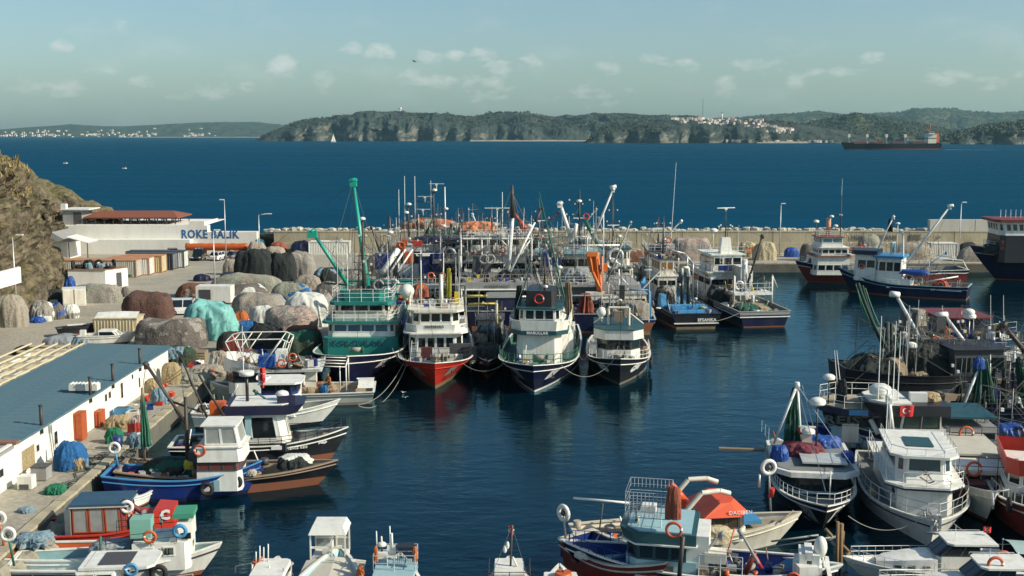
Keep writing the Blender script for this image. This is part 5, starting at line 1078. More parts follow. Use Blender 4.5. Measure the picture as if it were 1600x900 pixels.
# ---- B1 teal trawler
b = Boat('fishing_boat', 'large navy hulled trawler with teal and white superstructure and two tall teal booms', 'fishing boat', (548, 607), -90, 30, 8.2, 'teal and white trawler', zb=3.3, zm=2.2, zs=2.2, rake=2.4, main=NAVY, top=NAVY, cap=WHITE, deck=DECKGR, bul=1.0, group=CROWD, fine_=6.5)
B1 = b; xf = 6.0
zz = lambda v, x=xf: Z(b, v, x=x, u=560)
b.house('deck_house', -1.5, xf, 3.55, 1.0, zz(528), TEAL, .5, 0, 0, 0, wz=(.4, .6)); zA = zz(528); zB = zz(505, 5.2)
b.house('lower_bridge', -2.0, 5.3, 3.15, zA+.003, zB, WHITE, .5, .25, 4, 4, wz=(.36, .88), win=M('blue_glass', (.02, .06, .09), .1, dirt=0, spec=.8), roof=TEAL, over=.55, rth=.22)
text_at('KOLCULAR', .72, M('name_navy', (.01, .02, .07), .6, dirt=.1), (xf+.04, -.3, zz(536.5)), (1, 0, 0), b.t, bold=.006, sx=1.2, name='name_lettering'); text_at('KOLCULAR', .5, M('name_navy', (.01, .02, .07), .6, dirt=.1), (3.2, 3.55, zz(539)), (0, 1, 0), b.t, bold=.01, name='name_lettering')
zC = zz(476, 4.6); b.bulwark('bridge_front', -2, 5.0, 2.9, zB+.225, zz(491.5, 4.8), WHITE, .5, flare=.06); b.rail([(-2, -3.4, zB+.22), (4.6, -3.4, zB+.22), (5.4, -2.6, zB+.22), (5.4, 2.6, zB+.22), (4.6, 3.4, zB+.22), (-2, 3.4, zB+.22)], .95, 3, m=WHITE)
b.house('upper_bridge', -2.2, 4.4, 2.6, zB+.23, zC, WCREAM, .5, -.12, 3, 4, wz=(.52, .97), roof=TEAL, over=.45, rth=.3)
b.bulwark('flying_bridge', .5, 4.2, 2.0, zC+.31, zC+1.25, TEAL, .4); b.rail([(-2.2, -2.8, zC+.3), (3.8, -2.8, zC+.3), (4.6, -2.2, zC+.3), (4.6, 2.2, zC+.3), (3.8, 2.8, zC+.3), (-2.2, 2.8, zC+.3)], 1.15, 3, m=WHITE)
zD = zC+.3
b.mast((1.2, -.2, zD), 7.2, .17, DSPAR, ((.3, 1.6), (.55, 1.2), (.8, .8))); b.dome((1.2, -.2, zD+7.2), .3, .2)
b.ball((0.5, 3.9, Z(b, 455, x=.5, u=590)), .72); b.tube('dome_arm', (.5, 2.6, zD+.2), (.5, 3.9, Z(b, 462, x=.5, u=590)), .07, TEAL)
b.boom(b.px(574, 447, x=-.5), b.px(552, 283, x=-3.5), .30, M('boom_teal', (.015, .33, .24), .35, dirt=.2), True, [b.px(600, 440, x=-6), b.px(505, 447, x=2)], r2=.12)
b.boom(b.px(545, 447, x=0), b.px(488, 362, x=1.0), .2, MC['boom_teal'], True, [b.px(540, 420, x=1)], r2=.15); b.box('boom_head', b.px(488, 366, x=1.0), (.5, .9, .7), MC['boom_teal'])
b.mast((-3.5, -2.4, zD), 4.6, .05, WHITE, (), False); b.whip((2.5, -2.5, zD), 5.6); b.whip((2.5, 2.3, zD), 5.2); b.whip((1.5, -1.7, zD), 4.6); b.ladder((-.5, -2.2, zD), (-.3, -2.2, zD+4.5))
for sg in (-1, 1): b.tube('teal_outrigger', (0, sg*1.2, zD+.9), (-.3, sg*4.3, zD+1.1), .1, TEAL)
b.ladder((2.5, 3.75, 1.2), (0.8, 3.6, zB), .6, TEAL); b.rail([(4.8, 3.9, 2.2), (-2, 3.9, 2.2), (-4, 3.9, 2.2)], 1.0, 3, m=WHITE); b.rail([(-2, 3.3, zB+.1), (-7, 3.3, zB+.1)], 1, 3, m=WHITE)
for i, x in enumerate((-4.5, -7, -10)): b.tube('teal_post', (x, 3.3, 1.2), (x, 3.3, zB+.4+i*.3), .13, TEAL)
b.slab('aft_platform', -9, -2.2, 3.5, zB, TEAL, .12, .1); b.box('blue_tank', (-4.5, 2.5, 3.2), (1.3, 1.3, 3.0), BLUE); b.box('blue_tank', (-6.8, 2.2, 3.6), (1.4, 1.4, 2.6), BLUE)
b.box('teal_locker', (-3.0, 1.3, 2.6), (1.2, 2.2, 3.0), GREEN); b.Aframe(-11, 3.6, 1.5, 6.5, TEAL, .14); b.wheel((-6.5, 1.8, zB+2.0), .62, 'x', STEEL, (-6.5, 1.8, zB), TEAL); b.wheel((-7.5, .2, zB+1.9), .5, 'x', GREYP, (-7.5, .2, zB), TEAL)
b.winch((8.5, 0, 2.3), .35, 1.2, GREEN); b.clutter(-9, -3, 3.0, zB+.1, 40, 4)
b.anchor(10.6, 1, 1.9); b.anchor(10.6, -1, 1.9); b.wires([((1.2, -.2, zD+7), (8, 0, 3.2)), ((1.2, -.2, zD+7), (-9, 2.5, zB)), (b.px(552, 285, x=-3.5), b.px(425, 385, x=-20)), ((-11, 0, 6.5), (1.2, -.2, zD+5)), (b.px(552, 290, x=-3.5), b.px(540, 450, x=3)), (b.px(552, 285, x=-3.5), (-10, -3, 2))])
b.ring((-1.3, 3.7, zB+1.1), 'y', 'upper side rail'); b.heap((-12, 0, 1.4), 5.5, 4.5, 1.8, TAN, 'aft deck net heap', NETR); b.heap((-5, -.5, zB+.12), 3.4, 3.2, 1.1, NETT, 'brown net on the upper platform', NETD); b.heap((-8.8, 2.0, zB+.12), 1.7, 1.6, 1.8, ORN, 'rusty orange net bundle', NETR)
b.floats((-4, 1.6, zB+.9), 8, .9, 'o', 'orange floats'); b.tyres([4, 1, -3, -7], 1, dz=.9)
# ---- B2 red hull
b = Boat('fishing_boat', 'white fishing boat with bright red bow and two anchor pockets', 'fishing boat', (680, 608), -87, 27, 6.9, 'red bowed fishing boat', zb=2.7, zm=1.9, zs=1.9, rake=2.2, main=RED, top=RED, bottom=M('rusty_bottom', (.20, .13, .07), .7, dirt=.5), cap=WHITE, deck=DECKG, bul=.8, group=CROWD, fine_=6.5, boot=.4, strake=RED)
B2 = b; xf = 5.2; zz = lambda v, x=xf: Z(b, v, x=x, u=690)
zA = zz(520); b.house('deck_house', -4, xf, 2.5, 1.2, zA, WHITE, .7, 0, 4, 4, wz=(.50, .86), gap=.14, roof=WHITE, over=.55, rth=.12, camf=.25)
b.bulwark('bridge_front', -2, xf+.35, 2.7, zA+.125, zz(506.5), WHITE, 1.0, flare=.08); zB = zz(489)
text_at('MARMARA', .34, LGREY, (xf+.42, -.1, zz(509.5)), (1, 0, 0), b.t, bold=.012, name='name_lettering'); text_at('ALO', .3, LGREY, (xf-.35, 2.55, zz(510)), (.7, .7, 0), b.t, name='name_lettering')
b.house('bridge', -2.5, 4.4, 2.2, zA+.13, zB, WHITE, .7, .1, 3, 4, wz=(.45, .92), gap=.09, roof=WCREAM, over=.5, rth=.2, camf=.2)
b.rail([(-2.5, -2.4, zB+.2), (4.2, -2.4, zB+.2), (5.0, -1.6, zB+.2), (5.0, 1.6, zB+.2), (4.2, 2.4, zB+.2), (-2.5, 2.4, zB+.2)], 1.0, 3, m=WHITE)
b.tube('funnel', (1.5, .5, zB+.2), (1.3, .5, zB+3.1), .22, WHITE, .15); b.mast((1.4, -1.4, zB+.2), 5.2, .07, WHITE, ((.9, .9),)); b.box('search_light', (1.4, -.9, zB+5.0), (.5, .7, .25), WHITE); b.whip((2, -2.2, zB+.2), 5.8); b.whip((2, 2.2, zB+.2), 5.4); b.whip((-1, 1.9, zB+.2), 4.3)
b.box('yellow_box', (1.0, 2.0, zB+.8), (.7, .5, 1.1), YEL); b.netdrape((-1, 1.2, zB+3.4), (-.6, 1.2, zB+.6), .2, .35, M('yellow_net', (.35, .33, .03), .9, dirt=.4), 'yellow green net bundle hung on the mast'); b.clutter(-2, 4, 1.9, zB+.2, 26, 5)
b.ladder((7.6, -2.0, 1.8), (5.6, -1.9, zA-.6), .55); b.rail([(-4, 2.9, zA+.1), (1, 2.9, zA+.1), (3.5, 2.9, zA+.1)], .9, 3, m=WHITE); b.rail([(-4, -2.9, zA+.1), (1, -2.9, zA+.1)], .9, 3, m=WHITE)
b.box('dark_locker', (7.2, -.8, 2.5), (.5, 1.0, .9), M('dark_red_board', (.09, .02, .02), .6)); b.box('dark_locker', (6.6, 2.2, 2.7), (.5, 1.9, .9), DGREY); b.box('dark_locker', (6.9, 3.1, 2.3), (.3, 1.2, 1.2), BLACK)
b.sheer_rail(6, 12.7, .8, 2, BLACK, r=.02); b.winch((8.2, 0.1, 1.9), .35, 1.1); b.clutter(6.4, 10.5, 2.0, 1.9, 16, 6); b.anchor(10.9, 1, 1.55, STEEL); b.anchor(10.9, -1, 1.55, STEEL)
b.tube('yellow_gantry', (-3.5, 3.1, zA+1.4), (-3.5, 6.0, zA+1.4), .09, YEL); b.tube('yellow_gantry', (-3.5, 6.0, zA+1.4), (-3.5, 6.0, 1.2), .09, YEL); b.tube('yellow_gantry', (-3.5, 5.0, zA+2.2), (-3.5, 2.5, zA+2.2), .09, YEL)
for yy in (4.7, 5.5): mb = MB(M('fender_blue', (.04, .16, .28), .5)); mb.sph((-1, yy, 3.1), (.42, .42, .5)); mb.build('blue_buoy', loc=b.o, rz=b.hd, label='round blue fender buoy hung beside the red bowed boat, '+('left' if yy < 5 else 'right')+' of two', cat='buoy')
b.Aframe(-9, 2.9, 1.2, 6.5, GREYP, .12); b.heap((-9.5, 0, 1.1), 5, 7, 2.0, NETR, 'rust coloured net heap aft', NETD); b.heap((-3.3, -1.6, zB-.6), 1.8, 1.8, 2.2, ORN, 'orange net bundle behind the bridge', NETR); b.ring((3, -2.5, zB+.8), 'y', 'bridge deck rail'); b.ring((4.9, -.4, zB+2.0+1.4), 'x', 'mast'); b.tyres([5, 2, -1, -4], 1, dz=.8)
b.wires([((1.4, -1.4, zB+5), (9, 0, 2.8)), ((1.4, -1.4, zB+5), (-8, 2.5, 5)), ((1.4, -1.4, zB+5), (-8, -2.5, 5))])
# ---- B3 navy hull white tower
b = Boat('fishing_boat', 'navy hulled boat with tall white rounded wheelhouse tower and green foredeck rail', 'fishing boat', (835, 613), -95, 26, 7.3, 'white towered navy boat', zb=2.75, zm=2.0, zs=2.0, rake=2.2, main=NAVY, top=NAVY, bottom=WHITE, cap=WHITE, deck=DECKGR, bul=.7, group=CROWD, fine_=5.5, boot=.22)
B3 = b; xf = 5.0; zz = lambda v, x=xf: Z(b, v, x=x, u=850); zA = zz(518)
b.house('lower_house', -3, xf+.2, 2.05, 1.3, zA, WHITE, .6, .15, 0, 0); b.house('casing', -4, 2.5, 2.6, 1.3, zA-.5, WHITE, .4, 0, 0, 3, wz=(.5, .68), y=.45)
b.bulwark('bridge_front', -2.5, xf+.5, 2.55, zA+.12, zz(500.5), WHITE, 1.0, flare=.12, capm=None); b.slab('bridge_deck', -3, xf+.6, 2.6, zA+.002, DTEAL, .11, 1.0); b.bulwark('name_band', -2.5, xf+.62, 2.62, zA-.25, zA+.14, DTEAL, 1.0, flare=.02)
zB = zz(485.5); b.house('bridge', -1.5, 4.2, 1.9, zA+.13, zB, WHITE, .5, -.05, 3, 3, wz=(.48, .96), gap=.1, roof=DTEAL, over=.25, rth=.12)
text_at('MARULLAR', .36, LWHITE, (xf+.66, -.1, zA-.05), (1, 0, 0), b.t, bold=.01, name='name_lettering')
b.rail([(-2.5, -2.8, zA+.12), (3.5, -2.8, zA+.12)], 1.0, 2); b.rail([(-2.5, 2.8, zA+.12), (4.2, 2.8, zA+.12)], 1.25, 2)
b.house('black_top', -.8, 3.4, 1.35, zB+.13, zB+1.55, BLACK, .3, .1, 0, 0); b.ring((3.55, -.1, zB+.85), 'x', 'black top box', .5, RED)
p0 = (1.6, .3, zB+1.55); b.mast(p0, 3.0, .09, DSPAR, ((.55, 1.8), (.9, 1.2))); b.dome((1.8, 1.7, zB+2.6), .28, .9, WHITE, WHITE); b.dome((2.2, .4, zB+1.5), .26, .25)
pk = (1.6, -.9, zB+4.2); b.wires([(pk, (3.2, -2.3, zA+.8)), (pk, (0, -2.4, zA+.8)), (pk, (-1, .8, zA)), (pk, (3, .9, zB+1))], .045, DSPAR)
b.boom((-1.5, 1.5, zA+.5), b.px(853, 385, x=-4), .1, GREYP); b.boom((-2, 2.4, zA+.5), b.px(842, 300, x=-12), .1, GREEN, False)
b.wires([(b.px(853, 385, x=-4), (3.5, 3.4, 2.8)), (b.px(853, 385, x=-4), (1, 3.4, 2.6)), (b.px(853, 385, x=-4), (-2, 3.4, 2.2)), (b.px(848, 400, x=-4), (-5, 3.2, 2.2)), ((1.6, -.9, zB+4.2), (6, -3.2, 2.9)), ((1.6, -.9, zB+4.2), (3, -3.3, 2.7))], .03, M('green_wire', (.05, .12, .10), .7, dirt=0))
mb = MB(WHITE); mb.smooth = True
rows = [[(x, 1.9+.95*sin(pi*j/8)*k, 1.6+(zA-.6)*(1-cos(pi*j/8))/2) for j in range(9)] for x, k in ((-3, .7), (-.5, 1), (1.8, 1), (2.9, .55), (3.1, .05))]; mb.grid(rows); mb.build('rounded_casing', b.t)
b.sheer_rail(5, 12.2, .85, 2, GREEN, r=.03); b.winch((7.5, .3, 2.0), .4, 1.3, GREEN); b.clutter(6.2, 10, 1.9, 2.0, 20, 8); b.anchor(10.2, 1, 1.5); b.anchor(10.2, -1, 1.5, GREYP); b.name_on_hull('REIS', 7.6, 1, 2.25, .34); b.netdrape((-.2, 2.4, zB+2), (-.2, 2.6, zA+.5), .3, .5, NETT, 'brown net bundle beside the mast'); b.netdrape((-.2, -2.2, zB+1.6), (-.2, -2.4, zA+.3), .3, .45, NETD, 'dark net bundle left of the bridge')
b.heap((-8, 0, 1.3), 6, 6, 2.0, NETD, 'dark net heap aft', NETG); b.tyres([4, 1, -3], -1, dz=.9); b.clutter(-6, -3.2, 2.6, 1.4, 30, 9); b.rail([(-4, 3.4, 2.1), (1, 3.4, 2.2)], .8, 2, m=GREYP)
# ---- B4 black hull with fish
b = Boat('fishing_boat', 'black hulled boat with wraparound dark windows and a white fish painted on its bow', 'fishing boat', (968, 602), -94, 18, 6.0, 'black boat with the white fish', zb=2.7, zm=1.75, zs=1.6, rake=1.8, main=BLACK, top=BLACK, bottom=M('grey_boot', (.16, .14, .11), .7, dirt=.4), cap=WHITE, deck=DECKG, bul=.5, group=CROWD, fine_=3.4, boot=.25)
B4 = b; xf = 3.2; zz = lambda v, x=xf: Z(b, v, x=x, u=967); zA = zz(546); zB = zz(529, 3); zC = zz(514, 3)
b.house('lower_house', -3, xf, 2.0, 1.4, zA, WHITE, .9, .0, 0, 2, wz=(.4, .8), camf=.35); b.house('window_band', -3, xf-.05, 1.95, zA+.002, zB, BLACK, .9, .05, 4, 4, wz=(.06, .94), gap=.05, frame=DGREY, camf=.35)
b.house('roof_band', -3.2, xf+.15, 2.3, zB+.003, zC, WHITE, 1.0, -.1, 0, 0, roof=DTEAL, over=.08, rth=.08, camf=.4)
b.Aframe(1.2, .95, zC, zC+1.7, WCREAM, .12); b.box('radar_box', (1.3, 0, zC+.9), (.6, .7, 1.0), WOOD)
for sg in (-1, 1): b.tube('brace', (1.0, sg*1.0, zC+1.2), (.4, sg*2.3, zC+.1), .07, WCREAM)
b.ball((1.0, -1.6, zC+1.25), .48); b.dome((.8, .1, zC+1.8), .2, .5, WHITE); b.mast((0, .2, zC+.1), 6.8, .07, DSPAR, ((.45, 1.6), (.75, 1.0))); b.box('lamp_cluster', (.1, .3, zC+3.0), (.5, .5, 1.3), NETD)
for u_ in (940, 1014): b.whip((-1, rows_y(b, -1, u_), zC), 6.2)
b.sheer_rail(-2, 8.2, .75, 2, WHITE); b.winch((5.4, 0, 2.0), .28, .8); b.clutter(4, 6.4, 1.2, 1.9, 10, 11); b.clutter(-7, -3.3, 2.0, 1.2, 36, 12); b.box('white_locker', (2.4, -2.35, 2.45), (1.6, .6, .8), WHITE)
def fish(b, x, side, z, sc):
    mb = MB(LWHITE); b.onhull(mb, [(-.5, .0), (-.4, .2), (-.15, .3), (.1, .27), (.3, .1), (.55, .25), (.5, 0), (.58, -.22), (.3, -.06), (.1, -.2), (-.2, -.24), (-.42, -.15)], x, z, side, sc); mb.build('painted_fish', b.t)
    mb = MB(BLACK); b.onhull(mb, [(-.28+.05*cos(a), .05+.05*sin(a)) for a in [i*pi/4 for i in range(8)]], x, z, side, sc, .06); mb.build('fish_eye', b.t)
fish(b, 6.0, 1, 1.35, 1.5); b.name_on_hull('REIS', 3.6, 1, 1.75, .42); fish(b, 6.0, -1, 1.35, 1.5)
b.tyres([3.5, 1.5, -.5, -2.5], 1, dz=.7); b.heap((1.5, 2.45, 1.3), 1.4, .8, 1.2, NETT, 'tan net bundle beside the house'); b.heap((-5.5, 0, 1.1), 3.5, 4, 1.4, NETR, 'rusty net pile aft', NETD); b.wires([((0, .2, zC+6.5), (7.5, 0, 2.8)), ((0, .2, zC+6.5), (-7, 2, 2)), ((0, .2, zC+6.5), (-7, -2, 2)), ((0, .2, zC+6.5), b.px(1010, 400, x=-9))])
B4 = b
for (ub, vb, ue, ve, bo, be, sg, dd) in ((700, 590, 0, 0, B1, B2, 0, 0),): pass
rope(B1.w((9.0, 3.3, 2.9)), B2.w((10.5, -1.8, 2.5)), 1.0, 'slack rope from the teal trawler bow to the red bow'); rope(P(560, 632, 1.0), B2.w((9.0, -2.6, 2.3)), 1.0, 'thin rope from the grey boat stern up to the red bow'); rope(P(560, 634, .9), B2.w((9.6, -2.3, 2.4)), 1.6, 'second thin rope from the grey boat stern to the red bow')
rope(B2.w((10.2, 1.9, 2.5)), B3.w((9.6, -2.3, 2.6)), 1.1, 'slack rope between the red bow and the navy bow'); rope(B3.w((10.3, 2.0, 2.6)), B4.w((8.3, -.4, 2.7)), 1.5, 'slack rope between the navy bow and the black bow with the fish'); rope(B3.w((4, 3.5, 2.3)), B4.w((4, -2.9, 2.0)), .5, 'rope between the navy boat side and the black boat')
b = Boat('fishing_boat', 'added dark boat darkening the gap between the red bow and the navy towered boat', 'fishing boat', (762, 592), -90, 22, 3.6, 'low dark net boat', zb=1.9, zm=1.4, zs=1.5, main=BLACK, top=BLACK, cap=DGREY, deck=DECKG, group=CROWD)  # boat added to fill and darken the too light gap between the hulls
b.heap((5.5, 0, 1.2), 5, 3, 1.3, NETD, 'added dark forward net', NETG); b.heap((0, 0, 1.2), 4.5, 3, 2.2, NETD, 'added tall dark midship net', GRYN); b.house('cabin', -7, -3, 1.3, 1, 3.4, GREYP, .2, 0, 2, 2, roof=DGREY, over=.2); b.clutter(-8, 9, 1.5, 1.3, 50, 777); b.forest(-8, 7, 1.4, 2, 14, (2, 5), 78)
# ================================================================== SECOND ROW, sterns and houses behind
# ---- B5 big grey gantry boat, stern to camera
b = Boat('fishing_boat', 'big blue seiner with grey gantry deck and white rigging frames behind the white towered boat', 'fishing boat', (780, 518), 92, 38, 9.4, 'big grey gantry seiner', zb=3.6, zm=2.4, zs=2.3, main=NAVY, top=NAVY, bottom=ANTIF, cap=GREYP, deck=DECKG, bul=.5, group=CROWD, frombow=False, boot=.6)
B5 = b; b.o; X = -18.6; y0 = b.px(738, 440, x=-17).y; y1 = b.px(852, 440, x=-17).y
zt = Z(b, 440, x=-12, u=790); b.slab('gantry_deck', -12.5, -2, 4.6, zt-.9, GREYP, .85, .2); text_at('MARMARIS', .55, LGREY, (-12.55, 0, zt-.5), (-1, 0, 0), b.t, name='name_lettering'); b.Aframe(-12.6, 4.3, 2.2, zt-.9, WHITE, .12)
for sg in (-1, 1): b.tube('rail_post', (-17, sg*4.2, 2.3), (-16.2, sg*4.2, zt-1.2), .11, WHITE)
b.tube('rail_top', (-16.2, -4.2, zt-1.2), (-16.2, 4.2, zt-1.2), .1, WHITE); b.box('skiff_hull', (-15.5, -.6, 3.0), (5.2, 4.4, 1.3), NAVY, 0, .9); b.slab('skiff_deck', -18, -13.2, 2.0, 3.66, DECKG, .06, .5, y=-.6)
b.rail([(-12.4, -4.4, zt), (-12.4, 4.4, zt), (-3, 4.4, zt)], .9, 2, m=GREYP); zh = Z(b, 400, x=-2, u=790)
b.house('bridge_house', -2, 8, 3.9, 2.4, zh, WHITE, .4, 0, 4, 5, nb=3, wz=(.62, .8), roof=GREYP, over=.4); b.house('upper_bridge', 0, 6, 3.2, zh+.11, zh+2.5, WHITE, .4, .1, 4, 4, nb=3, wz=(.45, .85), roof=WCREAM, over=.6, rth=.15)
zf = Z(b, 373, x=-4, u=780); b.Aframe(-4, 4.4, zt, zf, SPAR, .13)
mb = MB(SPAR); mb.tube((-4, -4.4, zf), (6, -4.6, zf+.1), .12); mb.tube((-4, 4.4, zf), (6, 4.6, zf+.1), .12); mb.tube((-4, -1.5, zf), (-4, -1.5, zt), .1); mb.tube((-4, 1.8, zf), (-4, 1.8, zt), .1); mb.tube((-4, -4.4, zf), (-4, -2, zt+1.2), .09); mb.tube((-4, -1.5, zf-1), (-4, -.4, zf), .08)
for k in range(5): mb.tube((-4, -4+k*2, zf-.9), (-4, -3+k*2, zf-.9), .04)
mb.build('rigging_frame', b.t); b.rail([(-4, -4.4, zf), (6, -4.6, zf)], 1.2, 3, m=WHITE, step=1.4); b.rail([(-4, 4.4, zf), (6, 4.6, zf)], 1.2, 3, m=WHITE, step=1.4); b.rail([(-3.9, -4.4, zf), (-3.9, 4.4, zf)], 1.1, 3, m=WHITE, step=1.2)
b.clutter(-4, 5, 4.0, zh+.2, 50, 21); b.clutter(-12, -4, 4.2, zt, 70, 22); b.clutter(-4, 4, 3.8, zf+.1, 40, 24)
b.boom(b.px(793, 440, x=-9), b.px(801, 340, x=-8), .28, SPAR, False); b.boom(b.px(801, 340, x=-8), b.px(800, 289, x=-8), .34, DSPAR, False, r2=.16); b.boom(b.px(797, 425, x=-10), b.px(836, 347, x=-7), .16, SPAR, False); b.boom(b.px(836, 347, x=-7), b.px(846, 327, x=-6), .2, DSPAR)
OCR = M('crane_red', (.33, .07, .03), .5, dirt=.4); pts = [b.px(u, v, x=2) for u, v in ((803, 333), (812, 345), (816, 352), (821, 360))]; mb = MB(OCR); [mb.tube(a, c_, r, n=6) for a, c_, r in ((pts[0], pts[1], .22), (pts[1], pts[2], .4), (pts[2], pts[3], .55))]; mb.build('red_crane', b.t)
for (u_, v_, v2, r_) in ((777, 326, 400, .05), (785, 300, 400, .04), (769, 340, 410, .12)): q = b.px(u_, v2, x=0); b.tube('thin_mast', q, (q.x, q.y, b.px(u_, v_, x=0).z), r_, DSPAR if r_ > .1 else SPAR)
q = b.px(777, 328, x=0); b.radar((q.x, q.y, q.z-.6), 3.2, pi/2); q = b.px(774, 350, x=1); b.dome((q.x, q.y, q.z-.6), .35, .4); q = b.px(789, 355, x=1); b.dome((q.x, q.y, q.z-.6), .3, .4); q = b.px(827, 352, x=1); b.dome((q.x, q.y, q.z-.6), .4, .4)
q = b.px(742, 362, x=5); w_ = 6.4; o = b.heap((q.x, q.y-.3, q.z-.3), 3.0, w_*.85, 1.7, M('orange_cover', (.62, .22, .09), .7, dirt=.4, dirtcol=(.4, .12, .05), bump=.6, bscale=3), 'orange tarpaulin cover over a raised dinghy', name='tarp_cover', cat='tarpaulin', fold=.4)
b.box('dark_cabin', b.px(752, 412, x=-6), (2.6, 2.4, 1.9), DGREY, 0, .8); b.wires([(b.px(800, 295, x=-8), b.px(850, 500, x=-12)), (b.px(800, 295, x=-8), b.px(745, 430, x=-12)), (b.px(845, 330, x=-6), b.px(850, 480, x=-12)), (b.px(800, 300, x=-8), b.px(760, 372, x=-4)), (b.px(842, 310, x=-8), b.px(870, 500, x=-14)), (b.px(800, 300, x=-8), b.px(890, 490, x=-12))], .03)
b.wheel(b.px(756, 405, x=-11), .5, 'x', GREYP); b.wheel(b.px(766, 405, x=-11), .5, 'x', GREYP); b.heap((-9, -1.5, zt), 2.5, 3, 1.0, NETD, 'dark net heap on the gantry'); b.ring((-4.1, -.8, zf-1.4), 'x', 'white rigging frame', .4, RED)
# ---- B6 orange crane boat
b = Boat('fishing_boat', 'boat with bright orange hydraulic crane and pale blue trimmed bridge', 'fishing boat', (905, 522), 91, 36, 8.6, 'orange crane seiner', zb=3.4, zm=2.3, zs=2.2, main=NAVY, cap=GREYP, deck=DECKG, bul=.5, group=CROWD, frombow=False, boot=.3)
zt = Z(b, 446, x=-8, u=900); b.house('grey_house', -8, 6, 3.6, 2.2, zt, M('grey_blue_paint', (.20, .26, .28), .5, dirt=.4, streak=True), .2, 0, 0, 2, nb=0, wz=(.5, .7)); b.slab('upper_deck', -9.5, 8, 4.2, zt+.003, GREYP, .2, .3); b.rail([(-9.4, -4.1, zt+.2), (-9.4, 4.1, zt+.2), (4, 4.1, zt+.2)], 1.0, 3, m=WHITE); b.rail([(-9.4, -4.1, zt+.2), (4, -4.1, zt+.2)], 1, 3, m=WHITE)
zb_ = Z(b, 400, x=0, u=895); b.house('bridge', 0, 7, 3.4, zt+.21, zb_, WHITE, .4, 0, 3, 4, nb=3, wz=(.45, .85), roof=SKYB, over=.7, rth=.25); b.slab('blue_roof', -1.5, 1.2, 3.6, zb_+.4, SKYB, .35, .2)
b.tube('white_yard', b.px(862, 384, x=-1), b.px(968, 383, x=-1), .11, SPAR); b.Aframe(-1, 2.2, zb_+.3, Z(b, 370, x=-1, u=895), WHITE, .12)
ORC = M('crane_orange', (.68, .17, .03), .4, dirt=.35, dirtcol=(.35, .09, .03)); c0 = b.px(937, 466, x=-12); c1 = b.px(932, 395, x=-12)
mb = MB(ORC); mb.tube(c0, c0+(c1-c0)*.35, .28, .33, 8); mb.tube(c0+(c1-c0)*.3, c1+Vector((0, .1, 0)), .42, .38, 4); mb.build('orange_crane', b.t); mb = MB(ORC); mb.tube(b.px(921, 398, x=-12), b.px(926, 425, x=-12), .4, .3, 4); mb.tube(b.px(926, 425, x=-12.3), b.px(944, 465, x=-12.5), .2, .14, 6); mb.box(b.px(944, 418, x=-12), (.6, .7, .9)); mb.box(b.px(925, 397, x=-12), (.8, 1.2, .5)); mb.tube(b.px(941, 400, x=-12.4), b.px(942, 455, x=-12.4), .1, n=6); mb.build('crane_arm', b.t); mb = MB(WCREAM); mb.box(b.px(930, 462, x=-12.5), (1, 2.2, .9)); mb.build('crane_base', b.t)
b.mast(b.px(905, 385, x=1), 7.2, .14, M('mast_dark_green', (.01, .05, .04), .5), ((.55, 4.0), (.8, 3.2))); b.dome(b.px(905, 318, x=1), .35, .2); b.ring(b.px(916, 338, x=.8), 'x', 'dark green mast', .42, RED); b.boom(b.px(893, 375, x=-1), b.px(875, 318, x=-2), .28, SPAR); b.boom(b.px(896, 372, x=-1.5), b.px(901, 350, x=-2), .3, SPAR, False)
b.boom(b.px(925, 375, x=-2), b.px(958, 296, x=-3), .16, SPAR); b.tube('head_beam', b.px(953, 293, x=-3), b.px(963, 291, x=-3), .2, SPAR); b.boom(b.px(948, 440, x=-10), b.px(985, 348, x=-9), .12, GREYP); b.tube('green_brace', b.px(915, 345, x=0), b.px(935, 385, x=0), .22, GREEN); b.tube('pale_pole', b.px(943, 330, x=-2), b.px(943, 420, x=-2), .07, SPAR)
b.wires([(b.px(958, 296, x=-3), b.px(955, 400, x=-4)), (b.px(958, 296, x=-3), b.px(905, 345, x=0)), (b.px(985, 350, x=-9), b.px(940, 390, x=-4)), (b.px(985, 350, x=-9), b.px(960, 470, x=-12)), (b.px(875, 320, x=-2), b.px(870, 440, x=-8)), (b.px(905, 325, x=1), b.px(860, 400, x=-4))], .025)
b.box('blue_locker', b.px(862, 403, x=-3), (1.5, 2.2, 1.5), BLUE); b.whip(b.px(927, 375, x=2), 5.0); b.whip(b.px(931, 375, x=2), 4.2); b.clutter(-9, 0, 3.8, zt+.2, 60, 31); b.clutter(0, 6, 3.2, zb_+.3, 40, 32); b.rail([(0, -3.6, zb_+.3), (0, 3.6, zb_+.3), (6, 3.6, zb_+.3)], 1.1, 3); b.heap((-5, -.6, zt+.2), 3.0, 4.2, 1.5, GTARP, 'grey green sheeted gear', OLIVE, name='tarp_cover', cat='tarpaulin'); b.heap((-3, 1.8, zb_+.3), 2, 2, 1.2, TAN, 'tan net bundle', None)
b.netdrape(b.px(915, 458, x=-15.5), b.px(914, 490, x=-15.5), .6, 1.3, NETR, 'red brown net hanging over the stern frame'); b.Aframe(-16, 3.6, 2.2, Z(b, 462, x=-16, u=900), GREYP, .1); b.clutter(-17, -9, 3.4, 2.0, 60, 33); b.wheel(b.px(962, 400, x=-8), .8, 'x', STEEL); b.wheel(b.px(956, 412, x=-8), .6, 'x', STEEL)
mb = MB(SPAR); [mb.tube(b.px(a, c_, x=-9), b.px(d, e, x=-9), .1, n=6) for a, c_, d, e in ((967, 420, 967, 470), (967, 430, 981, 445), (981, 445, 981, 470), (955, 405, 972, 415), (920, 470, 970, 470), (948, 398, 955, 392))]; mb.build('stern_frame', b.t)
B6 = b
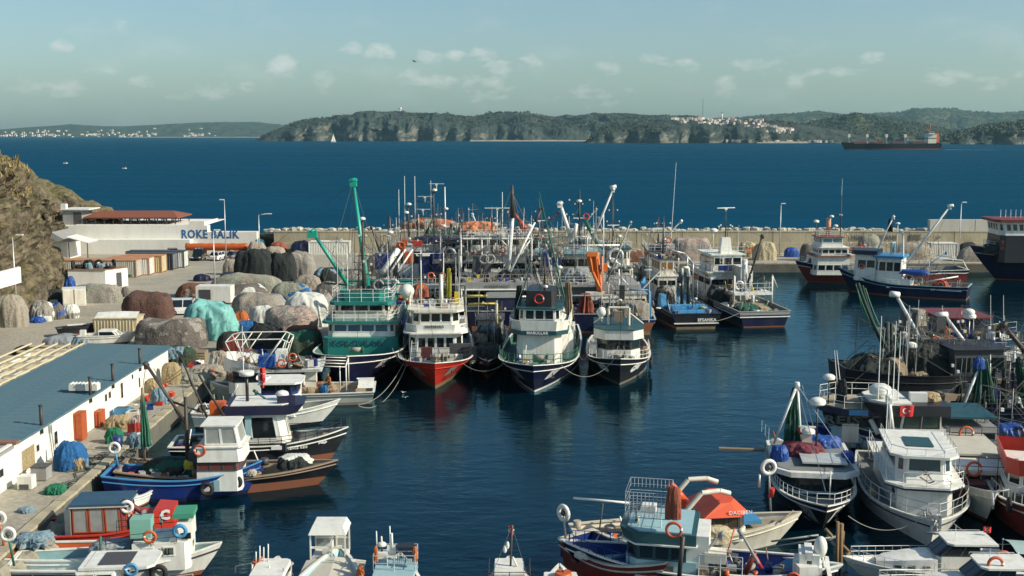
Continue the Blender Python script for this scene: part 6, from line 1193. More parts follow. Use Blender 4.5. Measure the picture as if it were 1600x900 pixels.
# ---- B7 raft and crane boat behind the teal trawler
b = Boat('fishing_boat', 'boat with blue tanks, orange raft boxes and white crane arm behind the teal trawler', 'fishing boat', (640, 540), 91, 34, 8.0, 'blue tank boat', zb=3.2, zm=2.2, zs=2.2, main=NAVY, cap=WHITE, deck=DECKG, bul=.5, group=CROWD, frombow=False, loc=(-12.0, 153, 0))
zt = Z(b, 440, x=-10, u=650); b.house('grey_house', -10, 4, 3.3, 2.2, zt-.8, GREYP, .2, 0, 2, 3, nb=2, wz=(.4, .75)); b.slab('upper_deck', -11, 6, 4.0, zt-.78, WHITE, .3, .3); b.rail([(-10.9, -3.9, zt-.5), (-10.9, 3.9, zt-.5), (2, 3.9, zt-.5)], 1, 3)
b.box('blue_tank', b.px(682, 400, x=-6)+Vector((0, 0, -.8)), (1.6, 1.9, 2.4), BLUE); b.box('blue_tank', b.px(665, 402, x=-6)+Vector((0, 0, -.8)), (1.6, 1.7, 2.4), BLUE); b.box('blue_tank', b.px(598, 402, x=-6)+Vector((0, 0, -.5)), (1.6, 1.9, 2.0), BLUE)
for (u_, v_, s_) in ((626, 386, 1.1), (638, 402, 1.3), (632, 378, .7)): b.box('life_raft_box', b.px(u_, v_, x=-9), (1.0, s_, s_), ORANGE)
b.box('life_raft_box', b.px(652, 380, x=-7), (1, 1.2, .7), RED); b.ring(b.px(628, 383, x=-9.6), 'x', 'orange raft box', .4); mb = MB(SPAR); a_ = b.px(622, 390, x=-11); c_ = b.px(598, 425, x=-13)
for k, r_ in ((0, .35), (.9, .12), (1.8, .12)): mb.tube(a_+Vector((0, -k, 0)), c_+Vector((0, -k, 0)), r_, n=8)
mb.build('white_crane_arm', b.t); zb_ = Z(b, 378, x=0, u=640); b.house('bridge', -1, 5, 3.0, zt-.5, zb_-.3, WHITE, .4, 0, 4, 3, nb=4, wz=(.4, .8), roof=WHITE, over=.3); b.heap((1, -1.0, zb_-.2), 4, 5.2, .9, NAVY, 'navy awning over the wheelhouse roof', name='awning', cat='awning', fold=.05, flat=.8)
b.clutter(-10, 0, 3.6, zt-.5, 60, 41); b.clutter(0, 4, 2.8, zb_, 24, 42); q = b.px(610, 362, x=-8); b.dome((q.x, q.y, q.z-2.6), .4, 2.4, WHITE, GREYP)
mb = MB(SPAR); mb.tube(b.px(572, 384, x=-6), b.px(585, 397, x=-8), .1); mb.tube(b.px(585, 397, x=-8), b.px(690, 396, x=-8), .05); mb.build('bent_rail', b.t)
# masts cluster
for (u_, vt_, vb_, r_, m_) in ((624, 296, 380, .05, SPAR), (633, 275, 372, .045, SPAR), (649, 275, 372, .05, SPAR), (639, 318, 380, .12, DSPAR), (655, 335, 378, .06, SPAR), (620, 340, 378, .04, SPAR), (678, 291, 370, .17, DSPAR), (674, 282, 340, .04, SPAR), (696, 292, 366, .12, SPAR), (652, 308, 372, .07, DSPAR)):
    q0 = b.px(u_, vb_, x=3); q1 = b.px(u_-1, vt_, x=3); b.tube('mast', q0, q1, r_, m_, r_*.6)
for (u_, v_) in ((664, 311), (682, 291), (661, 331)): q = b.px(u_, v_, x=3); b.radar((q.x, q.y, q.z-.5), 2.0, pi/2-.2)
for (u_, v_, r_) in ((639, 318, .35), (635, 331, .35), (697, 325, .32), (679, 296, .35), (692, 352, .4)): q = b.px(u_, v_, x=2.9); b.dome((q.x, q.y, q.z-.5), r_, .3)
mb = MB(DSPAR); mb.tube(b.px(652, 314, x=3), b.px(676, 317, x=3), .06); mb.tube(b.px(655, 342, x=3), b.px(695, 341, x=3), .04); mb.tube(b.px(629, 345, x=3), b.px(642, 345, x=3), .05); mb.tube(b.px(629, 352, x=3), b.px(642, 352, x=3), .05); mb.tube(b.px(663, 370, x=3), b.px(678, 340, x=3), .16); mb.build('mast_yards', b.t)
B7 = b
# ---- B11 green roofed boat far back
b = Boat('fishing_boat', 'white boat with green roofed bridge and tan netting on top by the breakwater', 'fishing boat', (690, 470), -86, 24, 7.0, 'green roofed boat', zb=3.0, zm=2.1, zs=2.1, main=BLACK, cap=WHITE, deck=DECKG, bul=.5, group=CROWD, loc=(-9.7, 171, 0))
zt = Z(b, 388, x=4, u=685); zr = Z(b, 365, x=4, u=685); b.house('deck_house', -5, 6, 3.0, 1.8, zt-.3, WHITE, .5, 0, 3, 3, wz=(.55, .75)); b.house('bridge', -3, 4.4, 2.9, zt-.29, zr, WHITE, .5, -.1, 4, 4, wz=(.4, .9), roof=GREEN, over=.4, rth=.25); b.heap((-2, -2.5, zr+.3), 3, 8, 1.5, TAN, 'tan netting with floats heaped over the roof', ORN, fold=.3); b.clutter(-3, 4, 2.5, zr+.25, 30, 51); b.slab('dark_platform', 5, 9, 3.4, zt-.8, GREYP, .3)
B11 = b
# ---- B13 navy boat with dark posts between
b = Boat('fishing_boat', 'dark navy boat with overhanging grey platform left of the gantry seiner', 'fishing boat', (712, 540), 91, 30, 7.2, 'dark platform boat', zb=3.0, zm=2.1, zs=2.0, main=NAVY, cap=GREYP, deck=DECKG, bul=.5, group=CROWD, frombow=False, loc=(-6.6, 153.5, 0))
zt = Z(b, 407, x=-7, u=712); b.house('navy_house', -6, 5, 3.0, 2, zt-.2, NAVY, .3, 0, 0, 2, nb=2, wz=(.5, .7)); b.slab('grey_platform', -9, 5, 3.6, zt-.18, GREYP, .3, .3); b.rail([(-8.9, -3.5, zt+.1), (-8.9, 3.5, zt+.1), (3, 3.5, zt+.1)], 1, 3, m=GREYP); b.clutter(-8, 3, 3.2, zt+.1, 60, 61)
b.wheel(b.px(700, 398, x=-6), .9, 'x', STEEL); b.wheel(b.px(720, 396, x=-5), .9, 'x', STEEL); b.boom(b.px(685, 430, x=-10), b.px(700, 380, x=-8), .16, DSPAR, False); b.boom(b.px(700, 380, x=-8), b.px(705, 352, x=-7), .14, DSPAR); b.house('upper_house', -2, 4, 2.4, zt+.12, zt+2.1, GREYP, .3, 0, 3, 2, nb=3, roof=DGREY, over=.3)
b.tube('thin_pole', b.px(722, 520, x=-13), b.px(719, 400, x=-13), .06, SPAR); b.tube('thin_pole', b.px(693, 500, x=-13), b.px(693, 395, x=-13), .06, SPAR); b.ring(b.px(691, 431, x=-13), 'x', 'stern pole', .45); b.heap(tuple(b.px(691, 437, x=-12.5)), .8, .8, .9, ORN, 'orange float bag on the stern pole'); b.rail([(-14, -3, 2.2), (-14, 3, 2.2)], 1.2, 3); b.clutter(-14, -9, 3, 1.8, 40, 62)
B13 = b
# ---- B8 small boat behind the fish bow, stern to camera
b = Boat('fishing_boat', 'old boat with orange brown and blue stern and small white cabins behind the black boat', 'fishing boat', (985, 524), 92, 22, 6.8, 'orange and blue sterned boat', zb=2.8, zm=1.8, zs=1.7, main=M('old_orange', (.34, .12, .04), .6, dirt=.5, dirtcol=(.12, .07, .05)), top=BLUE, bottom=WOOD, cap=SKYB, deck=DECKG, bul=.4, group=CROWD, frombow=False, boot=.35)
zt = 3.2; b.house('small_cabin', -6, -3, .9, 1.3, Z(b, 467, x=-6, u=975), WHITE, 0, 0, 1, 1, nb=1, wz=(.4, .8), y=1.6, roof=WCREAM, over=.12); b.house('net_cabin', -4, 4, 1.6, 1.3, Z(b, 460, x=-4, u=990), WCREAM, .2, 0, 1, 2, nb=2, wz=(.5, .8), y=-1.2, roof=GREYP, over=.2)
mb = MB(LBLUE); [mb.tube(b.px(a, c_, x=-9.5), b.px(d, e, x=-9.5), .09, n=6) for a, c_, d, e in ((1016, 455, 1016, 505), (983, 453, 1012, 453), (1012, 453, 1016, 457))]; mb.build('blue_stern_frame', b.t); b.heap((-8, -.5, 1.3), 2.4, 5, 2.2, GRYN, 'grey net draped over the stern', NETT); b.clutter(-8, 6, 2.6, 1.4, 50, 71); b.house('grey_side', -2, 8, 2.5, 1.4, 4.4, GREYP, .4, 0, 0, 0); b.boom(b.px(986, 470, x=-2), b.px(1035, 420, x=2), .1, GREYP)
b.box('orange_panel', b.px(965, 506, x=-10.2), (.1, 3.6, .9), MC['old_orange']); b.whip((-6, .5, 4), 5)
B8 = b
# ---- B9 black stern, blue deck
b = Boat('fishing_boat', 'black sterned boat with bright blue deck fittings and small white two storey house', 'fishing boat', (1088, 515), 96, 27, 6.3, 'blue decked black boat', zb=3.0, zm=1.8, zs=1.75, main=BLACK, cap=BLACK, bottom=M('brown_boot', (.20, .13, .07), .7, dirt=.4), deck=M('blue_deck', (.06, .28, .52), .5, dirt=.4), bul=.4, group=CROWD, frombow=False, boot=.3, stern=.9)
text_at('EFSANKA', .48, LWHITE, (-13.52, -1.2, 1.1), (-1, 0, 0), b.t, bold=.01, name='name_lettering'); b.box('white_stripe', (-13.5, 0, .72), (.06, 5.2, .13), WHITE)
xh = -.5; z1 = Z(b, 432, x=xh, u=1043); z2 = Z(b, 406, x=xh, u=1043); y0 = b.px(1029, 440, x=xh).y; y1 = b.px(1056, 440, x=xh).y; yc = (y0+y1)/2; hw = abs(y0-y1)/2
b.house('lower_house', xh, xh+7, hw+.1, 1.4, z1, WCREAM, .3, 0, 2, 3, nb=2, wz=(.62, .85), y=yc, roof=WHITE, over=.25); b.house('upper_house', xh+.3, xh+5, hw-.2, z1+.11, z2, WCREAM, .3, 0, 2, 3, nb=2, wz=(.35, .85), y=yc, win=M('amber_window', (.25, .12, .03), .4, dirt=.3), roof=DGREY, over=.3)
b.mast((xh+2.5, yc, z2+.1), 5.2, .12, DSPAR, ((.35, 2.2), (.6, 3.0), (.8, 2.2))); b.whip(b.px(1048, 380, x=xh+1), 10, (0, -.5), .04); b.clutter(xh, xh+4.5, 1.6, z2+.1, 45, 81); b.ring(b.px(1045, 375, x=xh), 'x', 'dark mast', .4, RED); b.box('blue_cowl', (-6.8, 2.4, 2.3), (1.8, .8, 1.8), M('blue_deck', 0), 0, .7); b.box('blue_hatch', (-8.2, -.2, 1.8), (1.5, 4.6, .5), MC['blue_deck']); b.box('blue_hatch', (-10.8, .2, 1.7), (1.2, 3.6, .3), MC['blue_deck'])
for u_ in (1065, 1075): q = b.px(u_, 480, x=-6); b.tube('black_post', (q.x, q.y, 1.4), (q.x, q.y, Z(b, 432, x=-6, u=u_)), .22, BLACK)
b.tube('white_frame', b.px(1066, 418, x=-5), b.px(1076, 418, x=-5), .16, WHITE); b.tube('white_frame', b.px(1066, 430, x=-5), b.px(1066, 418, x=-5), .14, WHITE); b.tube('white_frame', b.px(1076, 430, x=-5), b.px(1076, 418, x=-5), .14, WHITE); b.dome((-9.3, -1.0, 2.2), .2, .7); b.rail([(-13.3, -2.9, 1.8), (-13.3, 2.9, 1.8)], .5, 1, m=DSPAR); b.clutter(-12.5, -3, 2.4, 1.5, 50, 82)
mb = MB(STEEL)
for k in range(4): mb.tube(b.px(1057+k*6, 395+k*3, x=2), b.px(1100+k*3, 428+k*2, x=2), .09, n=6)
for a, c_, d, e in ((1045, 390, 1070, 396), (1070, 396, 1083, 412), (1083, 412, 1083, 432), (1074, 400, 1074, 430), (1060, 395, 1060, 425)): mb.tube(b.px(a, c_, x=1.8), b.px(d, e, x=1.8), .1, n=6)
mb.build('tubular_frame', b.t); b.heap((-3, 1.2, 1.5), 4, 2.5, 2.0, NETD, 'dark net heap beside the black posts', GRYN)
B9 = b
# ---- B10 white superstructure
b = Boat('fishing_boat', 'navy fishing boat with tall bright white superstructure and white stern platform', 'fishing boat', (1195, 512), 98, 30, 6.5, 'bright white bridged boat', zb=3.2, zm=1.9, zs=1.85, main=NAVY, top=GREYP, cap=GREYP, bottom=ANTIF, deck=DECKG, bul=.45, group=CROWD, frombow=False, boot=.15, stern=.95)
b.box('white_stripe', (-15.0, 0, 1.25), (.06, 6.0, .12), WHITE); mb = MB(WHITE)
for sg in (1, -1): mb.path([(x, sg*(b.hw(x)*(.97)+.03), 1.25) for x in (-14.9, -12, -9, -6)], .06, 4)
mb.build('white_side_stripe', b.t)
xh = -1.0; y0 = b.px(1113, 400, x=xh).y; y1 = b.px(1164, 400, x=xh).y; yc = (y0+y1)/2; hw = abs(y0-y1)/2; z1 = Z(b, 426, x=xh, u=1140); z2 = Z(b, 399, x=xh, u=1140)
b.house('deck_house', xh, xh+8, hw+.2, 1.5, z1, WHITE, .3, 0, 2, 3, nb=1, wz=(.5, .75), y=yc, roof=WHITE, over=.5, rth=.15); b.house('bridge', xh+.3, xh+6, hw-.25, z1+.16, z2, WHITE, .3, 0, 3, 3, nb=3, wz=(.4, .85), y=yc, roof=WHITE, over=.4, rth=.15); b.box('blue_board', (xh-.52, yc+.6, z1+.65), (.08, 1.8, .65), BLUE)
zt = z2+.15; b.rail([(xh, yc-hw, zt), (xh, yc+hw, zt), (xh+5, yc+hw, zt)], .9, 2); b.rail([(xh-.4, yc-hw-.2, z1+.15), (xh-.4, yc+hw+.2, z1+.15)], .9, 3); b.box('funnel_top', (xh+1.5, yc, zt+1.0), (1.2, 1.5, 2.0), WHITE, 0, .75); b.mast((xh+1.5, yc, zt+1.9), 3.4, .08, DSPAR, ((.4, 2.2), (.45, 1.6))); b.radar((xh+1.5, yc, zt+5.0), 2.6, pi/2+.25, .5); q = b.px(1115, 362, x=xh+1); b.dome((q.x, q.y, q.z-2), .5, 2, WHITE, WHITE); b.whip((xh+2, yc-hw+.2, zt), 3.5)
b.ladder((xh-.5, yc+.9, z1+.2), (xh-.2, yc+.9, z2), .6); b.house('side_casing', xh-2.5, xh+2, .8, 1.5, z2-1.3, WHITE, .2, 0, 1, 0, nb=0, y=b.px(1165, 420, x=xh-2).y, roof=WHITE, over=.1); b.tube('vent_trunk', (xh-3, b.px(1163, 440, x=xh-3).y, 1.5), (xh-3, b.px(1163, 440, x=xh-3).y, Z(b, 405, x=xh-3, u=1163)), .35, WHITE)
b.boom(b.px(1166, 450, x=-4), b.px(1191, 369, x=-6), .17, DSPAR, True); zp = Z(b, 459, x=-9, u=1170); ya = b.px(1147, 459, x=-9).y; yb = b.px(1206, 459, x=-9).y
b.box('stern_platform', (-8, (ya+yb)/2, zp), (2.4, abs(ya-yb), .3), WHITE); b.rail([(-9.1, ya, zp+.15), (-9.1, yb, zp+.15), (-7, yb, zp+.15)], 1.1, 2); b.tube('stern_post', (-9, yb, 1.5), (-9, yb, Z(b, 432, x=-9, u=1206)), .12, WHITE); b.tube('stern_post', (-9, ya, 1.5), (-9, ya, Z(b, 432, x=-9, u=1147)), .12, WHITE); b.tube('stern_post', (-9, (ya+yb)/2, 1.5), (-9, (ya+yb)/2, zp), .2, WHITE)
b.tube('brace', (-9, yb, zp+2.2), (-6, yb-1.8, zp+.3), .07, WHITE); b.tube('brace', (-9, ya, zp+2.2), (-6, ya-1.0, zp+.3), .07, WHITE); b.heap((-11.5, .4, 1.4), 4, 4.5, .9, NETG, 'green and grey net heap on the stern', NETT); b.heap((-4.5, 2.2, 1.5), 5, 2.4, 2.0, NETD, 'dark net heap under the side', GREYP); b.clutter(-14, -4, 2.6, 1.5, 60, 91); b.clutter(-8, -3, 2.4, zp+.1, 24, 92); b.rail([(-3, -2.9, 2.0), (-14, -2.9, 1.9)], .5, 2, m=GREYP); b.wheel((-7.5, (ya+yb)/2+1.2, zp+.8), .5, 'x', STEEL)
b.wires([(b.px(1191, 370, x=-6), (-9, ya, zp)), (b.px(1191, 370, x=-6), (xh+1.5, yc, zt+4)), ((xh+1.5, yc, zt+5), (12, 0, 3.5))])
rope(b.w((-14.9, 2.8, 1.9)), P(1090, 503, 1.2), .4, 'rope from the navy stern across to the black stern'); B10 = b
# ================================================================== RIGHT BACK
BK = 'boats moored below the breakwater'
b = Boat('fishing_boat', 'long red hulled boat with white three tier house lying along the breakwater', 'fishing boat', (1262, 441), 179, 25, 6.4, 'red hulled boat', zb=3.3, zm=2.0, zs=2.2, rake=2.0, main=DRED, top=NAVY, cap=WHITE, bottom=ANTIF, deck=DECKG, bul=.7, group=BK)
# port side (+y) faces camera when heading 180
S_ = b.B/2; yv = b.B/2-.6; zz = lambda v, y=yv: Z(b, v, y=y, u=1300); XX = lambda u, y=yv: b.px(u, 400, y=y).x
b.house('deck_house', XX(1328), XX(1272), 2.6, 1.4, zz(401), WHITE, .6, .2, 3, 4, wz=(.25, .55), roof=M('brown_trim', (.20, .07, .04), .6), over=.35, rth=.1); b.house('middle_house', XX(1326), XX(1280), 2.3, zz(401)+.11, zz(388), WHITE, .5, .1, 3, 4, wz=(.3, .8), roof=WHITE, over=.3, rth=.12)
b.house('top_bridge', XX(1318), XX(1281), 2.0, zz(388)+.13, zz(372), WHITE, .5, .05, 3, 2, wz=(.45, .92), win=M('pale_glass', (.12, .22, .25), .15, dirt=0), roof=MC['brown_trim'], over=.3, rth=.12); zt = zz(372)+.13
b.rail([(XX(1318), 2, zt), (XX(1281), 2, zt), (XX(1281), -2, zt)], .9, 3); b.mast((XX(1319), 0, zt), 6, .1, DSPAR, ((.5, 1.2),)); b.whip((XX(1319), 0, zt+5), 3.5); b.tube('funnel', (XX(1300), 0, zt), (XX(1300), 0, zt+2.6), .35, M('pale_orange', (.55, .30, .20), .6)); b.dome((XX(1279), .5, zt), .45, 2.0); b.dome((XX(1303), .5, zt+2.4), .35, .4); b.dome((XX(1310), .5, zt), .35, 1.4)
b.sheer_rail(0, 12, .75, 2, WHITE); b.clutter(-8, 1, 2.4, 1.6, 70, 101); b.clutter(4, 10, 1.8, 2.0, 20, 102); b.rail([(XX(1380), 2.8, 4.6), (XX(1325), 2.8, 4.6)], 1, 3); b.slab('aft_deck', XX(1385), XX(1325), 2.8, 4.4, WHITE, .14, .2); b.heap((XX(1345), 1, 4.55), 2.4, 2, 1.0, NETR, 'pinkish red net bundle on the aft deck', WHT); b.heap((9, 0, 2.2), 3, 3, 1.8, NETD, 'dark gear heap on the foredeck', TAN)
flag(b.w((XX(1346), 2.6, 5.2)), 'small dark red flag on the aft deck of the red hulled boat', .7, 1.2); person(b.w((XX(1347), 1.6, 4.55)), b.hd, RED, NAVY, 'person in dark red jacket standing on the aft deck of the red hulled boat')
mb = MB(WHITE); mb.path([(-12.3, 2.4, 2.3), (-11.5, 2.4, 3.6), (-8, 2.4, 3.9)], .08, 6); mb.path([(-12.3, -2.4, 2.3), (-11.5, -2.4, 3.6), (-8, -2.4, 3.9)], .08, 6); mb.build('stern_bow_rail', b.t); b.box('white_stripe', (-9.5, b.hw(-9.5)+.02, 1.75), (5, .08, .12), WHITE); b.tyres([8, 4], 1, dz=.8)
RB1 = b
b = Boat('fishing_boat', 'navy boat with blue and white house and two booms before the red hulled boat', 'fishing boat', (1331, 456), 152, 17.5, 5.6, 'blue and white boomed boat', zb=3.4, zm=1.7, zs=1.8, rake=2.0, main=NAVY, top=NAVY, cap=SKYB, bottom=ANTIF, deck=DECKW, bul=.6, group=BK)
yv = 2.0; XX = lambda u, v=420, y=yv: b.px(u, v, y=y).x; zz = lambda v, u=1400, y=yv: Z(b, v, y=y, u=u)
b.house('wheelhouse', XX(1408), XX(1366), 2.0, 1.5, zz(404), WHITE, .5, .2, 3, 3, wz=(.52, .86), roof=LBLUE, over=.45, rth=.35); b.house('fore_house', XX(1366)-.1, XX(1332), 1.7, 1.9, zz(398, 1350), WHITE, .6, .1, 0, 2, wz=(.5, .8), roof=NAVY, over=.4, rth=.6); b.ring((XX(1346), 1.85, zz(416, 1346)), 'y', 'white fore house', .4)
b.heap((XX(1425), 1.3, 3.2), 4.6, 1.8, .6, BTARP, 'blue awning over the side deck', name='awning', cat='awning', fold=.05); b.house('side_casing', XX(1425), XX(1385), 1.2, 1.2, zz(436, 1400), WHITE, .3, 0, 0, 0, y=1.3); zt = zz(400)
b.boom((XX(1364), .5, zt), b.px(1396, 339, y=.5), .13, SPAR, True, [(XX(1408), .5, zt)]); b.boom((XX(1413), 0, zt-1), b.px(1484, 323, y=0), .17, SPAR, True, [(XX(1430), 0, 2)]); b.tube('head_plate', b.px(1480, 322, y=0), b.px(1490, 321, y=0), .2, SPAR); b.netdrape(b.px(1391, 342, y=.3), b.px(1391, 362, y=.3), .2, .5, NETD, 'small dark net hanging from the shorter boom')
mb = MB(SPAR); mb.path([b.px(1411, 400, y=1), b.px(1411, 365, y=1), b.px(1407, 361, y=1), b.px(1403, 364, y=1)], .14, 8); mb.build('goose_neck_vent', b.t); b.dome((XX(1396), 0, zt), .3, 4.2, WHITE, WHITE); b.Aframe(XX(1390), 1.2, zt, zt+1.6, SKYB, .1); b.wheel((XX(1420), 1.5, 2.6), .5, 'y', SKYB, (XX(1420), 1.5, 1.3)); b.ring((XX(1414), 1.9, 3.0), 'y', 'wheelhouse end', .4); b.wheel((XX(1436), 1.2, 2.4), .35, 'y', SKYB, (XX(1436), 1.2, 1.3)); b.clutter(-8, XX(1415), 2, 1.2, 60, 111)
b.boom(b.px(1430, 428, y=0), b.px(1478, 395, y=-1), .09, LBLUE); b.wheel((XX(1470), 1.3, 1.9), .55, 'y', RED); b.heap((-5, 0, 1.2), 2.5, 3, 1.0, NETR, 'red orange net heap aft', ORN); b.tube('white_stern_bar', b.px(1448, 440, y=1), b.px(1497, 432, y=-1.5), .1, WHITE); b.sheer_rail(0, 8.2, .6, 2, WHITE); b.name_on_hull('REIS', -4.4, 1, 1.35, .3); b.box('white_stripe', (-6.3, b.hw(-6.3)+.01, 1.3), (3.4, .06, .1), WHITE)
RB2 = b
b = Boat('fishing_boat', 'very large navy hulled ship with white bridge cut by the right edge', 'ship', (1556, 437), 176, 42, 9.5, 'large navy ship at the right edge', zb=5.3, zm=3.9, zs=3.6, rake=4.2, main=NAVY, top=NAVY, cap=WHITE, bottom=ANTIF, deck=DECKG, bul=.8, group=BK)
yv = 3; XX = lambda u, v=380, y=yv: b.px(u, v, y=y).x; zz = lambda v, u=1580, y=yv: Z(b, v, y=y, u=u); z0_ = zz(368); b.house('deck_house', XX(1640), XX(1562), 3.6, 3.0, z0_, BLACK, .8, .1, 3, 0); b.house('bridge', XX(1640), XX(1563), 3.2, z0_+.002, zz(347), WHITE, .8, -.3, 4, 7, wz=(.35, .85), gap=.25, roof=DRED, over=.7, rth=.4); b.heap((XX(1590), 1, 4.2), 9, 5, 1.6, NETD, 'black net heap', BLK)
for k in range(5): b.whip((XX(1572+k*8), 0, zz(345)+.3), 1.2, r=.05)
b.ring((XX(1594), 3.3, zz(372)), 'y', 'bridge side', .45); b.sheer_rail(4, 18.6, 1.0, 3, WHITE, r=.035); b.wires([((17, 2.2, 5.2), (9, 4.4, 1.2))], .04, LBLUE); b.name_on_hull('KAPTAN', 10, 1, 3.2, .6, M('name_navy', 0))

for b_, a in ((B1, (-9, 3, 3.0, 7.5, 22, (2, 6))), (B2, (-8, 2, 2.4, 5.5, 18, (2, 5))), (B3, (-8, 0, 2.6, 5, 20, (2, 6))), (B4, (-6, 1, 2, 3.4, 12, (2, 5))), (B5, (-12, 6, 4.4, 6.5, 46, (3, 8))), (B6, (-10, 6, 4, 6, 40, (2, 7))), (B7, (-11, 5, 3.8, 6, 34, (2, 7))), (B11, (-4, 5, 3, 7, 16, (2, 6))), (B13, (-9, 4, 3.4, 6, 30, (2, 6))), (B8, (-8, 4, 2.6, 2.5, 24, (2, 5))), (B9, (-10, 8, 2.6, 2, 22, (2, 7))), (B10, (-10, 6, 2.6, 2.5, 26, (2, 6))), (RB1, (-9, 5, 2.5, 4, 22, (2, 4))), (RB2, (-6, 3, 2, 2, 14, (2, 5)))):
    b_.forest(*a[:5], a[5], seed=int(a[4]))
for b_, x0, x1, n in ((B5, -12, 8, 60), (B6, -10, 6, 50), (B7, -10, 6, 40), (B13, -10, 6, 40), (B8, -9, 6, 40)): b_.clutter(x0, x1, 3.8, 2.4, n, 900+n)
for k, (x, y, L_, B_, m_, hm, rf_, h1, h2, txt) in enumerate(((-3.2, 176, 13, 5.2, BLACK, WHITE, BLUE, 3.6, 5.6, 'white housed boat with blue roof tied to the breakwater behind the gantry seiner'), (4.2, 176, 13, 5.4, NAVY, GREYP, GREEN, 3.9, 5.9, 'grey housed boat with green roof tied to the breakwater left of the crane seiner'),
    (14.6, 166, 26, 5.6, NAVY, WCREAM, DTEAL, 3.7, 6.0, 'cream housed navy boat tied to the breakwater right of the crane seiner'), (21.4, 168, 24, 5.2, MC['old_orange'], WHITE, DGREY, 3.3, 5.4, 'brown hulled boat with white house tied behind the blue decked boat'),
    (-17.0, 158, 20, 3.4, BLACK, WHITE, TEAL, 3.2, 5.2, 'narrow black boat with white house against the inner quay behind the teal trawler'), (10.2, 176, 12, 4.6, BLACK, SKYB, WHITE, 4.0, 6.3, 'pale blue housed boat tied to the breakwater behind the crane seiner'))):
    b = Boat('fishing_boat', txt, 'fishing boat', None, -90+(k % 3-1)*2, L_, B_, txt.split(' tied')[0].split(' against')[0], zb=2.9, zm=2.0, zs=2.0, main=m_, cap=GREYP, deck=DECKG, group=CROWD, loc=(x, y, 0), fine_=4)
    b.house('deck_house', -L_*.3, L_*.25, B_*.38, 1.4, h1, hm, .4, 0, 3, 4, nb=2, wz=(.45, .8), roof=GREYP, over=.3); b.house('bridge', -L_*.2, L_*.2, B_*.32, h1+.11, h2, hm, .4, .1, 3, 3, nb=2, wz=(.4, .88), roof=rf_, over=.35, rth=.18)
    b.rail([(-L_*.2, -B_*.36, h2+.2), (L_*.2, -B_*.36, h2+.2), (L_*.2, B_*.36, h2+.2), (-L_*.2, B_*.36, h2+.2)], .9, 2); b.mast((0, 0, h2+.2), 4.5+k % 3, .12, DSPAR, ((.5, 2.2), (.75, 1.5))); b.dome((.8, .8, h2+.2), .35, 1.2); b.radar((.2, 0, h2+2.2), 1.8, pi/2+.2); b.forest(-L_*.4, L_*.35, B_*.4, h1, 24, (2, 7), k+40); b.clutter(-L_*.45, L_*.45, B_*.42, 1.6, 50, 700+k); b.clutter(-L_*.2, L_*.2, B_*.3, h2+.2, 20, 720+k)
    b.boom((L_*.1, -B_*.2, h2), (L_*.25, -B_*.5+(k % 2)*B_, h2+4.5), .13, [SPAR, DSPAR, GREYP][k % 3]); b.heap((L_*.36, 0, 1.8), 2.4, B_*.6, 1.4, [NETD, TAN, GRYN][k % 3], 'net heap forward')

# ================================================================== RIGHT FOREGROUND CLUSTER
RC = 'boats packed along the right side of the harbour'
def side_tools(b, yv, u0=1400):
    return (lambda u, v=600, y=yv: b.px(u, v, y=y).x), (lambda v, u=u0, y=yv: Z(b, v, y=y, u=u))
# ---- R4 dark trawler with nets, broadside, stern at left
b = Boat('fishing_boat', 'dark net laden trawler with tall black net posts behind the blue and white boat', 'fishing boat', (1305, 628), 4, 15, 6.0, 'dark netting trawler', zb=3.2, zm=2.6, zs=3.2, main=BLACK, top=BLACK, cap=BLACK, deck=DECKG, bul=.9, frombow=False, group=RC, stern=.7)
b.heap((-4, 0, 1.6), 5, 4.6, 2.3, NETD, 'dark brown and green net pile', NETT); b.heap((0, 0.5, 1.6), 5, 4.5, 3.2, NETD, 'dark green net pile amidships', NETD); b.heap((-1.2, -1.5, 1.6), 2, 1.6, 1.2, NETT, 'tan net bundle', NETD)
q0 = b.px(1387, 625, y=0); q1 = b.px(1386, 503, y=0); mb = MB(M('post_dark', (.02, .035, .03), .6, dirt=.4)); mb.tube(q0, q1, .28, .22, 8); mb.tube(b.px(1393, 625, y=0), b.px(1393, 505, y=0), .18, .14, 8); mb.build('net_post', b.t)
gw = M('net_line_green', (.08, .22, .13), .8, dirt=.3); gd = M('net_line_dark', (.015, .04, .035), .8, dirt=.3)
for i, (u0_, v0_, u1_, v1_, r_, m_) in enumerate(((1340, 442, 1386, 545, .16, gd), (1343, 445, 1384, 535, .06, gw), (1347, 446, 1388, 560, .12, gd), (1339, 448, 1362, 520, .03, gw), (1352, 450, 1387, 528, .05, gw), (1337, 444, 1378, 536, .05, gw), (1395, 510, 1408, 590, .10, gd), (1397, 512, 1420, 600, .06, gw), (1391, 515, 1402, 610, .09, gw))):
    q0 = b.px(u0_, v0_, y=.3*i-1); q1 = b.px(u1_, v1_, y=.2*i-.8); mb = MB(m_); pts = [q0+(q1-q0)*t+Vector((0, 0, -1.3*4*t*(1-t)*.35)) for t in [k/8 for k in range(9)]]; mb.path(pts, r_, 5); mb.build('net_line', b.t)
for u_ in (1375, 1405): b.whip(b.px(u_, 610, y=-1), 5.2, (0.2, 0), .03)
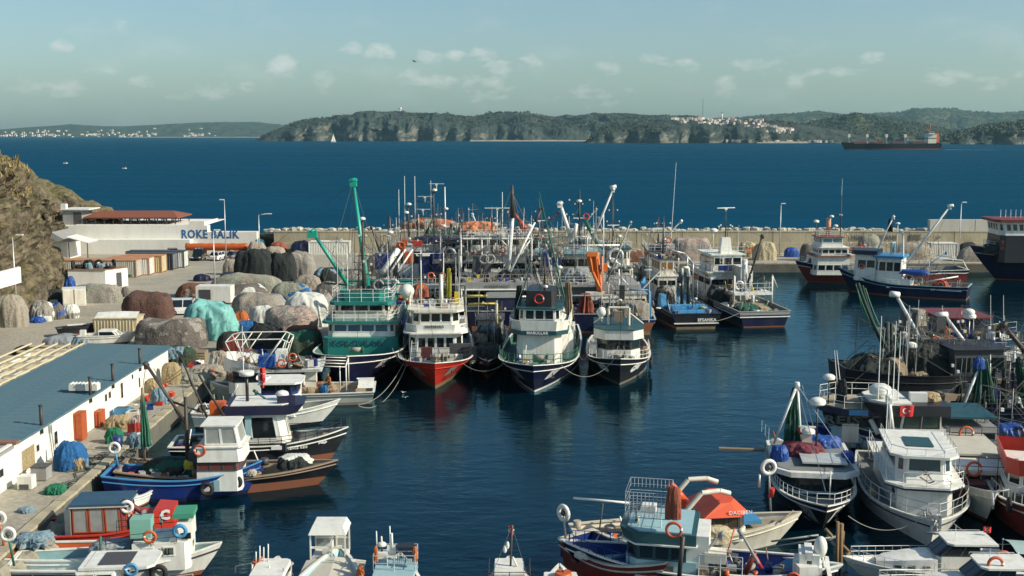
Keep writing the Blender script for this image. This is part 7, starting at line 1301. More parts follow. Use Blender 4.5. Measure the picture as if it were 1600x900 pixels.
b.whip(b.px(1412, 640, y=-2.2), 8.6, (.1, 0), .035); b.whip(b.px(1429, 610, y=-1.5), 7.5, (0, 0), .03); b.heap(tuple(b.px(1434, 607, y=-1.5)), .9, .9, 1.0, ORN, 'orange float bag'); b.house('dark_house', 1.5, 6, 2.2, 1.4, 4.6, DGREY, .3, 0, 2, 3, roof=BLACK); b.clutter(-6.5, 6, 2.5, 1.9, 90, 121); b.dome(b.px(1423, 552, y=-1), .5, .5); b.wires([(b.px(1386, 505, y=0), (-8, 0, 2.4)), (b.px(1386, 505, y=0), (8, 2, 4)), (b.px(1386, 505, y=0), (8, -2, 4))], .03)
b.forest(-6, 6, 2.5, 2.2, 46, (2, 6.5), 7)
# ---- R5 catwalk boat
b = Boat('fishing_boat', 'dark hulled boat with long grey white catwalk and orange rings on its platform edge', 'fishing boat', (1400, 600), 2, 24, 7, 'catwalk boat', zb=3.4, zm=2.6, zs=2.6, main=NAVY, cap=GREYP, deck=DECKG, frombow=False, group=RC)
X5, Z5 = side_tools(b, -2.5, 1480); zp = Z5(528, 1450); b.slab('grey_platform', X5(1398, 528), X5(1492, 528), 3.2, zp-.3, M('platform_grey', (.16, .17, .14), .8, dirt=.5), .3, .1)
for (u_, n_) in ((1455, 'left'), (1478, 'right')): b.ring((X5(u_, 527), -3.3, zp-.1), 'y', f'platform edge, {n_} of the pair', .48)
b.heap((X5(1482, 516), -1.5, zp), .9, .9, .9, ORN, 'orange buoy bundle'); b.box('dark_cabin', (X5(1445, 510), 0, zp+1.0), (1.9, 2.0, 2.0), DGREY, 0, .9); b.box('sacking', (X5(1448, 502), -.4, zp+1.5), (.9, 1.5, 1.4), TAN, .3, .8)
zc = Z5(552, 1500); b.box('catwalk', (X5(1515, 556), -2.0, zc-.5), (X5(1600, 556)-X5(1432, 556), 2.0, .9), WHITE)
mb = MB(WHITE); mb.quad((X5(1475, 545), -1.2, zc+.0), (X5(1600, 545), -1.2, zc+1.0), (X5(1600, 545), 1.5, zc+1.0), (X5(1475, 545), 1.5, zc)); mb.build('walkway_deck', b.t); b.rail([(X5(1460, 545), -3.0, zc), (X5(1620, 545), -3.0, zc)], 1.0, 3, m=STEEL); b.rail([(X5(1475, 540), 1.4, zc+.2), (X5(1620, 540), 1.4, zc+1.1)], 1.0, 2, m=WHITE)
for u_ in (1479, 1486): b.tube('white_post', b.px(u_, 595, y=-2.8), b.px(u_, 535, y=-2.8), .24, WHITE)
for u_ in (1550, 1585, 1510): b.tube('white_post', b.px(u_, 595, y=-3), b.px(u_, 548, y=-3), .09, WHITE)
for k in range(6): b.tube('wire_brace', b.px(1488, 540, y=-2.8), b.px(1505+k*14, 560+(k % 2)*14, y=-2.8), .03, STEEL)
b.boom(b.px(1479, 603, y=-3.5), b.px(1403, 466, y=-4), .2, SPAR, False, [b.px(1440, 540, y=-2), b.px(1500, 540, y=-2)]); b.tube('boom_head', b.px(1391, 459, y=-4), b.px(1405, 461, y=-4), .26, SPAR); b.boom(b.px(1556, 600, y=-4), b.px(1478, 496, y=-4), .22, SPAR, False); b.tube('boom_head', b.px(1463, 493, y=-4), b.px(1480, 492, y=-4), .28, SPAR); b.box('dark_block', b.px(1468, 508, y=-4), (.8, .8, 1.6), DGREY)
b.boom(b.px(1610, 560, y=-3), b.px(1568, 508, y=-3), .26, DSPAR); b.heap((X5(1540, 570), 0, zp-1.5), 5, 4, 1.8, BLUE, 'deep blue sheeted net', NETD, name='tarp_cover', cat='tarpaulin')
for (u_, v_, h_, r_) in ((1515, 497, 2.8, .55), (1514, 490, 1.9, .5), (1587, 548, 1.0, .5)): q = b.px(u_, v_, y=-1); b.dome((q.x, q.y, q.z-h_), r_, h_, WHITE, STEEL if h_ > 2 else NAVY)
for u_ in (1548, 1568, 1601, 1524): q = b.px(u_, 520, y=1); b.whip((q.x, q.y, q.z), 3.4 if u_ != 1524 else 1.6, (-.2, 0), .035)
b.house('dark_upper_house', X5(1495, 520), X5(1570, 520), 2.6, zc+.1, Z5(506, 1530), NAVY, .6, 0, 0, 0, y=3.2, roof=DRED, over=.4); b.box('white_sign', b.px(1548, 530, y=-1), (.9, .1, 1.3), WHITE); b.tube('white_canister', b.px(1557, 520, y=-1), b.px(1562, 530, y=-1), .32, WHITE)
b.house('dark_lower_house', X5(1460, 575), X5(1620, 575), 2.4, 2, zc-1.1, DGREY, .2, 0, 0, 5, wz=(.4, .8)); b.clutter(-10, 11, 3, 1.8, 120, 131); b.clutter(X5(1405, 525), X5(1600, 525), 2.8, zp, 60, 132)
b.forest(-10, 11, 3, 2.6, 50, (2, 6), 5); b.heap((2, -2.2, 2.2), 5, 1.6, 1.4, NETD, 'dark net piled along the near side', NETG)
# ---- R6 blue hull with wooden upper deck
b = Boat('fishing_boat', 'blue hulled boat with railed pale upper deck and navy side lettering', 'fishing boat', (1288, 712), 172, 16, 5.0, 'blue boat with the railed upper deck', zb=2.3, zm=1.5, zs=1.6, main=BLUE, top=BLUE, cap=BLUE, bottom=BLACK, deck=M('blue_deck', 0), bul=.6, group=RC, rake=1.2)
X6, Z6 = side_tools(b, 2.0, 1330); z0_ = Z6(692, 1335); z1 = Z6(668, 1335); z2 = Z6(648, 1335)
b.house('lower_house', X6(1400, 680), X6(1302, 680), 1.7, 1.1, z1, SKYB, .7, 0, 0, 0); b.house('window_band', X6(1400, 660), X6(1296, 660), 1.8, z1+.002, z2, BLACK, .8, -.2, 3, 5, wz=(.1, .9), frame=BLACK); b.slab('upper_deck', X6(1400, 640), X6(1283, 640), 2.3, z2+.003, NAVY, .42, 1.3); b.slab('deck_planks', X6(1400, 640), X6(1286, 640), 2.2, z2+.425, DECKW, .03, 1.3)
mb = MB(LBLUE); mb.bb((X6(1355, 655), 2.32, z2+.03), (X6(1325, 655), 2.335, z2+.4)); mb.build('pale_blue_patch', b.t); text_at('REIS', .75, LGREY, (X6(1316, 660), 1.85, (z1+z2)/2), (0, 1, 0), b.t, bold=.02, sx=1.6, name='name_lettering')
a_ = X6(1287, 640); b.rail([(X6(1400, 640), 2.2, z2+.45), (a_-1.3, 2.2, z2+.45), (a_-.1, 1.1, z2+.45), (a_-.1, -1.1, z2+.45), (a_-1.3, -2.2, z2+.45), (X6(1400, 640), -2.2, z2+.45)], .85, 2, m=WHITE)
b.dome((X6(1297, 635), 1.0, z2+.45), .42, 1.7, WHITE, BLACK); b.heap((X6(1320, 640), 0.4, z2+.45), .8, .8, 1.5, BLK, 'black covered searchlight', name='cover', cat='cover'); b.whip((X6(1322, 640), .2, z2+.5), 3.5, (.5, 0)); b.whip((X6(1316, 640), .2, z2+.5), 3.5, (.4, 0))
mb = MB(WHITE); mb.tube(b.px(1360, 655, y=2), b.px(1372, 678, y=2.2), .17, n=8); mb.build('white_davit', b.t); b.box('white_panel', (X6(1329, 676), 1.78, (1.3+z1)/2+.2), (1.1, .1, 1.3), WCREAM); b.clutter(X6(1400, 680), X6(1310, 690), 2.0, 1.0, 30, 141); b.rail([(6.8, 1.0, 2.2), (3, 2.2, 1.8), (-2, 2.3, 1.7)], .5, 2, m=NAVY)
# ---- R7 black and white boat with flag
b = Boat('fishing_boat', 'black topped white boat with large dark windows and small red flag on its roof', 'fishing boat', (1350, 722), 176, 21, 5.4, 'black topped white boat', zb=2.6, zm=1.7, zs=1.8, main=WHITE, top=NAVY, cap=SKYB, bottom=NAVY, deck=DECKG, bul=.6, group=RC, rake=1.5)
X7, Z7 = side_tools(b, 2.1, 1430); za = Z7(671, 1430); zb_ = Z7(650, 1430); zc = Z7(634, 1430)
b.house('lower_house', X7(1478, 690), X7(1390, 690), 2.1, 1.3, za, WHITE, .8, .1, 0, 0); b.house('window_band', X7(1472, 660), X7(1393, 660), 2.0, za+.002, zb_, WHITE, .8, .2, 3, 2, wz=(.06, .96), gap=.14, frame=BLACK, win=GLASSG); b.house('black_roof', X7(1485, 645), X7(1366, 645), 2.25, zb_+.003, zc, BLACK, 1.2, -.5, 0, 0); b.slab('white_roof_top', X7(1425, 630), X7(1364, 630), 2.2, zc+.004, WHITE, .16, 1.1)
text_at('SARI REIS', .32, LGREY, (X7(1452, 677), 2.13, Z7(677, 1450)), (0, 1, 0), b.t, name='name_lettering'); b.dome((X7(1384, 625), .6, zc+.1), .75, .35); b.whip((X7(1376, 625), 1.4, zc+.2), 5.6, (0, 0), .035); b.whip((X7(1402, 625), 1.0, zc+.2), 5.2, (0, 0), .035); b.whip((X7(1407, 625), 1.4, zc+.2), 4.6, (0, 0), .035); b.box('air_conditioner', (X7(1443, 632), .8, zc+.3), (1.1, .5, .6), WHITE); b.heap((X7(1462, 632), .3, zc), 1.7, 1.4, .55, STRW, 'straw rope coils')
flag(b.w((X7(1405, 641), 2.3, Z7(641, 1411))), 'red flag with white crescent and star above the black topped white boat', .95, .75, 0); b.boom(b.px(1394, 672, y=2.5), b.px(1389, 622, y=2.2), .16, SPAR); b.ladder((X7(1388, 655), 2.4, za-.6), (X7(1388, 655), 2.4, zb_+.3), .4); b.Aframe(X7(1419, 668), .5, za-.8, zb_-.2, WHITE, .05)
b.ring((X7(1506, 674), 2.6, Z7(674, 1506)), 'y', 'after side', .52); b.house('aft_casing', X7(1560, 680), X7(1479, 680), 1.9, 1.3, Z7(668, 1510), GREYP, .3, 0, 0, 2, wz=(.5, .8)); b.slab('side_shelter', X7(1560, 655), X7(1480, 655), 2.1, Z7(655, 1520), DTEAL, .12, .2); b.clutter(-10, X7(1480, 690), 2.2, 1.4, 70, 151); b.rail([(X7(1480, 690), 2.5, 1.9), (X7(1580, 690), 2.5, 1.9)], 1.3, 3, m=BLACK)
b.heap((X7(1520, 700), .4, 1.6), 3.5, 3, 1.3, NAVY, 'navy sheeted gear', GREYP, name='tarp_cover', cat='tarpaulin'); b.heap((X7(1585, 700), .8, 1.6), 2.5, 2.2, 1.4, BTARP, 'bright blue sheeted gear', NAVY, name='tarp_cover', cat='tarpaulin')
b.forest(-9, 2, 2.2, 1.8, 30, (2, 4.5), 9)
# big dark net trawler at right edge
b = Boat('fishing_boat', 'dark trawler hung with green nets at the right edge behind the black topped boat', 'fishing boat', (1470, 668), 3, 20, 5.6, 'green netted trawler', zb=2.8, zm=2.0, zs=2.0, main=NAVY, cap=BLACK, deck=DECKG, frombow=False, group=RC)
for (u0_, v0_, u1_, v1_, w0_, w1_, m_) in ((1532, 560, 1518, 650, .15, .7, NETG), (1540, 560, 1546, 630, .15, .55, GREEN), (1600, 610, 1580, 690, .2, .8, MC['net_green']), (1570, 590, 1560, 660, .15, .6, NETD), (1500, 600, 1490, 660, .2, .9, NETD), (1590, 560, 1605, 640, .2, .6, NETG), (1555, 575, 1535, 665, .1, .5, NETD)):
    b.netdrape(b.px(u0_, v0_, y=-1.5), b.px(u1_, v1_, y=-1.5), w0_, w1_, m_, f'net hanging near {dict([(1532, "its middle, tallest one"), (1540, "its middle, bright green one"), (1600, "the frame edge, pale green"), (1570, "its bow, dark one"), (1500, "its stern end"), (1590, "its bow, mid green one"), (1555, "its middle, dark one")])[u0_]}')
b.boom(b.px(1498, 650, y=-2), b.px(1532, 570, y=-1.5), .13, SPAR, True); b.heap(tuple(b.px(1530, 575, y=-1.5)), .9, .7, .8, BTARP, 'blue wrapped boom head', name='cover', cat='cover'); b.boom((X7(1480), 0, 3), b.px(1595, 560, y=-2), .1, DSPAR); b.boom(b.px(1540, 655, y=-2), b.px(1625, 570, y=-2), .08, DSPAR); b.boom(b.px(1615, 680, y=-2), b.px(1592, 624, y=-2), .1, SPAR)
for u_ in (1536, 1568, 1583): b.tube('black_post', b.px(u_, 650, y=-1), b.px(u_, 575, y=-1), .13, BLACK)
b.box('wooden_shelf', b.px(1495, 617, y=-1), (2.8, 1.6, .5), WOOD, .1); b.clutter(-8, 9, 2.4, 1.4, 110, 161); b.heap((2, 0, 1.5), 7, 4, 1.8, NETD, 'dark net mound', NETG); b.rail([(-8, -2.5, 2.1), (8, -2.5, 2.1)], .9, 3, m=BLACK); b.wires([(b.px(1532, 570, y=-1.5), (-9, -2, 2)), (b.px(1532, 570, y=-1.5), (6, -2, 2)), (b.px(1595, 560, y=-2), (-4, 2, 2)), (b.px(1560, 600, y=-1), b.px(1480, 660, y=-2)), (b.px(1536, 575, y=-1), b.px(1470, 620, y=-2))], .03)
b.floats((-2, -2, 2.2), 6, .6, 'o', 'orange floats'); b.box('blue_tub', b.px(1553, 625, y=-1), (1.4, 1.2, 1.6), BLUE)
b.forest(-9, 9, 2.6, 2, 40, (2, 6), 3)
# ---- white decked boat right of R9
b = Boat('fishing_boat', 'cream canopied white boat between the big white boat and the red one', 'fishing boat', (1540, 815), -97, 15, 4.4, 'cream canopied boat', zb=2.2, zm=1.5, zs=1.5, main=WHITE, cap=WHITE, deck=DECKW, group=RC)
zt = Z(b, 706, x=0, u=1530); b.slab('cream_canopy', -6, 1, 2.4, zt, CANVAS, .12, .3); b.slab('white_roof', 1.01, 3.8, 2.3, zt-.4, WHITE, .3, .6); b.house('cabin', -1, 3.2, 1.7, 1.2, zt-.42, WHITE, .4, .1, 3, 3, wz=(.5, .85), win=M('wood_window', (.10, .06, .04), .4)); b.ring(b.px(1522, 733, x=3.95), 'x', 'white roof edge', .5); b.rail([(3.9, -2.2, 1.6), (3.9, 2.2, 1.6)], 1.6, 3, m=DSPAR); b.clutter(-7, 5, 1.8, 1.1, 50, 171); b.box('brown_hatch', (4.6, -.6, 1.6), (1.2, 1.6, .7), MC['dark_red_board'])
# ---- R8 black boat with net mast
b = Boat('fishing_boat', 'black hulled boat with curved white roof and tall green net bundle on its mast', 'fishing boat', (1285, 826), -98, 15, 4.9, 'black boat with the green net mast', zb=1.75, zm=1.2, zs=1.2, rake=1.5, main=BLACK, top=NAVY, cap=WHITE, bottom=BLACK, deck=DECKG, bul=.35, group=RC, fine_=3.4)
xf = 2.8; zz = lambda v, x=xf: Z(b, v, x=x, u=1275); b.house('lower_house', -3, xf, 2.0, 1.1, zz(765), SKYB, .9, 0, 0, 0, camf=.35); b.house('window_band', -3, xf-.05, 2.02, zz(765)+.003, zz(742), BLACK, .9, .0, 3, 3, wz=(.05, .95), gap=.06, frame=BLACK, camf=.35); zt = zz(736)
b.slab('roof_edge', -3.6, xf+.75, 2.45, zz(742)+.004, WHITE, .30, .9); b.slab('roof_deck', -3.5, xf+.3, 2.2, zz(742)+.31, DECKG, .03, .6); zt = zz(742)+.34
b.box('solar_panel', (1.3, .5, zt+.25), (2.2, 2.6, .10), M('panel_grey', (.52, .56, .54), .3, .2, dirt=.2)); b.heap((-.6, -.5, zt), 2.4, 3.0, .7, RTARP, 'maroon tarpaulin', name='tarp_cover', cat='tarpaulin'); b.heap((.9, -2.0, zt), 1.3, 1.1, .85, BTARP, 'blue sheeted tank at the roof corner', name='tarp_cover', cat='tarpaulin'); b.heap((.8, 2.0, zt), 1.0, .8, .7, BTARP, 'blue sheet at the far roof corner', name='tarp_cover', cat='tarpaulin'); b.heap((-2.5, .9, zt), 1.4, 2.6, .7, BTARP, 'long blue sheet behind the maroon one', name='tarp_cover', cat='tarpaulin')
ya = b.px(1244, 600, x=-1.5).y; top = b.px(1246, 602, x=-1.5); b.boom((-1.5, b.px(1252, 700, x=-1.5).y, zt), top, .11, SPAR, True); b.boom(b.px(1243, 608, x=-1.2), b.px(1209, 693, x=-1.2), .09, SPAR, False); b.netdrape(b.px(1241, 606, x=-1.6), b.px(1238, 718, x=-1.6), .15, .82, NETG, 'tall dark net bundle on the mast', M('net_pale_green', (.10, .20, .15), .9, dirt=.4))
b.wires([(top, (-1.6, ya+1.2, zt)), (top, (2.8, 2.2, zt)), (top+Vector((0, .3, 0)), (-1.3, ya+1.4, zt+.5)), (top, (6.8, 0, 2.4))], .025, STEEL); b.box('beige_post', b.px(1260, 700, x=-1), (.5, .6, 2.4), WCREAM); b.dome((-.2, b.px(1276, 670, x=-.2).y, zt), .5, 3.2, WHITE, BLACK); q = b.px(1262, 668, x=-.8); b.radar((q.x, q.y, q.z-.8), 1.0, pi/2); q = b.px(1263, 675, x=-.8); b.dome((q.x, q.y, q.z-.2), .42, .1); q = b.px(1254, 672, x=-.9); b.ring((q.x, q.y, q.z), 'x', 'net mast', .28, RED)
b.sheer_rail(1.5, 6.9, .6, 2, WHITE, r=.018, step=1.6); b.anchor(5.6, 1, .75); b.anchor(5.6, -1, .75, GREYP); b.tube('white_staff', (4.8, .5, 1.3), (4.8, .5, 3.0), .04, WHITE); b.rail([(-3.5, -2.3, zt), (-5.5, -2.6, zt)], .8, 2, m=SKYB); b.box('wooden_plank', (-3.2, -4.0, zt-.6), (.35, 2.9, .12), WOOD); b.clutter(-7, -3.2, 2.0, 1.2, 40, 181); b.heap((-4, -1.8, 1.2), 1.6, 1.3, 1.3, WHT, 'white sheeted bundle', name='tarp_cover', cat='tarpaulin')

# ---- R9 big white boat
b = Boat('motor_yacht', 'big white two tier boat with cream bow and dark hull line', 'yacht', (1453, 855), -101, 15.5, 6.0, 'big white two tier boat', zb=1.75, zm=1.25, zs=1.2, rake=1.0, main=WHITE, top=WHITE, cap=WHITE, bottom=WHITE, deck=DECKG, bul=.35, group=RC, fine_=2.6, strake=NAVY, boot=.2)
R9 = b; xf = 4.5; zz = lambda v, x=xf: Z(b, v, x=x, u=1445); z1 = zz(764); z2 = zz(741, 4.0); z3 = zz(711, 3.3)
b.house('lower_house', -4.5, xf, 1.75, .8, z1, WHITE, .3, .0, 0, 5, wz=(.55, .82), gap=.45, win=GLASS, w2=1.5); b.slab('navy_trim', -4.5, xf+.5, 2.1, z1+.003, NAVY, .10, .9); b.slab('upper_deck', -4.6, xf+.47, 2.13, z1+.105, WHITE, .12, .9); z1b = z1+.23
b.house('upper_front', -1.5, xf-.2, 1.75, z1b, z2, WHITE, .55, .4, 0, 0, w2=1.55); b.house('bridge', -1.5, xf-.6, 1.62, z2+.003, z3, WHITE, .5, .12, 1, 1, wz=(.12, .93), gap=.12, w2=1.5, win=M('bridge_glass', (.03, .06, .08), .08, dirt=0, spec=.8)); b.slab('roof', -1.7, xf-.25, 1.85, z3+.004, WHITE, .15, .6); b.slab('roof_hatch', .1, 2.2, .75, z3+.16, DTEAL, .06, .1)
b.rail([(-1.5, -1.75, z3+.15), (3.3, -1.75, z3+.15), (4.1, -1.0, z3+.15), (4.1, 1.0, z3+.15), (3.3, 1.75, z3+.15), (-1.5, 1.75, z3+.15)], .38, 1, m=STEEL, r=.02); b.rail([(-4.5, -2.05, z1b), (4.0, -2.05, z1b), (4.85, -1.25, z1b), (4.85, 1.25, z1b), (4.0, 2.05, z1b), (-4.5, 2.05, z1b)], .75, 2, m=STEEL, step=1.3); b.sheer_rail(-3.5, 7.3, .85, 2, STEEL, r=.024, step=1.1)
mb = MB(DSPAR); mb.path([b.px(1437, 745, x=4.6), b.px(1452, 755, x=4.6), b.px(1460, 752, x=4.65)], .04, 4); mb.path([b.px(1445, 735, x=4.6), b.px(1450, 742, x=4.6), b.px(1456, 750, x=4.6)], .04, 4); mb.tube(b.px(1443, 742, x=4.6), b.px(1458, 740, x=4.6), .03); mb.build('anchor_ornament', b.t)
q = Vector((7.2, .1, 1.9)); mb = MB(STEEL); mb.box((q.x-.2, q.y, q.z+.1), (1.3, .45, .16)); mb.box((q.x+.35, q.y-.2, q.z-.35), (.2, .14, 1.0)); mb.box((q.x+.35, q.y+.2, q.z-.35), (.2, .14, 1.0)); mb.tube((q.x+.4, q.y-.5, q.z-.8), (q.x+.4, q.y+.5, q.z-.8), .09); mb.tube((q.x+.35, q.y, q.z+.2), (q.x+.35, q.y, q.z-.9), .08); mb.build('anchor', b.t); b.winch((6.0, 0, 1.3), .22, .5, STEEL)
b.whip((-1, -1.5, z3), 4.5, (0, 0), .03); b.wires([((4.4, 1.95, z1b), (5.4, 1.4, 1.7))], .04); b.clutter(-7, -4.7, 1.8, 1.0, 24, 191); mb = MB(STRW); mb.sph((0, 0, .3), (.35, .3, .45)); mb.build('bait_sack', loc=b.w((2.0, -2.5, 1.0)), rz=b.hd, label='yellow sack on the left side deck of the big white boat', cat='sack')
rope(b.w((7.3, -.6, 1.7)), P(1325, 806, 1.8), .7, 'slack rope from the big white boat to the black boat'); rope(b.w((7.3, .9, 1.7)), P(1612, 842, 1.6), .7, 'slack rope from the big white bow toward the red boat')
# ---- R10 red boat
b = Boat('fishing_boat', 'dark red hulled boat with white cabin, round blue emblem and red sign board', 'fishing boat', (1640, 862), -107, 15, 5.2, 'red sign board boat', zb=2.6, zm=1.7, zs=1.6, main=DRED, top=DRED, cap=WHITE, bottom=DRED, deck=DECKG, bul=.5, group=RC, fine_=2.8, rake=1.4)
xf = 2.6; zz = lambda v, x=xf: Z(b, v, x=x, u=1590); z1 = zz(783); z2 = zz(760); z3 = zz(742); z4 = zz(717)
b.house('lower_house', -3.5, xf, 1.9, 1.3, z2, WHITE, .6, 0, 0, 2, wz=(.5, .8), camf=.2); b.house('bridge', -3.3, xf-.1, 1.75, z2+.003, z3, WHITE, .6, .1, 3, 3, wz=(.10, .92), gap=.07, camf=.2); b.bulwark('sign_board', -2.5, xf+.3, 1.9, z3+.01, z4, RED, .6, flare=.06, back=True); b.slab('roof', -3.5, xf+.1, 1.8, z3+.004, WHITE, .08, .5)
text_at('MARÇARELLI', .36, LWHITE, (xf+.36, .2, (z3+z4)/2), (1, 0, 0), b.t, bold=.015, sx=.95, name='name_lettering'); mb = MB(LOGO); c_ = (xf+.0, .35, zz(770)); mb.tube((xf-.02, .35, c_[2]-.05), (xf+.23, .35, c_[2]-.05), .30, n=18); mb.build('round_emblem', b.t); text_at('S', .5, LWHITE, (xf+.205, .35, c_[2]-.05), (1, 0, 0), b.t, bold=.02, name='emblem_letter')
for k in range(2): b.box('blue_stripe', (xf+.19, .35, c_[2]-.12+k*.16), (.012, 2.3, .03), LBLUE)
b.sheer_rail(1, 6.6, .6, 1, STEEL); b.tyres([4.6], -1, dz=.1); b.clutter(3.4, 6, 1.2, 1.9, 10, 201); b.box('dark_hatch', (3.4, -1.2, 1.8), (.7, .8, .8), BLACK); b.clutter(-6, -3.5, 1.8, 1.2, 30, 202)
mb = MB(WHITE); mb.tube(b.px(1551, 770, x=4), b.px(1577, 765, x=4), .04); mb.tube(b.px(1551, 770, x=4), b.px(1552, 795, x=4), .06); mb.build('rail_brace', b.t)
# ---- R11, R12 motor boats at the bottom right
def motorboat(label, bow, desc, L=12, B=3.6, hgt=0, hd=178, roofm=WHITE, extra=True, rb=True):
    b = Boat('motor_boat', label, 'motor boat', bow, hd, L, B, desc, zb=1.7, zm=1.15, zs=1.0, rake=1.7, main=WHITE, top=WHITE, cap=WHITE, bottom=M('brown_stripe', (.20, .10, .06), .5), deck=WHITE, bul=.12, group='motor boats at the bottom right', fine_=2.2, boot=.3, strake=STEEL); b.sc = .68; b.o = P(bow[0], bow[1], 0)-b.f*(L/2-1.7)*.68; b.t.location = b.o; b.t.scale = (.68,)*3
    mb = MB(WHITE); mb.smooth = True; mb.grid([[(x, y*w, z+(.12 if abs(y) < .6 else 0)) for y in (-1, -.9, -.4, 0, .4, .9, 1)] for x, w, z in ((3.9, .25, 1.55), (3.2, .8, 1.72), (1.6, 1.15, 1.92), (.2, 1.3, 2.02), (-.2, 1.3, 2.02))]); 
    for sg in (-1, 1): mb.grid([[(x, sg*w, z) for x, w, z in ((3.9, .25, 1.55), (3.2, .8, 1.72), (1.6, 1.15, 1.92), (.2, 1.3, 2.02), (-.2, 1.3, 2.02))], [(x, sg*(w+.08), 1.0) for x, w, z in ((3.9, .25, 1.55), (3.2, .8, 1.72), (1.6, 1.15, 1.92), (.2, 1.3, 2.02), (-.2, 1.3, 2.02))]])
    mb.build('foredeck_cabin', b.t)
    for x in (2.6, 1.6, .6): mb = MB(GLASS); mb.box((x, 1.05+(1.6-x)*.09+.17, 1.42), (.55, .06, .2), -.12); mb.build('port_window', b.t)
    b.house('wheelhouse', -3.4, -.2, 1.35, 1.0, 2.25, WHITE, .3, .0, 0, 0); b.house('windscreen', -3.2, -.1, 1.25, 2.252, 3.1, DGREY, .3, 1.0, 2, 2, wz=(.06, .95), gap=.06, frame=DGREY); b.slab('roof', -4.4, -.9, 1.45, 3.105, roofm, .14, .35); b.rail([(-.9, -1.3, 3.24), (-4, -1.3, 3.24)], .15, 1, m=STEEL)
    b.sheer_rail(-.5, 5.6, .75, 2, STEEL, r=.02); b.box('engine_box', (-4.6, 0, 1.5), (1.4, 1.8, .7), WHITE); mb = MB(WHITE); mb.prism([(-5.6, -1.5), (-3.5, -1.6), (-3.5, 1.6), (-5.6, 1.5)], 1.0, 1.9); mb.build('aft_cabin', b.t); mb = MB(GLASS); mb.bb((-4.6, -1, 1.91), (-3.7, 1, 1.95)); mb.build('skylight', b.t)
    b.whip((-1.6, .6, 3.2), 1.2); return b
b = motorboat('white motor boat with raked dark windscreen and orange ring at the bottom right', (1352, 905), 'white motor boat at the bottom right', 12.5, 3.8); b.ring((-4.9, 1.0, 2.0), 'y', 'aft top', .5); flag(b.w((-4.0, -.5, 3.7)), 'small red flag on the roof of the white motor boat', .4, .3, 0)
mb = MB(M('green_canopy', (.30, .42, .40), .7, dirt=.3)); mb.smooth = True; mb.grid([[(-9.0, y, 2.5+.25*cos(y*1.2)) for y in (-1.5, -.7, 0, .7, 1.5)], [(-5.7, y, 2.7+.25*cos(y*1.2)) for y in (-1.5, -.7, 0, .7, 1.5)]]); mb.build('green_awning', b.t); b.tube('awning_post', (-5.8, 1.4, 1.0), (-5.8, 1.4, 2.75), .03, STEEL); b.tube('awning_post', (-5.8, -1.4, 1.0), (-5.8, -1.4, 2.75), .03, STEEL)
b = motorboat('second white motor boat nearest the bottom right corner, mostly below the frame', (1402, 945), 'nearest motor boat', 12, 3.6); b.ring((-1.9, .9, 3.35), 'y', 'roof', .4)
# ================================================================== BOTTOM CENTRE
CC = 'boats moored at the bottom centre'
def hauler(b, p, top, r=.36, col=GREYP): b.tube('hauler_post', p, top, .06, col); mb = MB(WHITE); mb.tor(top, r, r*.32, 'y' if abs(b.f.x) > .5 else 'x', 18, 7); mb.mat(DGREY); mb.sph(top, r*.45, 8, 6); mb.build('net_hauler', b.t)
b = Boat('fishing_boat', 'open boat with maroon outside and deep blue inside, at the bottom centre', 'fishing boat', (1005, 925), -52, 6.6, 2.9, 'maroon and blue open boat', zb=1.9, zm=1.3, zs=1.5, main=DRED, top=DRED, cap=M('cap_beige', (.52, .50, .42), .6, dirt=.4), inner=BLUE, deck=BLUE, bul=.9, group=CC, fine_=2.6, capw=.16)
b.o; b.box('pale_blue_thwart', (-1, 0, .9), (.9, 2.6, .3), SKYB); b.clutter(-3, 2, 1.2, .5, 14, 211); q = b.loc(P(906, 838, 1.4)); hauler(b, (-2.9, -1.0, 1.4), (-3.1, -1.0, 2.9), .36); b.tube('white_pole', b.loc(P(896, 778, 3.6)), b.loc(P(984, 786, 3.6)), .06, SPAR); b.box('pale_board', (-2.6, .6, 1.0), (.3, 1.8, .06), SKYB, .4)
b = Boat('fishing_boat', 'pale blue cabin boat with wraparound dark window and navy bow at the bottom centre', 'fishing boat', (925, 905), 168, 13, 4.0, 'pale blue cabin boat', zb=1.9, zm=1.3, zs=1.4, main=NAVY, top=NAVY, cap=WHITE, inner=BLUE, deck=BLUE, bul=.6, group=CC, fine_=2.4)
XC, ZC = side_tools(b, 1.8, 1030); z1 = ZC(877); z2 = ZC(852); z3 = ZC(838); b.house('cabin', XC(1088, 880), XC(975, 880), 1.75, .8, z1, SKYB, .7, 0, 0, 0); b.house('window_band', XC(1072, 865), XC(978, 865), 1.72, z1+.003, z2, DTEAL, .7, .0, 2, 3, wz=(.08, .92), gap=.05, frame=DTEAL); b.slab('roof', XC(1090, 845), XC(968, 845), 2.0, z2+.004, WHITE, .07, .8); b.house('teal_visor', XC(1088, 840), XC(972, 840), 1.9, z2+.08, z3+.15, DTEAL, .8, -.2, 0, 0); b.slab('roof_top', XC(1080, 830), XC(978, 830), 1.75, z3+.155, SKYB, .07, .6)
b.box('white_side_house', (XC(1085, 870), .3, (z1+z2)/2-.2), (1.3, 2.6, 2.2), WHITE); b.tube('dark_pole', b.px(1061, 905, y=2.2), b.px(1067, 838, y=2.2), .11, DSPAR); b.box('name_board', (XC(1037, 886), 1.78, z1-.35), (.9, .05, .25), DGREY)
q = b.px(1053, 828, y=2.1); b.ring((q.x, q.y, q.z), 'y', 'cabin roof side', .42); mb = MB(STEEL)
c = [b.px(u, v, y=0) for u, v in ((983, 753), (1050, 751), (1050, 775), (1005, 793), (983, 772))]
x0_, x1_ = c[0].x, c[1].x; zt_, zb2 = c[0].z, c[3].z
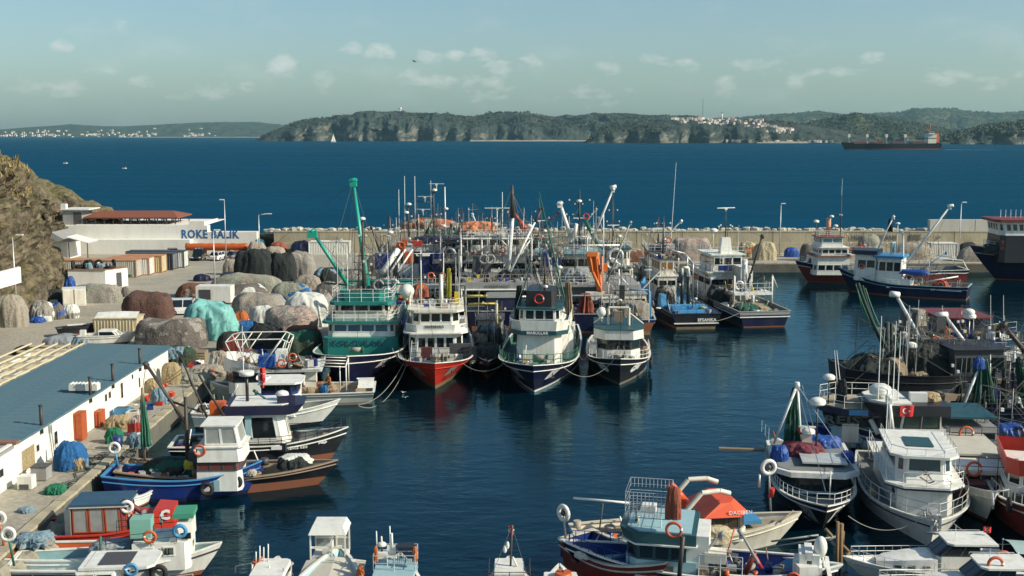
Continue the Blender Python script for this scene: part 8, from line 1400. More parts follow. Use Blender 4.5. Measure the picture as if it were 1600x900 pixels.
for k in range(12):
    x = x0_+(x1_-x0_)*k/11
    for y in (-.8, 1.6): mb.tube((x, y, zb2+(.8 if y < 0 else 0)), (x, y, zt_), .018, n=3)
for k in range(5):
    z = zb2+(zt_-zb2)*k/4
    for y in (-.8, 1.6): mb.tube((x0_, y, z), (x1_, y, z), .018, n=3)
    for x in (x0_, x1_): mb.tube((x, -.8, z), (x, 1.6, z), .018, n=3)
for k in range(10): mb.tube((x0_, -.8+k*.26, zb2), (x1_, -.8+k*.26, zb2), .018, n=3)
mb.build('wire_cage', b.t); b.tube('cage_post', (x0_-.6, 1.2, z3), (x0_-.6, 1.2, zb2), .03, WHITE); b.tube('cage_post', (x1_+.4, 1.2, z3), (x1_+.4, 1.2, zb2), .03, WHITE); b.box('white_chair', (x0_+(x1_-x0_)*.5, .6, zb2+.2), (.7, .7, .35), WHITE); b.dome((XC(990, 800), .5, z3), .2, .8, GREYP)
mb = MB(NETD); q = b.px(1052, 800, y=1.9)
b.heap((q.x, 1.8, q.z-.3), .8, .6, 1.5, NETR, 'dark net bundle hanging by the wire cage', NETR); b.clutter(XC(1150, 860), XC(1090, 860), 1.6, 1.2, 44, 221); b.rail([(XC(1160, 880), 1.9, 1.3), (XC(1092, 880), 1.9, 1.3)], 1.1, 2, m=STEEL); b.box('cream_crate', b.px(1118, 868, y=1.2), (1.0, .9, .5), WCREAM); b.boom(b.px(1095, 870, y=1.5), b.px(1126, 835, y=1.4), .08, GREYP); b.boom(b.px(1185, 880, y=1.5), b.px(1158, 833, y=1.4), .08, GREYP)
b.heap((5.3, .3, 1.3), .9, .9, .35, WHT, 'white rope coil on the bow'); b.sheer_rail(2.5, 6.2, .5, 1, BLUE)
b = Boat('fishing_boat', 'cream hulled boat with bright orange red cabin top and white arch behind the wire cage', 'fishing boat', (1212, 850), 8, 12.5, 3.8, 'orange cabin topped boat', zb=1.7, zm=1.15, zs=1.1, main=WCREAM, top=WCREAM, cap=M('cap_cream', (.60, .56, .42), .6, dirt=.4), deck=DECKW, inner=WCREAM, bul=.25, group=CC, fine_=2.4, rake=1.4, capw=.16, bottom=WCREAM)
XD, ZD = side_tools(b, -1.6, 1140); ORD = M('orange_red_paint', (.66, .08, .015), .4, dirt=.25, dirtcol=(.35, .06, .02)); z1 = ZD(829); z2 = ZD(808); z3 = ZD(768)
b.house('cabin_base', XD(1090, 830), XD(1170, 830), 1.5, .8, z1, WCREAM, .4, 0, 0, 0); b.house('windows_band', XD(1096, 815), XD(1168, 815), 1.42, z1+.003, z2, DGREY, .45, .0, 3, 3, wz=(.08, .94), gap=.05, frame=DGREY, win=M('brown_glass', (.06, .045, .03), .1, dirt=0))
a0, a1 = XD(1099, 808), XD(1176, 808); mb = MB(ORD); mb.prism([(a0, -1.7), (a1-.7, -1.7), (a1, -.9), (a1, .9), (a1-.7, 1.7), (a0, 1.7)], z2+.004, z3-.72, [(a0+1.0, -1.3), (a1-1.1, -1.25), (a1-.7, -.6), (a1-.7, .6), (a1-1.1, 1.25), (a0+1.0, 1.3)]); mb.build('orange_roof', b.t)

for y_ in (-1.2, 1.2): mb = MB(WCREAM); mb.path([(a0-.9, y_, z2+.2), (a0, y_, z3-.15), (a0+1.0, y_*.92, z3-.1), (a0+1.6, y_*.84, z3-.3)], .14, 8); mb.build('cream_arch', b.t)
text_at('DACIBEN', .28, LWHITE, (a0+2.0, -1.62, z2+.22), (0, -1, .25), b.t, name='name_lettering'); b.tube('red_vent', (a0+3.9, -.9, z3-.6), (a0+3.9, -1.1, z3-.1), .14, RED); b.tube('roof_horn', (a0+3.5, -.2, z3-.3), (a0+3.5, -.2, z3+.4), .06, STEEL)
mb = MB(ORD); pts = [b.px(u, v, y=-.5) for u, v in ((1046, 757), (1056, 768), (1066, 780), (1076, 792))]; [mb.tube(p_, q_, .28, n=6) for p_, q_ in zip(pts, pts[1:])]; mb.build('orange_funnel', b.t)
mb = MB(M('canopy_slate', (.13, .20, .23), .6, dirt=.3)); mb.smooth = False; u0c, u1c = XD(1060, 805), XD(1106, 805); mb.prism([(u0c, -1.8), (u1c, -1.8), (u1c, 1.6), (u0c, 1.6)], ZD(820, 1085), ZD(818, 1085), None); mb.build('slate_canopy', b.t)
for k in range(4): b.tube('canopy_rib', (u0c+.02, -1.8+k*1.0, ZD(818, 1085)+.03), (u1c, -1.8+k*1.0, ZD(818, 1085)+.03), .03, SKYB)
b.box('blue_hatch', (XD(1186, 823), .2, 1.45), (1.1, 1.4, .2), LBLUE); b.tube('bow_rail', (4.6, -1.1, 1.6), (5.7, -.2, 1.9), .04, WOOD); hauler(b, (4.9, 1.0, 1.4), (4.7, 1.0, 4.0), .36); b.heap((XD(1110, 845), -1.3, .9), 2.6, 1.4, .9, CRM, 'cream net and rope pile beside the cabin', WHT); b.heap((XD(1060, 845), -.6, .9), 2.0, 2.0, .9, NETT, 'tan net pile aft', NETD); b.clutter(-6, XD(1090, 830), 1.5, 1.0, 40, 231)
b = Boat('fishing_boat', 'small boat with maroon stern, light blue inside and angular white arch at the bottom', 'fishing boat', (1262, 925), -12, 9.5, 3.2, 'light blue boat with white arch', zb=1.5, zm=1.1, zs=1.25, main=DRED, top=WHITE, cap=WHITE, inner=LBLUE, deck=LBLUE, bul=.6, group=CC, frombow=True)
mb = MB(WHITE); pts = [b.px(u, v, y=-.2) for u, v in ((1243, 905), (1250, 875), (1258, 861), (1268, 863), (1279, 881), (1276, 905))]; [mb.box(((p_+q_)/2), (.35, 1.4, (q_-p_).length+.1), 0, 1) if abs(q_.x-p_.x) < .4 else mb.tube(p_, q_, .26, n=4) for p_, q_ in zip(pts, pts[1:])]; mb.build('white_arch', b.t)
mb = MB(WHITE); q = b.px(1282, 855, y=-.4); mb.sph(q, (.32, .32, .55), 12, 8); mb.build('white_float', b.t); b.tube('float_pole', q, b.px(1293, 905, y=-.4), .05, SPAR); b.box('white_locker', b.px(1258, 893, y=-.8), (.9, 1.0, .8), WHITE, .3); b.clutter(-4, 2, 1.1, .6, 40, 241); b.boom(b.px(1165, 895, y=-.8), b.px(1180, 862, y=-.8), .16, DRED, False); b.boom(b.px(1178, 868, y=-.6), b.px(1190, 888, y=-.6), .13, RED, False); b.ring(b.px(1240, 905, y=-1.4), 'y', 'side', .35)
# wooden stakes in the water
RW = M('rusty_wood', (.24, .15, .07), .85, dirt=.6, dirtcol=(.10, .07, .04), scale=5)
for k, (u0_, v0_, u1_, v1_, r_) in enumerate(((1308, 880, 1309, 815, .09), (1313, 882, 1315, 818, .11), (1317, 850, 1318, 830, .06), (1312, 848, 1326, 862, .09), (1326, 862, 1306, 912, .11), (1289, 826, 1300, 838, .09), (1282, 850, 1311, 836, .05), (1205, 846, 1279, 836, .05), (1200, 856, 1308, 838, .05), (1317, 872, 1296, 890, .06))):
    a = PY(u0_, v0_, 57+.2*k); c = PY(u1_, v1_, 57+.2*k-.1); mb = MB(RW if k not in (6, 7, 8) else GREYP); d = (a-c) if v0_ > v1_ else Vector((0, 0, 0)); ext = Vector((0, 0, -a.z-1)) if k in (0, 1) else Vector((0, 0, 0))
    mb.tube(a+ext*(1 if k in (0, 1) else 0), c, r_, n=7); mb.build('wooden_stake' if k not in (6, 7, 8) else 'spar', label=['tall', 'thickest upright', 'short', 'slanting upper', 'lowest slanting', 'small broken', 'thin upper', 'left hand long', 'right hand long', 'thin crossing'][k]+(' rusty brown timber stake of the broken frame at the bottom' if k not in (6, 7, 8) else ' grey spar lashed to the timber stakes'), cat='stake' if k not in (6, 7, 8) else 'spar')
# bottom row small boats, bows toward the camera
def small(label, u, desc, Yp, L=8, B=2.7, main=WHITE, hd=90, inner=SKYB, top=None):
    x = (u-800)/F*Yp; b = Boat('fishing_boat', label, 'fishing boat', None, hd, L, B, desc, zb=1.4, zm=.95, zs=1.0, main=main, top=top or main, cap=WHITE, inner=inner, deck=DECKW, bul=.4, group='small boats at the bottom edge', loc=(x, Yp, 0))
    for c in b.t.children: c.data.transform(Matrix.Translation((-L/2+1.9, 0, 0)))
    return b
b = small('small white boat with orange ring on its rail, left of the canvas roofed boat', 406, 'small white boat at the bottom', 52.5, 7.5); q = b.px(407, 882, x=1.0); b.ring((q.x, q.y, q.z), 'z', 'rail top', .4)
x_ = 1.2; pts = [b.px(u, v, x=x_) for u, v in ((368, 895), (368, 885), (392, 880), (422, 880), (444, 885), (444, 895))]; mb = MB(WHITE); mb.path(pts, .035, 5); mb.tube(b.px(390, 905, x=0), b.px(395, 882, x=0), .035); mb.tube(b.px(424, 905, x=0), b.px(420, 882, x=0), .035); mb.build('white_railing', b.t); mb = MB(ORANGE); mb.tube(b.px(407, 886, x=.9), b.px(407, 876, x=.9), .38, n=14); mb.build('orange_raft', b.t)
for u_, v_ in ((406, 853), (412, 855), (419, 850), (400, 862)): q = b.px(u_, 880, x=.8); b.tube('aerial', q, b.px(u_, v_, x=.8), .03, SPAR)
b.house('cabin', -1, 1.2, .8, .8, 1.6, WHITE, .2, 0, 1, 1, nb=1); b.clutter(-3, 3, .9, .7, 14, 251)
b = small('boat with beige canvas cover and white roofed glazed cabin at the bottom', 511, 'canvas covered boat', 54, 9, 3.4); xq = 1.0
zt = Z(b, 823, x=xq, u=511); zr = Z(b, 835, x=xq, u=511); zl = Z(b, 874, x=xq, u=511); y0 = b.px(485, 850, x=xq).y; y1 = b.px(539, 850, x=xq).y; yc = (y0+y1)/2; hw = abs(y1-y0)/2
mb = MB(WHITE)
for xx in (xq, xq+1.5):
    for yy in (yc-hw, yc+hw, yc-.2): mb.box((xx, yy, (zl+zr)/2), (.07, .07, zr-zl+.1))
mb.bb((xq, yc-hw, zl+.55), (xq+.05, yc+hw, zl+.65)); mb.bb((xq+1.5, yc-hw, zl+.55), (xq+1.55, yc+hw, zl+.65)); mb.build('cabin_frame', b.t); mb = MB(WHITE); mb.prism([(xq-.15, yc-hw-.08), (xq+1.7, yc-hw-.08), (xq+1.7, yc+hw+.08), (xq-.15, yc+hw+.08)], zr, zt, [(xq, yc-hw+.1), (xq+1.5, yc-hw+.1), (xq+1.5, yc+hw-.1), (xq, yc+hw-.1)]); mb.build('roof', b.t)
mb = MB(PLAST); mb.quad((xq+1.52, yc-hw+.04, zl), (xq+1.52, yc+hw-.04, zl), (xq+1.52, yc+hw-.04, zr), (xq+1.52, yc-hw+.04, zr)); mb.build('window_glass', b.t); mb = MB(WHITE); mb.bb((xq+.2, yc-hw, .8), (xq+1.6, yc+hw, zl)); mb.build('cabin', b.t); mb = MB(WHITE); mb.box((xq+.7, yc+.1, zl+.4), (.5, .5, .6)); mb.build('seat', b.t)
ya, yb = b.px(463, 880, x=-1).y, b.px(565, 880, x=-1).y; mb = MB(CANVAS); zca = Z(b, 873, x=.8, u=511); mb.smooth = False
rows = [[(.9, ya*.92, zca-.12), (.9, (ya+yb)/2, zca+.08), (.9, yb*.98, zca-.12)], [(-.8, ya, zca-.35), (-.8, (ya+yb)/2, zca-.12), (-.8, yb, zca-.35)], [(-3, ya*1.02, zca-.7), (-3, (ya+yb)/2, zca-.45), (-3, yb*1.02, zca-.7)]]; mb.grid(rows); mb.build('canvas_cover', b.t)
q = b.px(563, 893, x=-1); b.heap((q.x, q.y, q.z-.3), .4, .4, .6, ORN, 'orange buoy at the canvas corner', name='buoy', cat='buoy')
b = small('boat with orange trim, black cage and white chair on its roof at the bottom', 612, 'black caged boat', 53, 8.5, 3.0); xq = .6; zl = Z(b, 880, x=xq, u=612); y0 = b.px(587, 870, x=xq).y; y1 = b.px(651, 870, x=xq).y
b.house('cabin', -2, 1.2, abs(y1-y0)/2, .8, zl, SKYB, .1, 0, 2, 1, nb=2, y=(y0+y1)/2); b.rail([(xq-1, y0, zl), (xq-1, y1, zl), (xq+.6, y1, zl), (xq+.6, y0, zl)], .75, 2, m=STEEL, closed=True)
ch = (xq-.2, b.px(611, 870, x=xq-.2).y, zl); b.box('white_seat', (ch[0], ch[1], ch[2]+.45), (.42, .42, .04), WHITE); b.box('chair_back', (ch[0]+.2, ch[1], ch[2]+.7), (.04, .42, .45), WHITE)
for dx in (-.17, .17):
    for dy_ in (-.17, .17): b.tube('chair_leg', (ch[0]+dx, ch[1]+dy_, ch[2]), (ch[0]+dx, ch[1]+dy_, ch[2]+.43), .02, WHITE, n=4)
c0 = b.px(628, 880, x=xq-.3); mb = MB(BLACK)
for k in range(8): mb.tube((c0.x, c0.y-k*.1+.2, c0.z), (c0.x, c0.y-k*.1+.2, c0.z+.75), .015, n=3); mb.tube((c0.x+.6, c0.y-k*.1+.2, c0.z), (c0.x+.6, c0.y-k*.1+.2, c0.z+.75), .015, n=3)
mb.bb((c0.x-.02, c0.y-.55, c0.z+.75), (c0.x+.62, c0.y+.25, c0.z+.8)); mb.build('black_cage', b.t); b.box('orange_trim', (-2.05, (y0+y1)/2, zl-.35), (.1, abs(y1-y0), .3), ORANGE)
for u_, v_, r_ in ((609, 822, .03), (612, 833, .05), (588, 830, .03), (596, 838, .04)): b.tube('aerial', b.px(u_+1, 860, x=xq), b.px(u_, v_, x=xq), r_, SPAR)
for u_ in (587, 648): q = b.px(u_, 866, x=xq-.6); b.heap((q.x, q.y, q.z-.3), .25, .25, .7, ORN, f'orange fender at the {"left" if u_ < 600 else "right"} corner', name='fender', cat='fender')
b.dome(b.px(597, 862, x=xq), .22, .3); b.box('pale_crate', b.px(597, 866, x=xq), (.5, .6, .3), WHITE)
b = small('small boat with thin mast and tiny red flag at the bottom', 795, 'small masted boat', 52.5, 7, 2.5, main=NAVY); b.tube('mast', b.px(797, 905, x=.5), b.px(800, 820, x=.5), .05, DSPAR); flag(b.w(b.px(795, 829, x=.6)), 'tiny red flag on the thin mast of the small boat', .22, .45, 0)
for u_, v_, a_ in ((789, 858, 870), (793, 852, 862)): q = b.px(u_, v_, x=.5); mb = MB(WHITE); mb.sph(q, (.07, .1, .2), 8, 6); mb.build('radar_reflector', b.t)
b.rail([(1.2, -1.0, 1.0), (-.6, -1.0, 1.0), (-.6, .95, 1.0), (1.2, .95, 1.0)], .6, 1, m=DSPAR); b.house('cabin', -.5, 1.5, .7, .7, 1.5, WHITE, .1, 0, 1, 1, nb=1); b.tube('white_fender', b.px(801, 870, x=.4), b.px(808, 885, x=.4), .05, WHITE); b.wires([(b.px(800, 822, x=.5), (-.6, -1, 1)), (b.px(800, 822, x=.5), (-.6, 1, 1))], .012)
b = small('boat showing only an orange topped cabin at the bottom edge', 880, 'orange topped boat', 51.5, 6.5, 2.4); q = b.px(880, 893, x=.4); b.house('cabin', -1, 1.0, .8, .7, q.z-.25, WHITE, .1, 0, 1, 1, nb=1); mb = MB(ORANGE); mb.tube((q.x, q.y, q.z-.25), (q.x, q.y, q.z-.02), .42, .38, 14); mb.build('orange_raft', b.t); b.dome((q.x, q.y, q.z-.1), .08, .2)
# ================================================================== LEFT SIDE BOATS
LC = 'boats moored along the left quay'
b = Boat('fishing_boat', 'royal blue open boat with boxy white cabin and clear plastic canopy by the left quay', 'fishing boat', (386, 771), 3, 9.4, 3.3, 'royal blue boat', zb=2.05, zm=1.3, zs=1.6, rake=1.0, main=BLUE, top=BLUE, cap=LBLUE, bottom=NAVY, inner=BLUE, deck=BLUE, bul=.55, group=LC, fine_=2.6, stern=.85)
XL, ZL = side_tools(b, -1.3, 345); z1 = ZL(737); z2 = ZL(722); z3 = ZL(700); z4 = ZL(668, 330)
b.house('cabin', XL(307, 740), XL(376, 740), 1.25, .55, z1, WHITE, .3, .0, 0, 0, y=0); b.house('window_band', XL(307, 728), XL(375, 728), 1.22, z1+.003, z2, DGREY, .3, .05, 2, 3, wz=(.08, .92), gap=.04, frame=DGREY, win=M('red_curtain', (.14, .045, .04), .25, dirt=.3)); b.house('roof_band', XL(308, 710), XL(380, 710), 1.35, z2+.005, z3, WHITE, .35, .1, 0, 0); b.slab('fly_floor', XL(306, 700), XL(381, 700), 1.4, z3+.003, WHITE, .08, .3)
b.house('plastic_canopy', XL(318, 690), XL(374, 690), 1.05, z3+.085, z4, WHITE, .1, .25, 1, 2, nb=1, wz=(.08, .92), gap=.07, win=PLAST); b.slab('canopy_roof', XL(312, 667), XL(370, 667), 1.15, z4+.004, WHITE, .08, .1); q = b.px(312, 704, y=-1.35); b.ring((q.x, q.y, q.z), 'y', 'cabin corner', .38); b.tyres([1.6, 3.2], -1, dz=.55); b.box('pale_blue_panel', (XL(338, 745), -1.27, .9), (.35, .03, .7), SKYB)
b.heap((4.0, -.2, 1.3), .7, .7, .4, ROPE, 'white rope coil on the bow', None); b.clutter(-4.0, -.5, 1.0, .6, 8, 261); rope(P(178, 735, QZ), b.w((-4.5, -1.2, 1.4)), .1, 'mooring rope at the stern of the royal blue boat')
b = Boat('fishing_boat', 'black net trawler with green net mast and black booms behind the royal blue boat', 'fishing boat', (497, 757), 4, 13.5, 4.0, 'black net trawler', zb=1.55, zm=1.05, zs=1.5, rake=1.3, main=BLACK, top=BLACK, cap=M('cap_brown', (.30, .22, .15), .7, dirt=.5), bottom=ANTIF, inner=DECKW, deck=DECKG, bul=.7, group=LC, boot=.55, stern=.8, capw=.16)
XM, ZM = side_tools(b, -1.6, 260); b.heap((-3.6, 0, .8), 4.2, 3.2, 1.1, NETG, 'dark teal green net pile on deck', NETD, flat=.3); b.heap((-2.4, -.8, 1.5), .7, .6, .5, YEL, 'yellow plastic bag'); b.heap((4.0, .2, 1.2), 2.4, 2, .7, BLK, 'black sheeted gear on the foredeck', WHT, name='tarp_cover', cat='tarpaulin')
b.netdrape(b.px(222, 612, y=-.6), b.px(228, 697, y=-.6), .10, .42, M('net_bright_green', (.05, .20, .12), .9, dirt=.5, dirtcol=(.02, .08, .06), scale=6, bump=1, bscale=40), 'tall furled green net standing at the stern'); b.tube('net_mast', b.px(222, 606, y=-.6), b.px(226, 720, y=-.6), .09, WOOD); q = b.px(294, 735, y=0); b.mast((q.x, 0, .9), 4.9, .16, DSPAR, ((.55, 1.4),), False)
for dy_ in (0, .35): b.boom(b.px(292, 664, y=dy_), b.px(228+dy_*6, 570, y=dy_), .10, DSPAR, True); b.boom(b.px(325, 655, y=dy_), b.px(282, 557, y=dy_), .08, DSPAR, False)
b.boom(b.px(262, 625, y=.2), b.px(318, 645, y=.2), .08, DSPAR, False); b.boom(b.px(350, 650, y=1.4), b.px(310, 585, y=1.6), .09, DSPAR, False); b.wires([(b.px(228, 570, y=0), (-6, 0, 1.8)), (b.px(282, 557, y=0), (q.x, 0, 3)), (b.px(282, 557, y=0), (-1, 1.5, 1.6)), (b.px(228, 570, y=0), (q.x, 0, 4)), (b.px(240, 575, y=0), b.px(298, 690, y=0))], .025)
hauler(b, (-6.6, -1.0, 1.6), (-6.8, -1.0, 2.9), .3, LBLUE); b.clutter(-6, 2, 1.5, 1.0, 60, 271); b.box('old_house', (q.x+.8, 0, 1.7), (1.2, 1.8, 1.6), DGREY); b.heap((-.6, -.2, 2.2), 1.5, 1.5, .5, NETT, 'tan net on the midship table', NETD); rope(P(170, 722, QZ), b.w((-6.5, -1.2, 1.8)), .2, 'mooring rope at the stern of the black net trawler')
b = Boat('fishing_boat', 'black and white boat with navy roof and radar pole by the left quay', 'fishing boat', (518, 716), 5, 11.8, 3.8, 'black and white boat', zb=2.15, zm=1.4, zs=1.4, rake=1.2, main=BLACK, top=BLACK, cap=WHITE, bottom=ANTIF, deck=DECKG, bul=.35, group=LC, boot=.42)
XN, ZN = side_tools(b, -1.4, 400); z1 = ZN(690); z2 = ZN(648); z3 = ZN(634)
b.house('cabin', XN(343, 670), XN(452, 670), 1.35, .9, z2, WHITE, .5, .5, 2, 2, wz=(.36, .93), gap=.28); b.box('cabin_door', (XN(388, 672), -1.38, (z1+z2)/2+.1), (.42, .05, 1.5), SKYB); b.house('navy_roof', XN(350, 640), XN(463, 640), 1.6, z2+.003, z3, NAVY, .6, -.5, 0, 0); b.slab('roof_deck', XN(360, 636), XN(450, 636), 1.45, z3+.003, WHITE, .05, .4); zt = z3+.05
b.bulwark('black_side_band', XN(345, 690), XN(463, 690), 1.75, 1.0, z1-.05, BLACK, .7, flare=.06); q = b.px(387, 640, y=-.2); b.tube('radar_pole', (q.x, q.y, zt), (q.x, q.y, ZN(592, 387)), .11, BLACK); mb = MB(WHITE); mb.tube((q.x, q.y, ZN(592, 387)), (q.x, q.y, ZN(592, 387)+.28), .5, .5, 14); mb.build('radar_dome', b.t); b.whip((q.x-.2, q.y, ZN(588, 387)), 3.2); q = b.px(441, 620, y=0); b.dome((q.x, q.y, zt), .45, .25)
q = b.px(341, 638, y=-.9); b.box('orange_raft_box', (q.x-.05, -.7, q.z), (1.0, .8, .85), ORANGE); b.ring((q.x+.45, -1.2, q.z), 'y', 'orange raft box', .34); b.boom((XN(410, 630), .3, zt), b.px(400, 612, y=.3), .08, DTEAL); b.box('tilted_panel', b.px(447, 625, y=-1), (1.2, .08, .6), NAVY, .3); b.name_on_hull('DENIZ REIS', 2.5, -1, 1.2, .26, LWHITE); fishx = 4.3; fish(b, 4.2, -1, 1.35, .55)
b.sheer_rail(-1.5, 5.4, .55, 2, BLACK, r=.022); b.heap((4.4, 0, 1.5), .9, .8, .3, STRW, 'yellowish rope coil on the bow'); b.clutter(-5.5, -3.2, 1.3, 1.0, 20, 281); b.box('white_text_board', (XN(433, 690), -1.84, z1-.35), (.7, .03, .25), LWHITE)
b = Boat('fishing_boat', 'blue cabined white boat between the grey boat and the black and white boat', 'fishing boat', (500, 662), 4, 11, 3.6, 'blue cabined boat', zb=1.9, zm=1.2, zs=1.3, main=WHITE, top=WHITE, cap=WHITE, bottom=BLACK, deck=DECKG, bul=.4, group=LC)
XO, ZO = side_tools(b, -1.3, 440); z1 = ZO(617); z2 = ZO(600); b.house('lower_cabin', XO(412, 640), XO(468, 640), 1.4, .9, z1, WHITE, .5, .1, 0, 0); b.house('blue_cabin', XO(408, 608), XO(464, 608), 1.4, z1+.003, z2, BLUE, .5, .0, 2, 2, wz=(.3, .92), frame=NAVY); b.slab('white_roof', XO(403, 598), XO(472, 598), 1.65, z2+.004, WHITE, .13, .5); b.box('blue_white_band', (XO(455, 625), -1.42, z1-.35), (1.2, .05, .4), BLUE)
flag(b.w(b.px(406, 590, y=-1.5)), 'drooping red flag between the grey boat and the blue cabined boat', .35, 1.5, 0, .3); b.clutter(-5.2, -1, 1.4, 1.0, 40, 291); b.boom((-3, 0, 1.5), b.px(372, 600, y=0), .05, STEEL, False)
b = Boat('fishing_boat', 'grey white boat with long upper deck, tubular awning frame and crowded stern deck', 'fishing boat', (362, 608), 185, 13.5, 4.5, 'grey boat with the awning frame', zb=1.75, zm=1.0, zs=1.05, rake=1.4, main=M('pale_grey_paint', (.42, .43, .38), .5, dirt=.45, streak=True), top=M('pale_grey_paint', 0), cap=WHITE, bottom=M('grey_boot', 0), deck=DECKW, bul=.35, group=LC, stern=.9, loc=tuple(P(450, 637, 0)+Vector((0, 2.4, 0))), strake=GREYP)
XP, ZP = side_tools(b, 1.9, 440); z1 = ZP(598, 400); z2 = ZP(580, 400); b.house('cabin', XP(470, 600), XP(355, 600), 1.9, 1.0, z1, WHITE, .8, 0, 0, 0); b.house('window_band', XP(470, 590), XP(352, 590), 1.85, z1+.003, z2, BLACK, .8, 0, 3, 6, wz=(.12, .92), gap=.06, frame=BLACK)
z2 = ZP(582, 400); pl0 = XP(503, 580); pl1 = XP(346, 570); mb = MB(WHITE); rows = []
for x, zt_, w_ in ((pl0, .55, 2.2), (pl0+.2, .25, 2.2), (pl0+4, .25, 2.25), (pl1-2.2, .8, 2.2), (pl1-.6, 1.1, 1.7), (pl1, 1.25, .9)): rows.append([(x, -w_, z2+zt_), (x, -w_*.96, z2), (x, w_*.96, z2), (x, w_, z2+zt_)])
mb.grid(rows, capends=False); mb.build('upper_deck_tub', b.t); text_at('CEMRE MARINE', .34, LGREY, (XP(385, 572), 2.27, z2+.38), (0, 1, 0), b.t, bold=.012, name='name_lettering')
fr = [(352, 535), (366, 531), (440, 530), (452, 536)]; mb = MB(WHITE)
for y in (-1.7, 1.9):
    pts = [b.px(u, v, y=1.9) for u, v in fr]; pts = [Vector((p_.x, y, p_.z)) for p_ in pts]; mb.path(pts, .05, 5)
    for (u0_, v0_, u1_, v1_) in ((352, 535, 362, 556), (370, 532, 378, 556), (385, 531, 370, 552), (400, 531, 385, 552), (440, 531, 412, 568), (446, 532, 432, 572), (452, 537, 440, 574)):
        a = b.px(u0_, v0_, y=1.9); c_ = b.px(u1_, v1_, y=1.9); mb.tube((a.x, y, a.z), (c_.x, y, c_.z), .045, n=5)
for u_, v_ in fr: p_ = b.px(u_, v_, y=1.9); mb.tube((p_.x, -1.7, p_.z), (p_.x, 1.9, p_.z), .04, n=5)
mb.build('awning_frame', b.t); b.box('blue_locker', b.px(418, 563, y=.8), (1.3, 1.4, .9), BTARP); q = b.px(440, 568, y=2.35); b.ring((q.x, q.y, q.z), 'y', 'upper deck side', .38); q = b.px(457, 558, y=.6); b.ring((q.x, q.y, q.z), 'y', 'upper deck rail', .36); b.box('white_console', b.px(440, 557, y=0), (.9, 1.0, 1.2), WHITE); b.clutter(pl0+.3, pl1-1, 1.7, z2+.25, 36, 301)
mb = MB(WHITE)
for k in range(4): a = b.px(500, 565+k*5, y=2-k*.9); c_ = b.px(540, 566+k*5, y=2-k*.9); mb.tube((a.x, 2-k*1.3, z2+.45), (c_.x, 2-k*1.3, z2+.35), .045, n=5)
q = b.px(541, 600, y=1.8); mb.tube((q.x, 1.8, 1.2), (q.x, 1.8, z2+.4), .06, n=6); mb.tube((q.x, -1.8, 1.2), (q.x, -1.8, z2+.4), .06, n=6); mb.tube((q.x, -2, z2+.4), (q.x, 2, z2+.4), .06, n=6); mb.tube((q.x+.5, 1.8, 1.2), (q.x+.5, 1.8, z2+.4), .05, n=6); mb.build('stern_frame', b.t)
b.box('white_locker', (XP(484, 595), .6, 1.9), (.9, 1.2, 1.9), WCREAM); b.heap((XP(500, 610), .3, 1.0), 2.6, 2.4, .6, NETR, 'reddish brown net heap on the stern deck', NETT); b.heap((XP(480, 610), 1.0, 1.0), 1.4, 1.2, .5, NETT, 'tan net heap on the stern deck', NETR); b.heap((XP(505, 612), 1.3, 1.0), .7, .7, .6, BLU, 'blue net bundle on the stern deck')
person(b.w((XP(514, 600), .9, 1.15)), b.hd+.6, M('orange_clothes', (.42, .14, .05), .85, dirt=.3), M('dark_clothes', (.05, .045, .04), .85), 'person in rusty orange clothes sitting on the stern deck of the grey boat mending nets', True, 1.75, M('brown_hat', (.30, .12, .05), .8)); b.box('net_stool', (XP(514, 600), .9, 1.28), (.4, .4, .36), WOOD)
mb = MB(WHITE); mb.smooth = True; mb.grid([[(x, y, 1.42+.35*sin(pi*(y+2)/4)) for y in (-2, -1, 0, 1, 2)] for x in (-6.7, -6.0, -5.4)]); mb.build('stern_hood', b.t); b.dome((-5.4, 1.6, 1.6), .12, .5, WHITE); b.winch((5.2, 0, 2.0), .2, .5)
# L6 red cabin boat
b = Boat('fishing_boat', 'red and orange cabin boat with long dark blue roof at the lower left', 'fishing boat', (262, 850), 6, 9.2, 3.1, 'red cabin boat', zb=1.6, zm=1.1, zs=1.1, rake=.8, main=DRED, top=RED, cap=RED, bottom=BLACK, deck=DECKG, bul=.3, group=LC, inner=DRED)
XQ, ZQ = side_tools(b, -1.2, 160); z1 = ZQ(822); z2 = ZQ(792); b.house('cabin', XQ(110, 810), XQ(196, 810), 1.1, .8, z2, DRED, .2, .1, 1, 3, nb=1, wz=(.22, .93), gap=.12, frame=MC['cabinet_orange'], win=PLAST); b.slab('dark_blue_roof', XQ(108, 790), XQ(200, 790), 1.15, z2+.004, M('roof_dark_blue', (.03, .08, .13), .4, dirt=.3), .12, .2); b.slab('cream_roof_edge', XQ(107, 790), XQ(201, 790), 1.2, z2-.06, CANVAS, .05, .2)
mb = MB(RED); mb.prism([(XQ(200, 800), -.9), (XQ(236, 800), -.8), (XQ(236, 800), .8), (XQ(200, 800), .9)], .9, ZQ(812, 215)); mb.prism([(XQ(238, 800), -1.0), (XQ(268, 800), -.7), (XQ(268, 800), .7), (XQ(238, 800), 1.0)], .9, ZQ(800, 250)); mb.build('red_fore_cabin', b.t); mb = MB(DRED); mb.path([b.px(190, 820, y=-.8), b.px(187, 795, y=-.8), b.px(196, 782, y=-.8), b.px(206, 790, y=-.8), b.px(222, 800, y=-.8)], .16, 8); mb.build('red_hauler_arm', b.t); mb = MB(LWHITE); mb.tor((b.px(198, 792, y=-1.0)), .28, .1, 'y', 16, 6); mb.build('hauler_wheel', b.t)
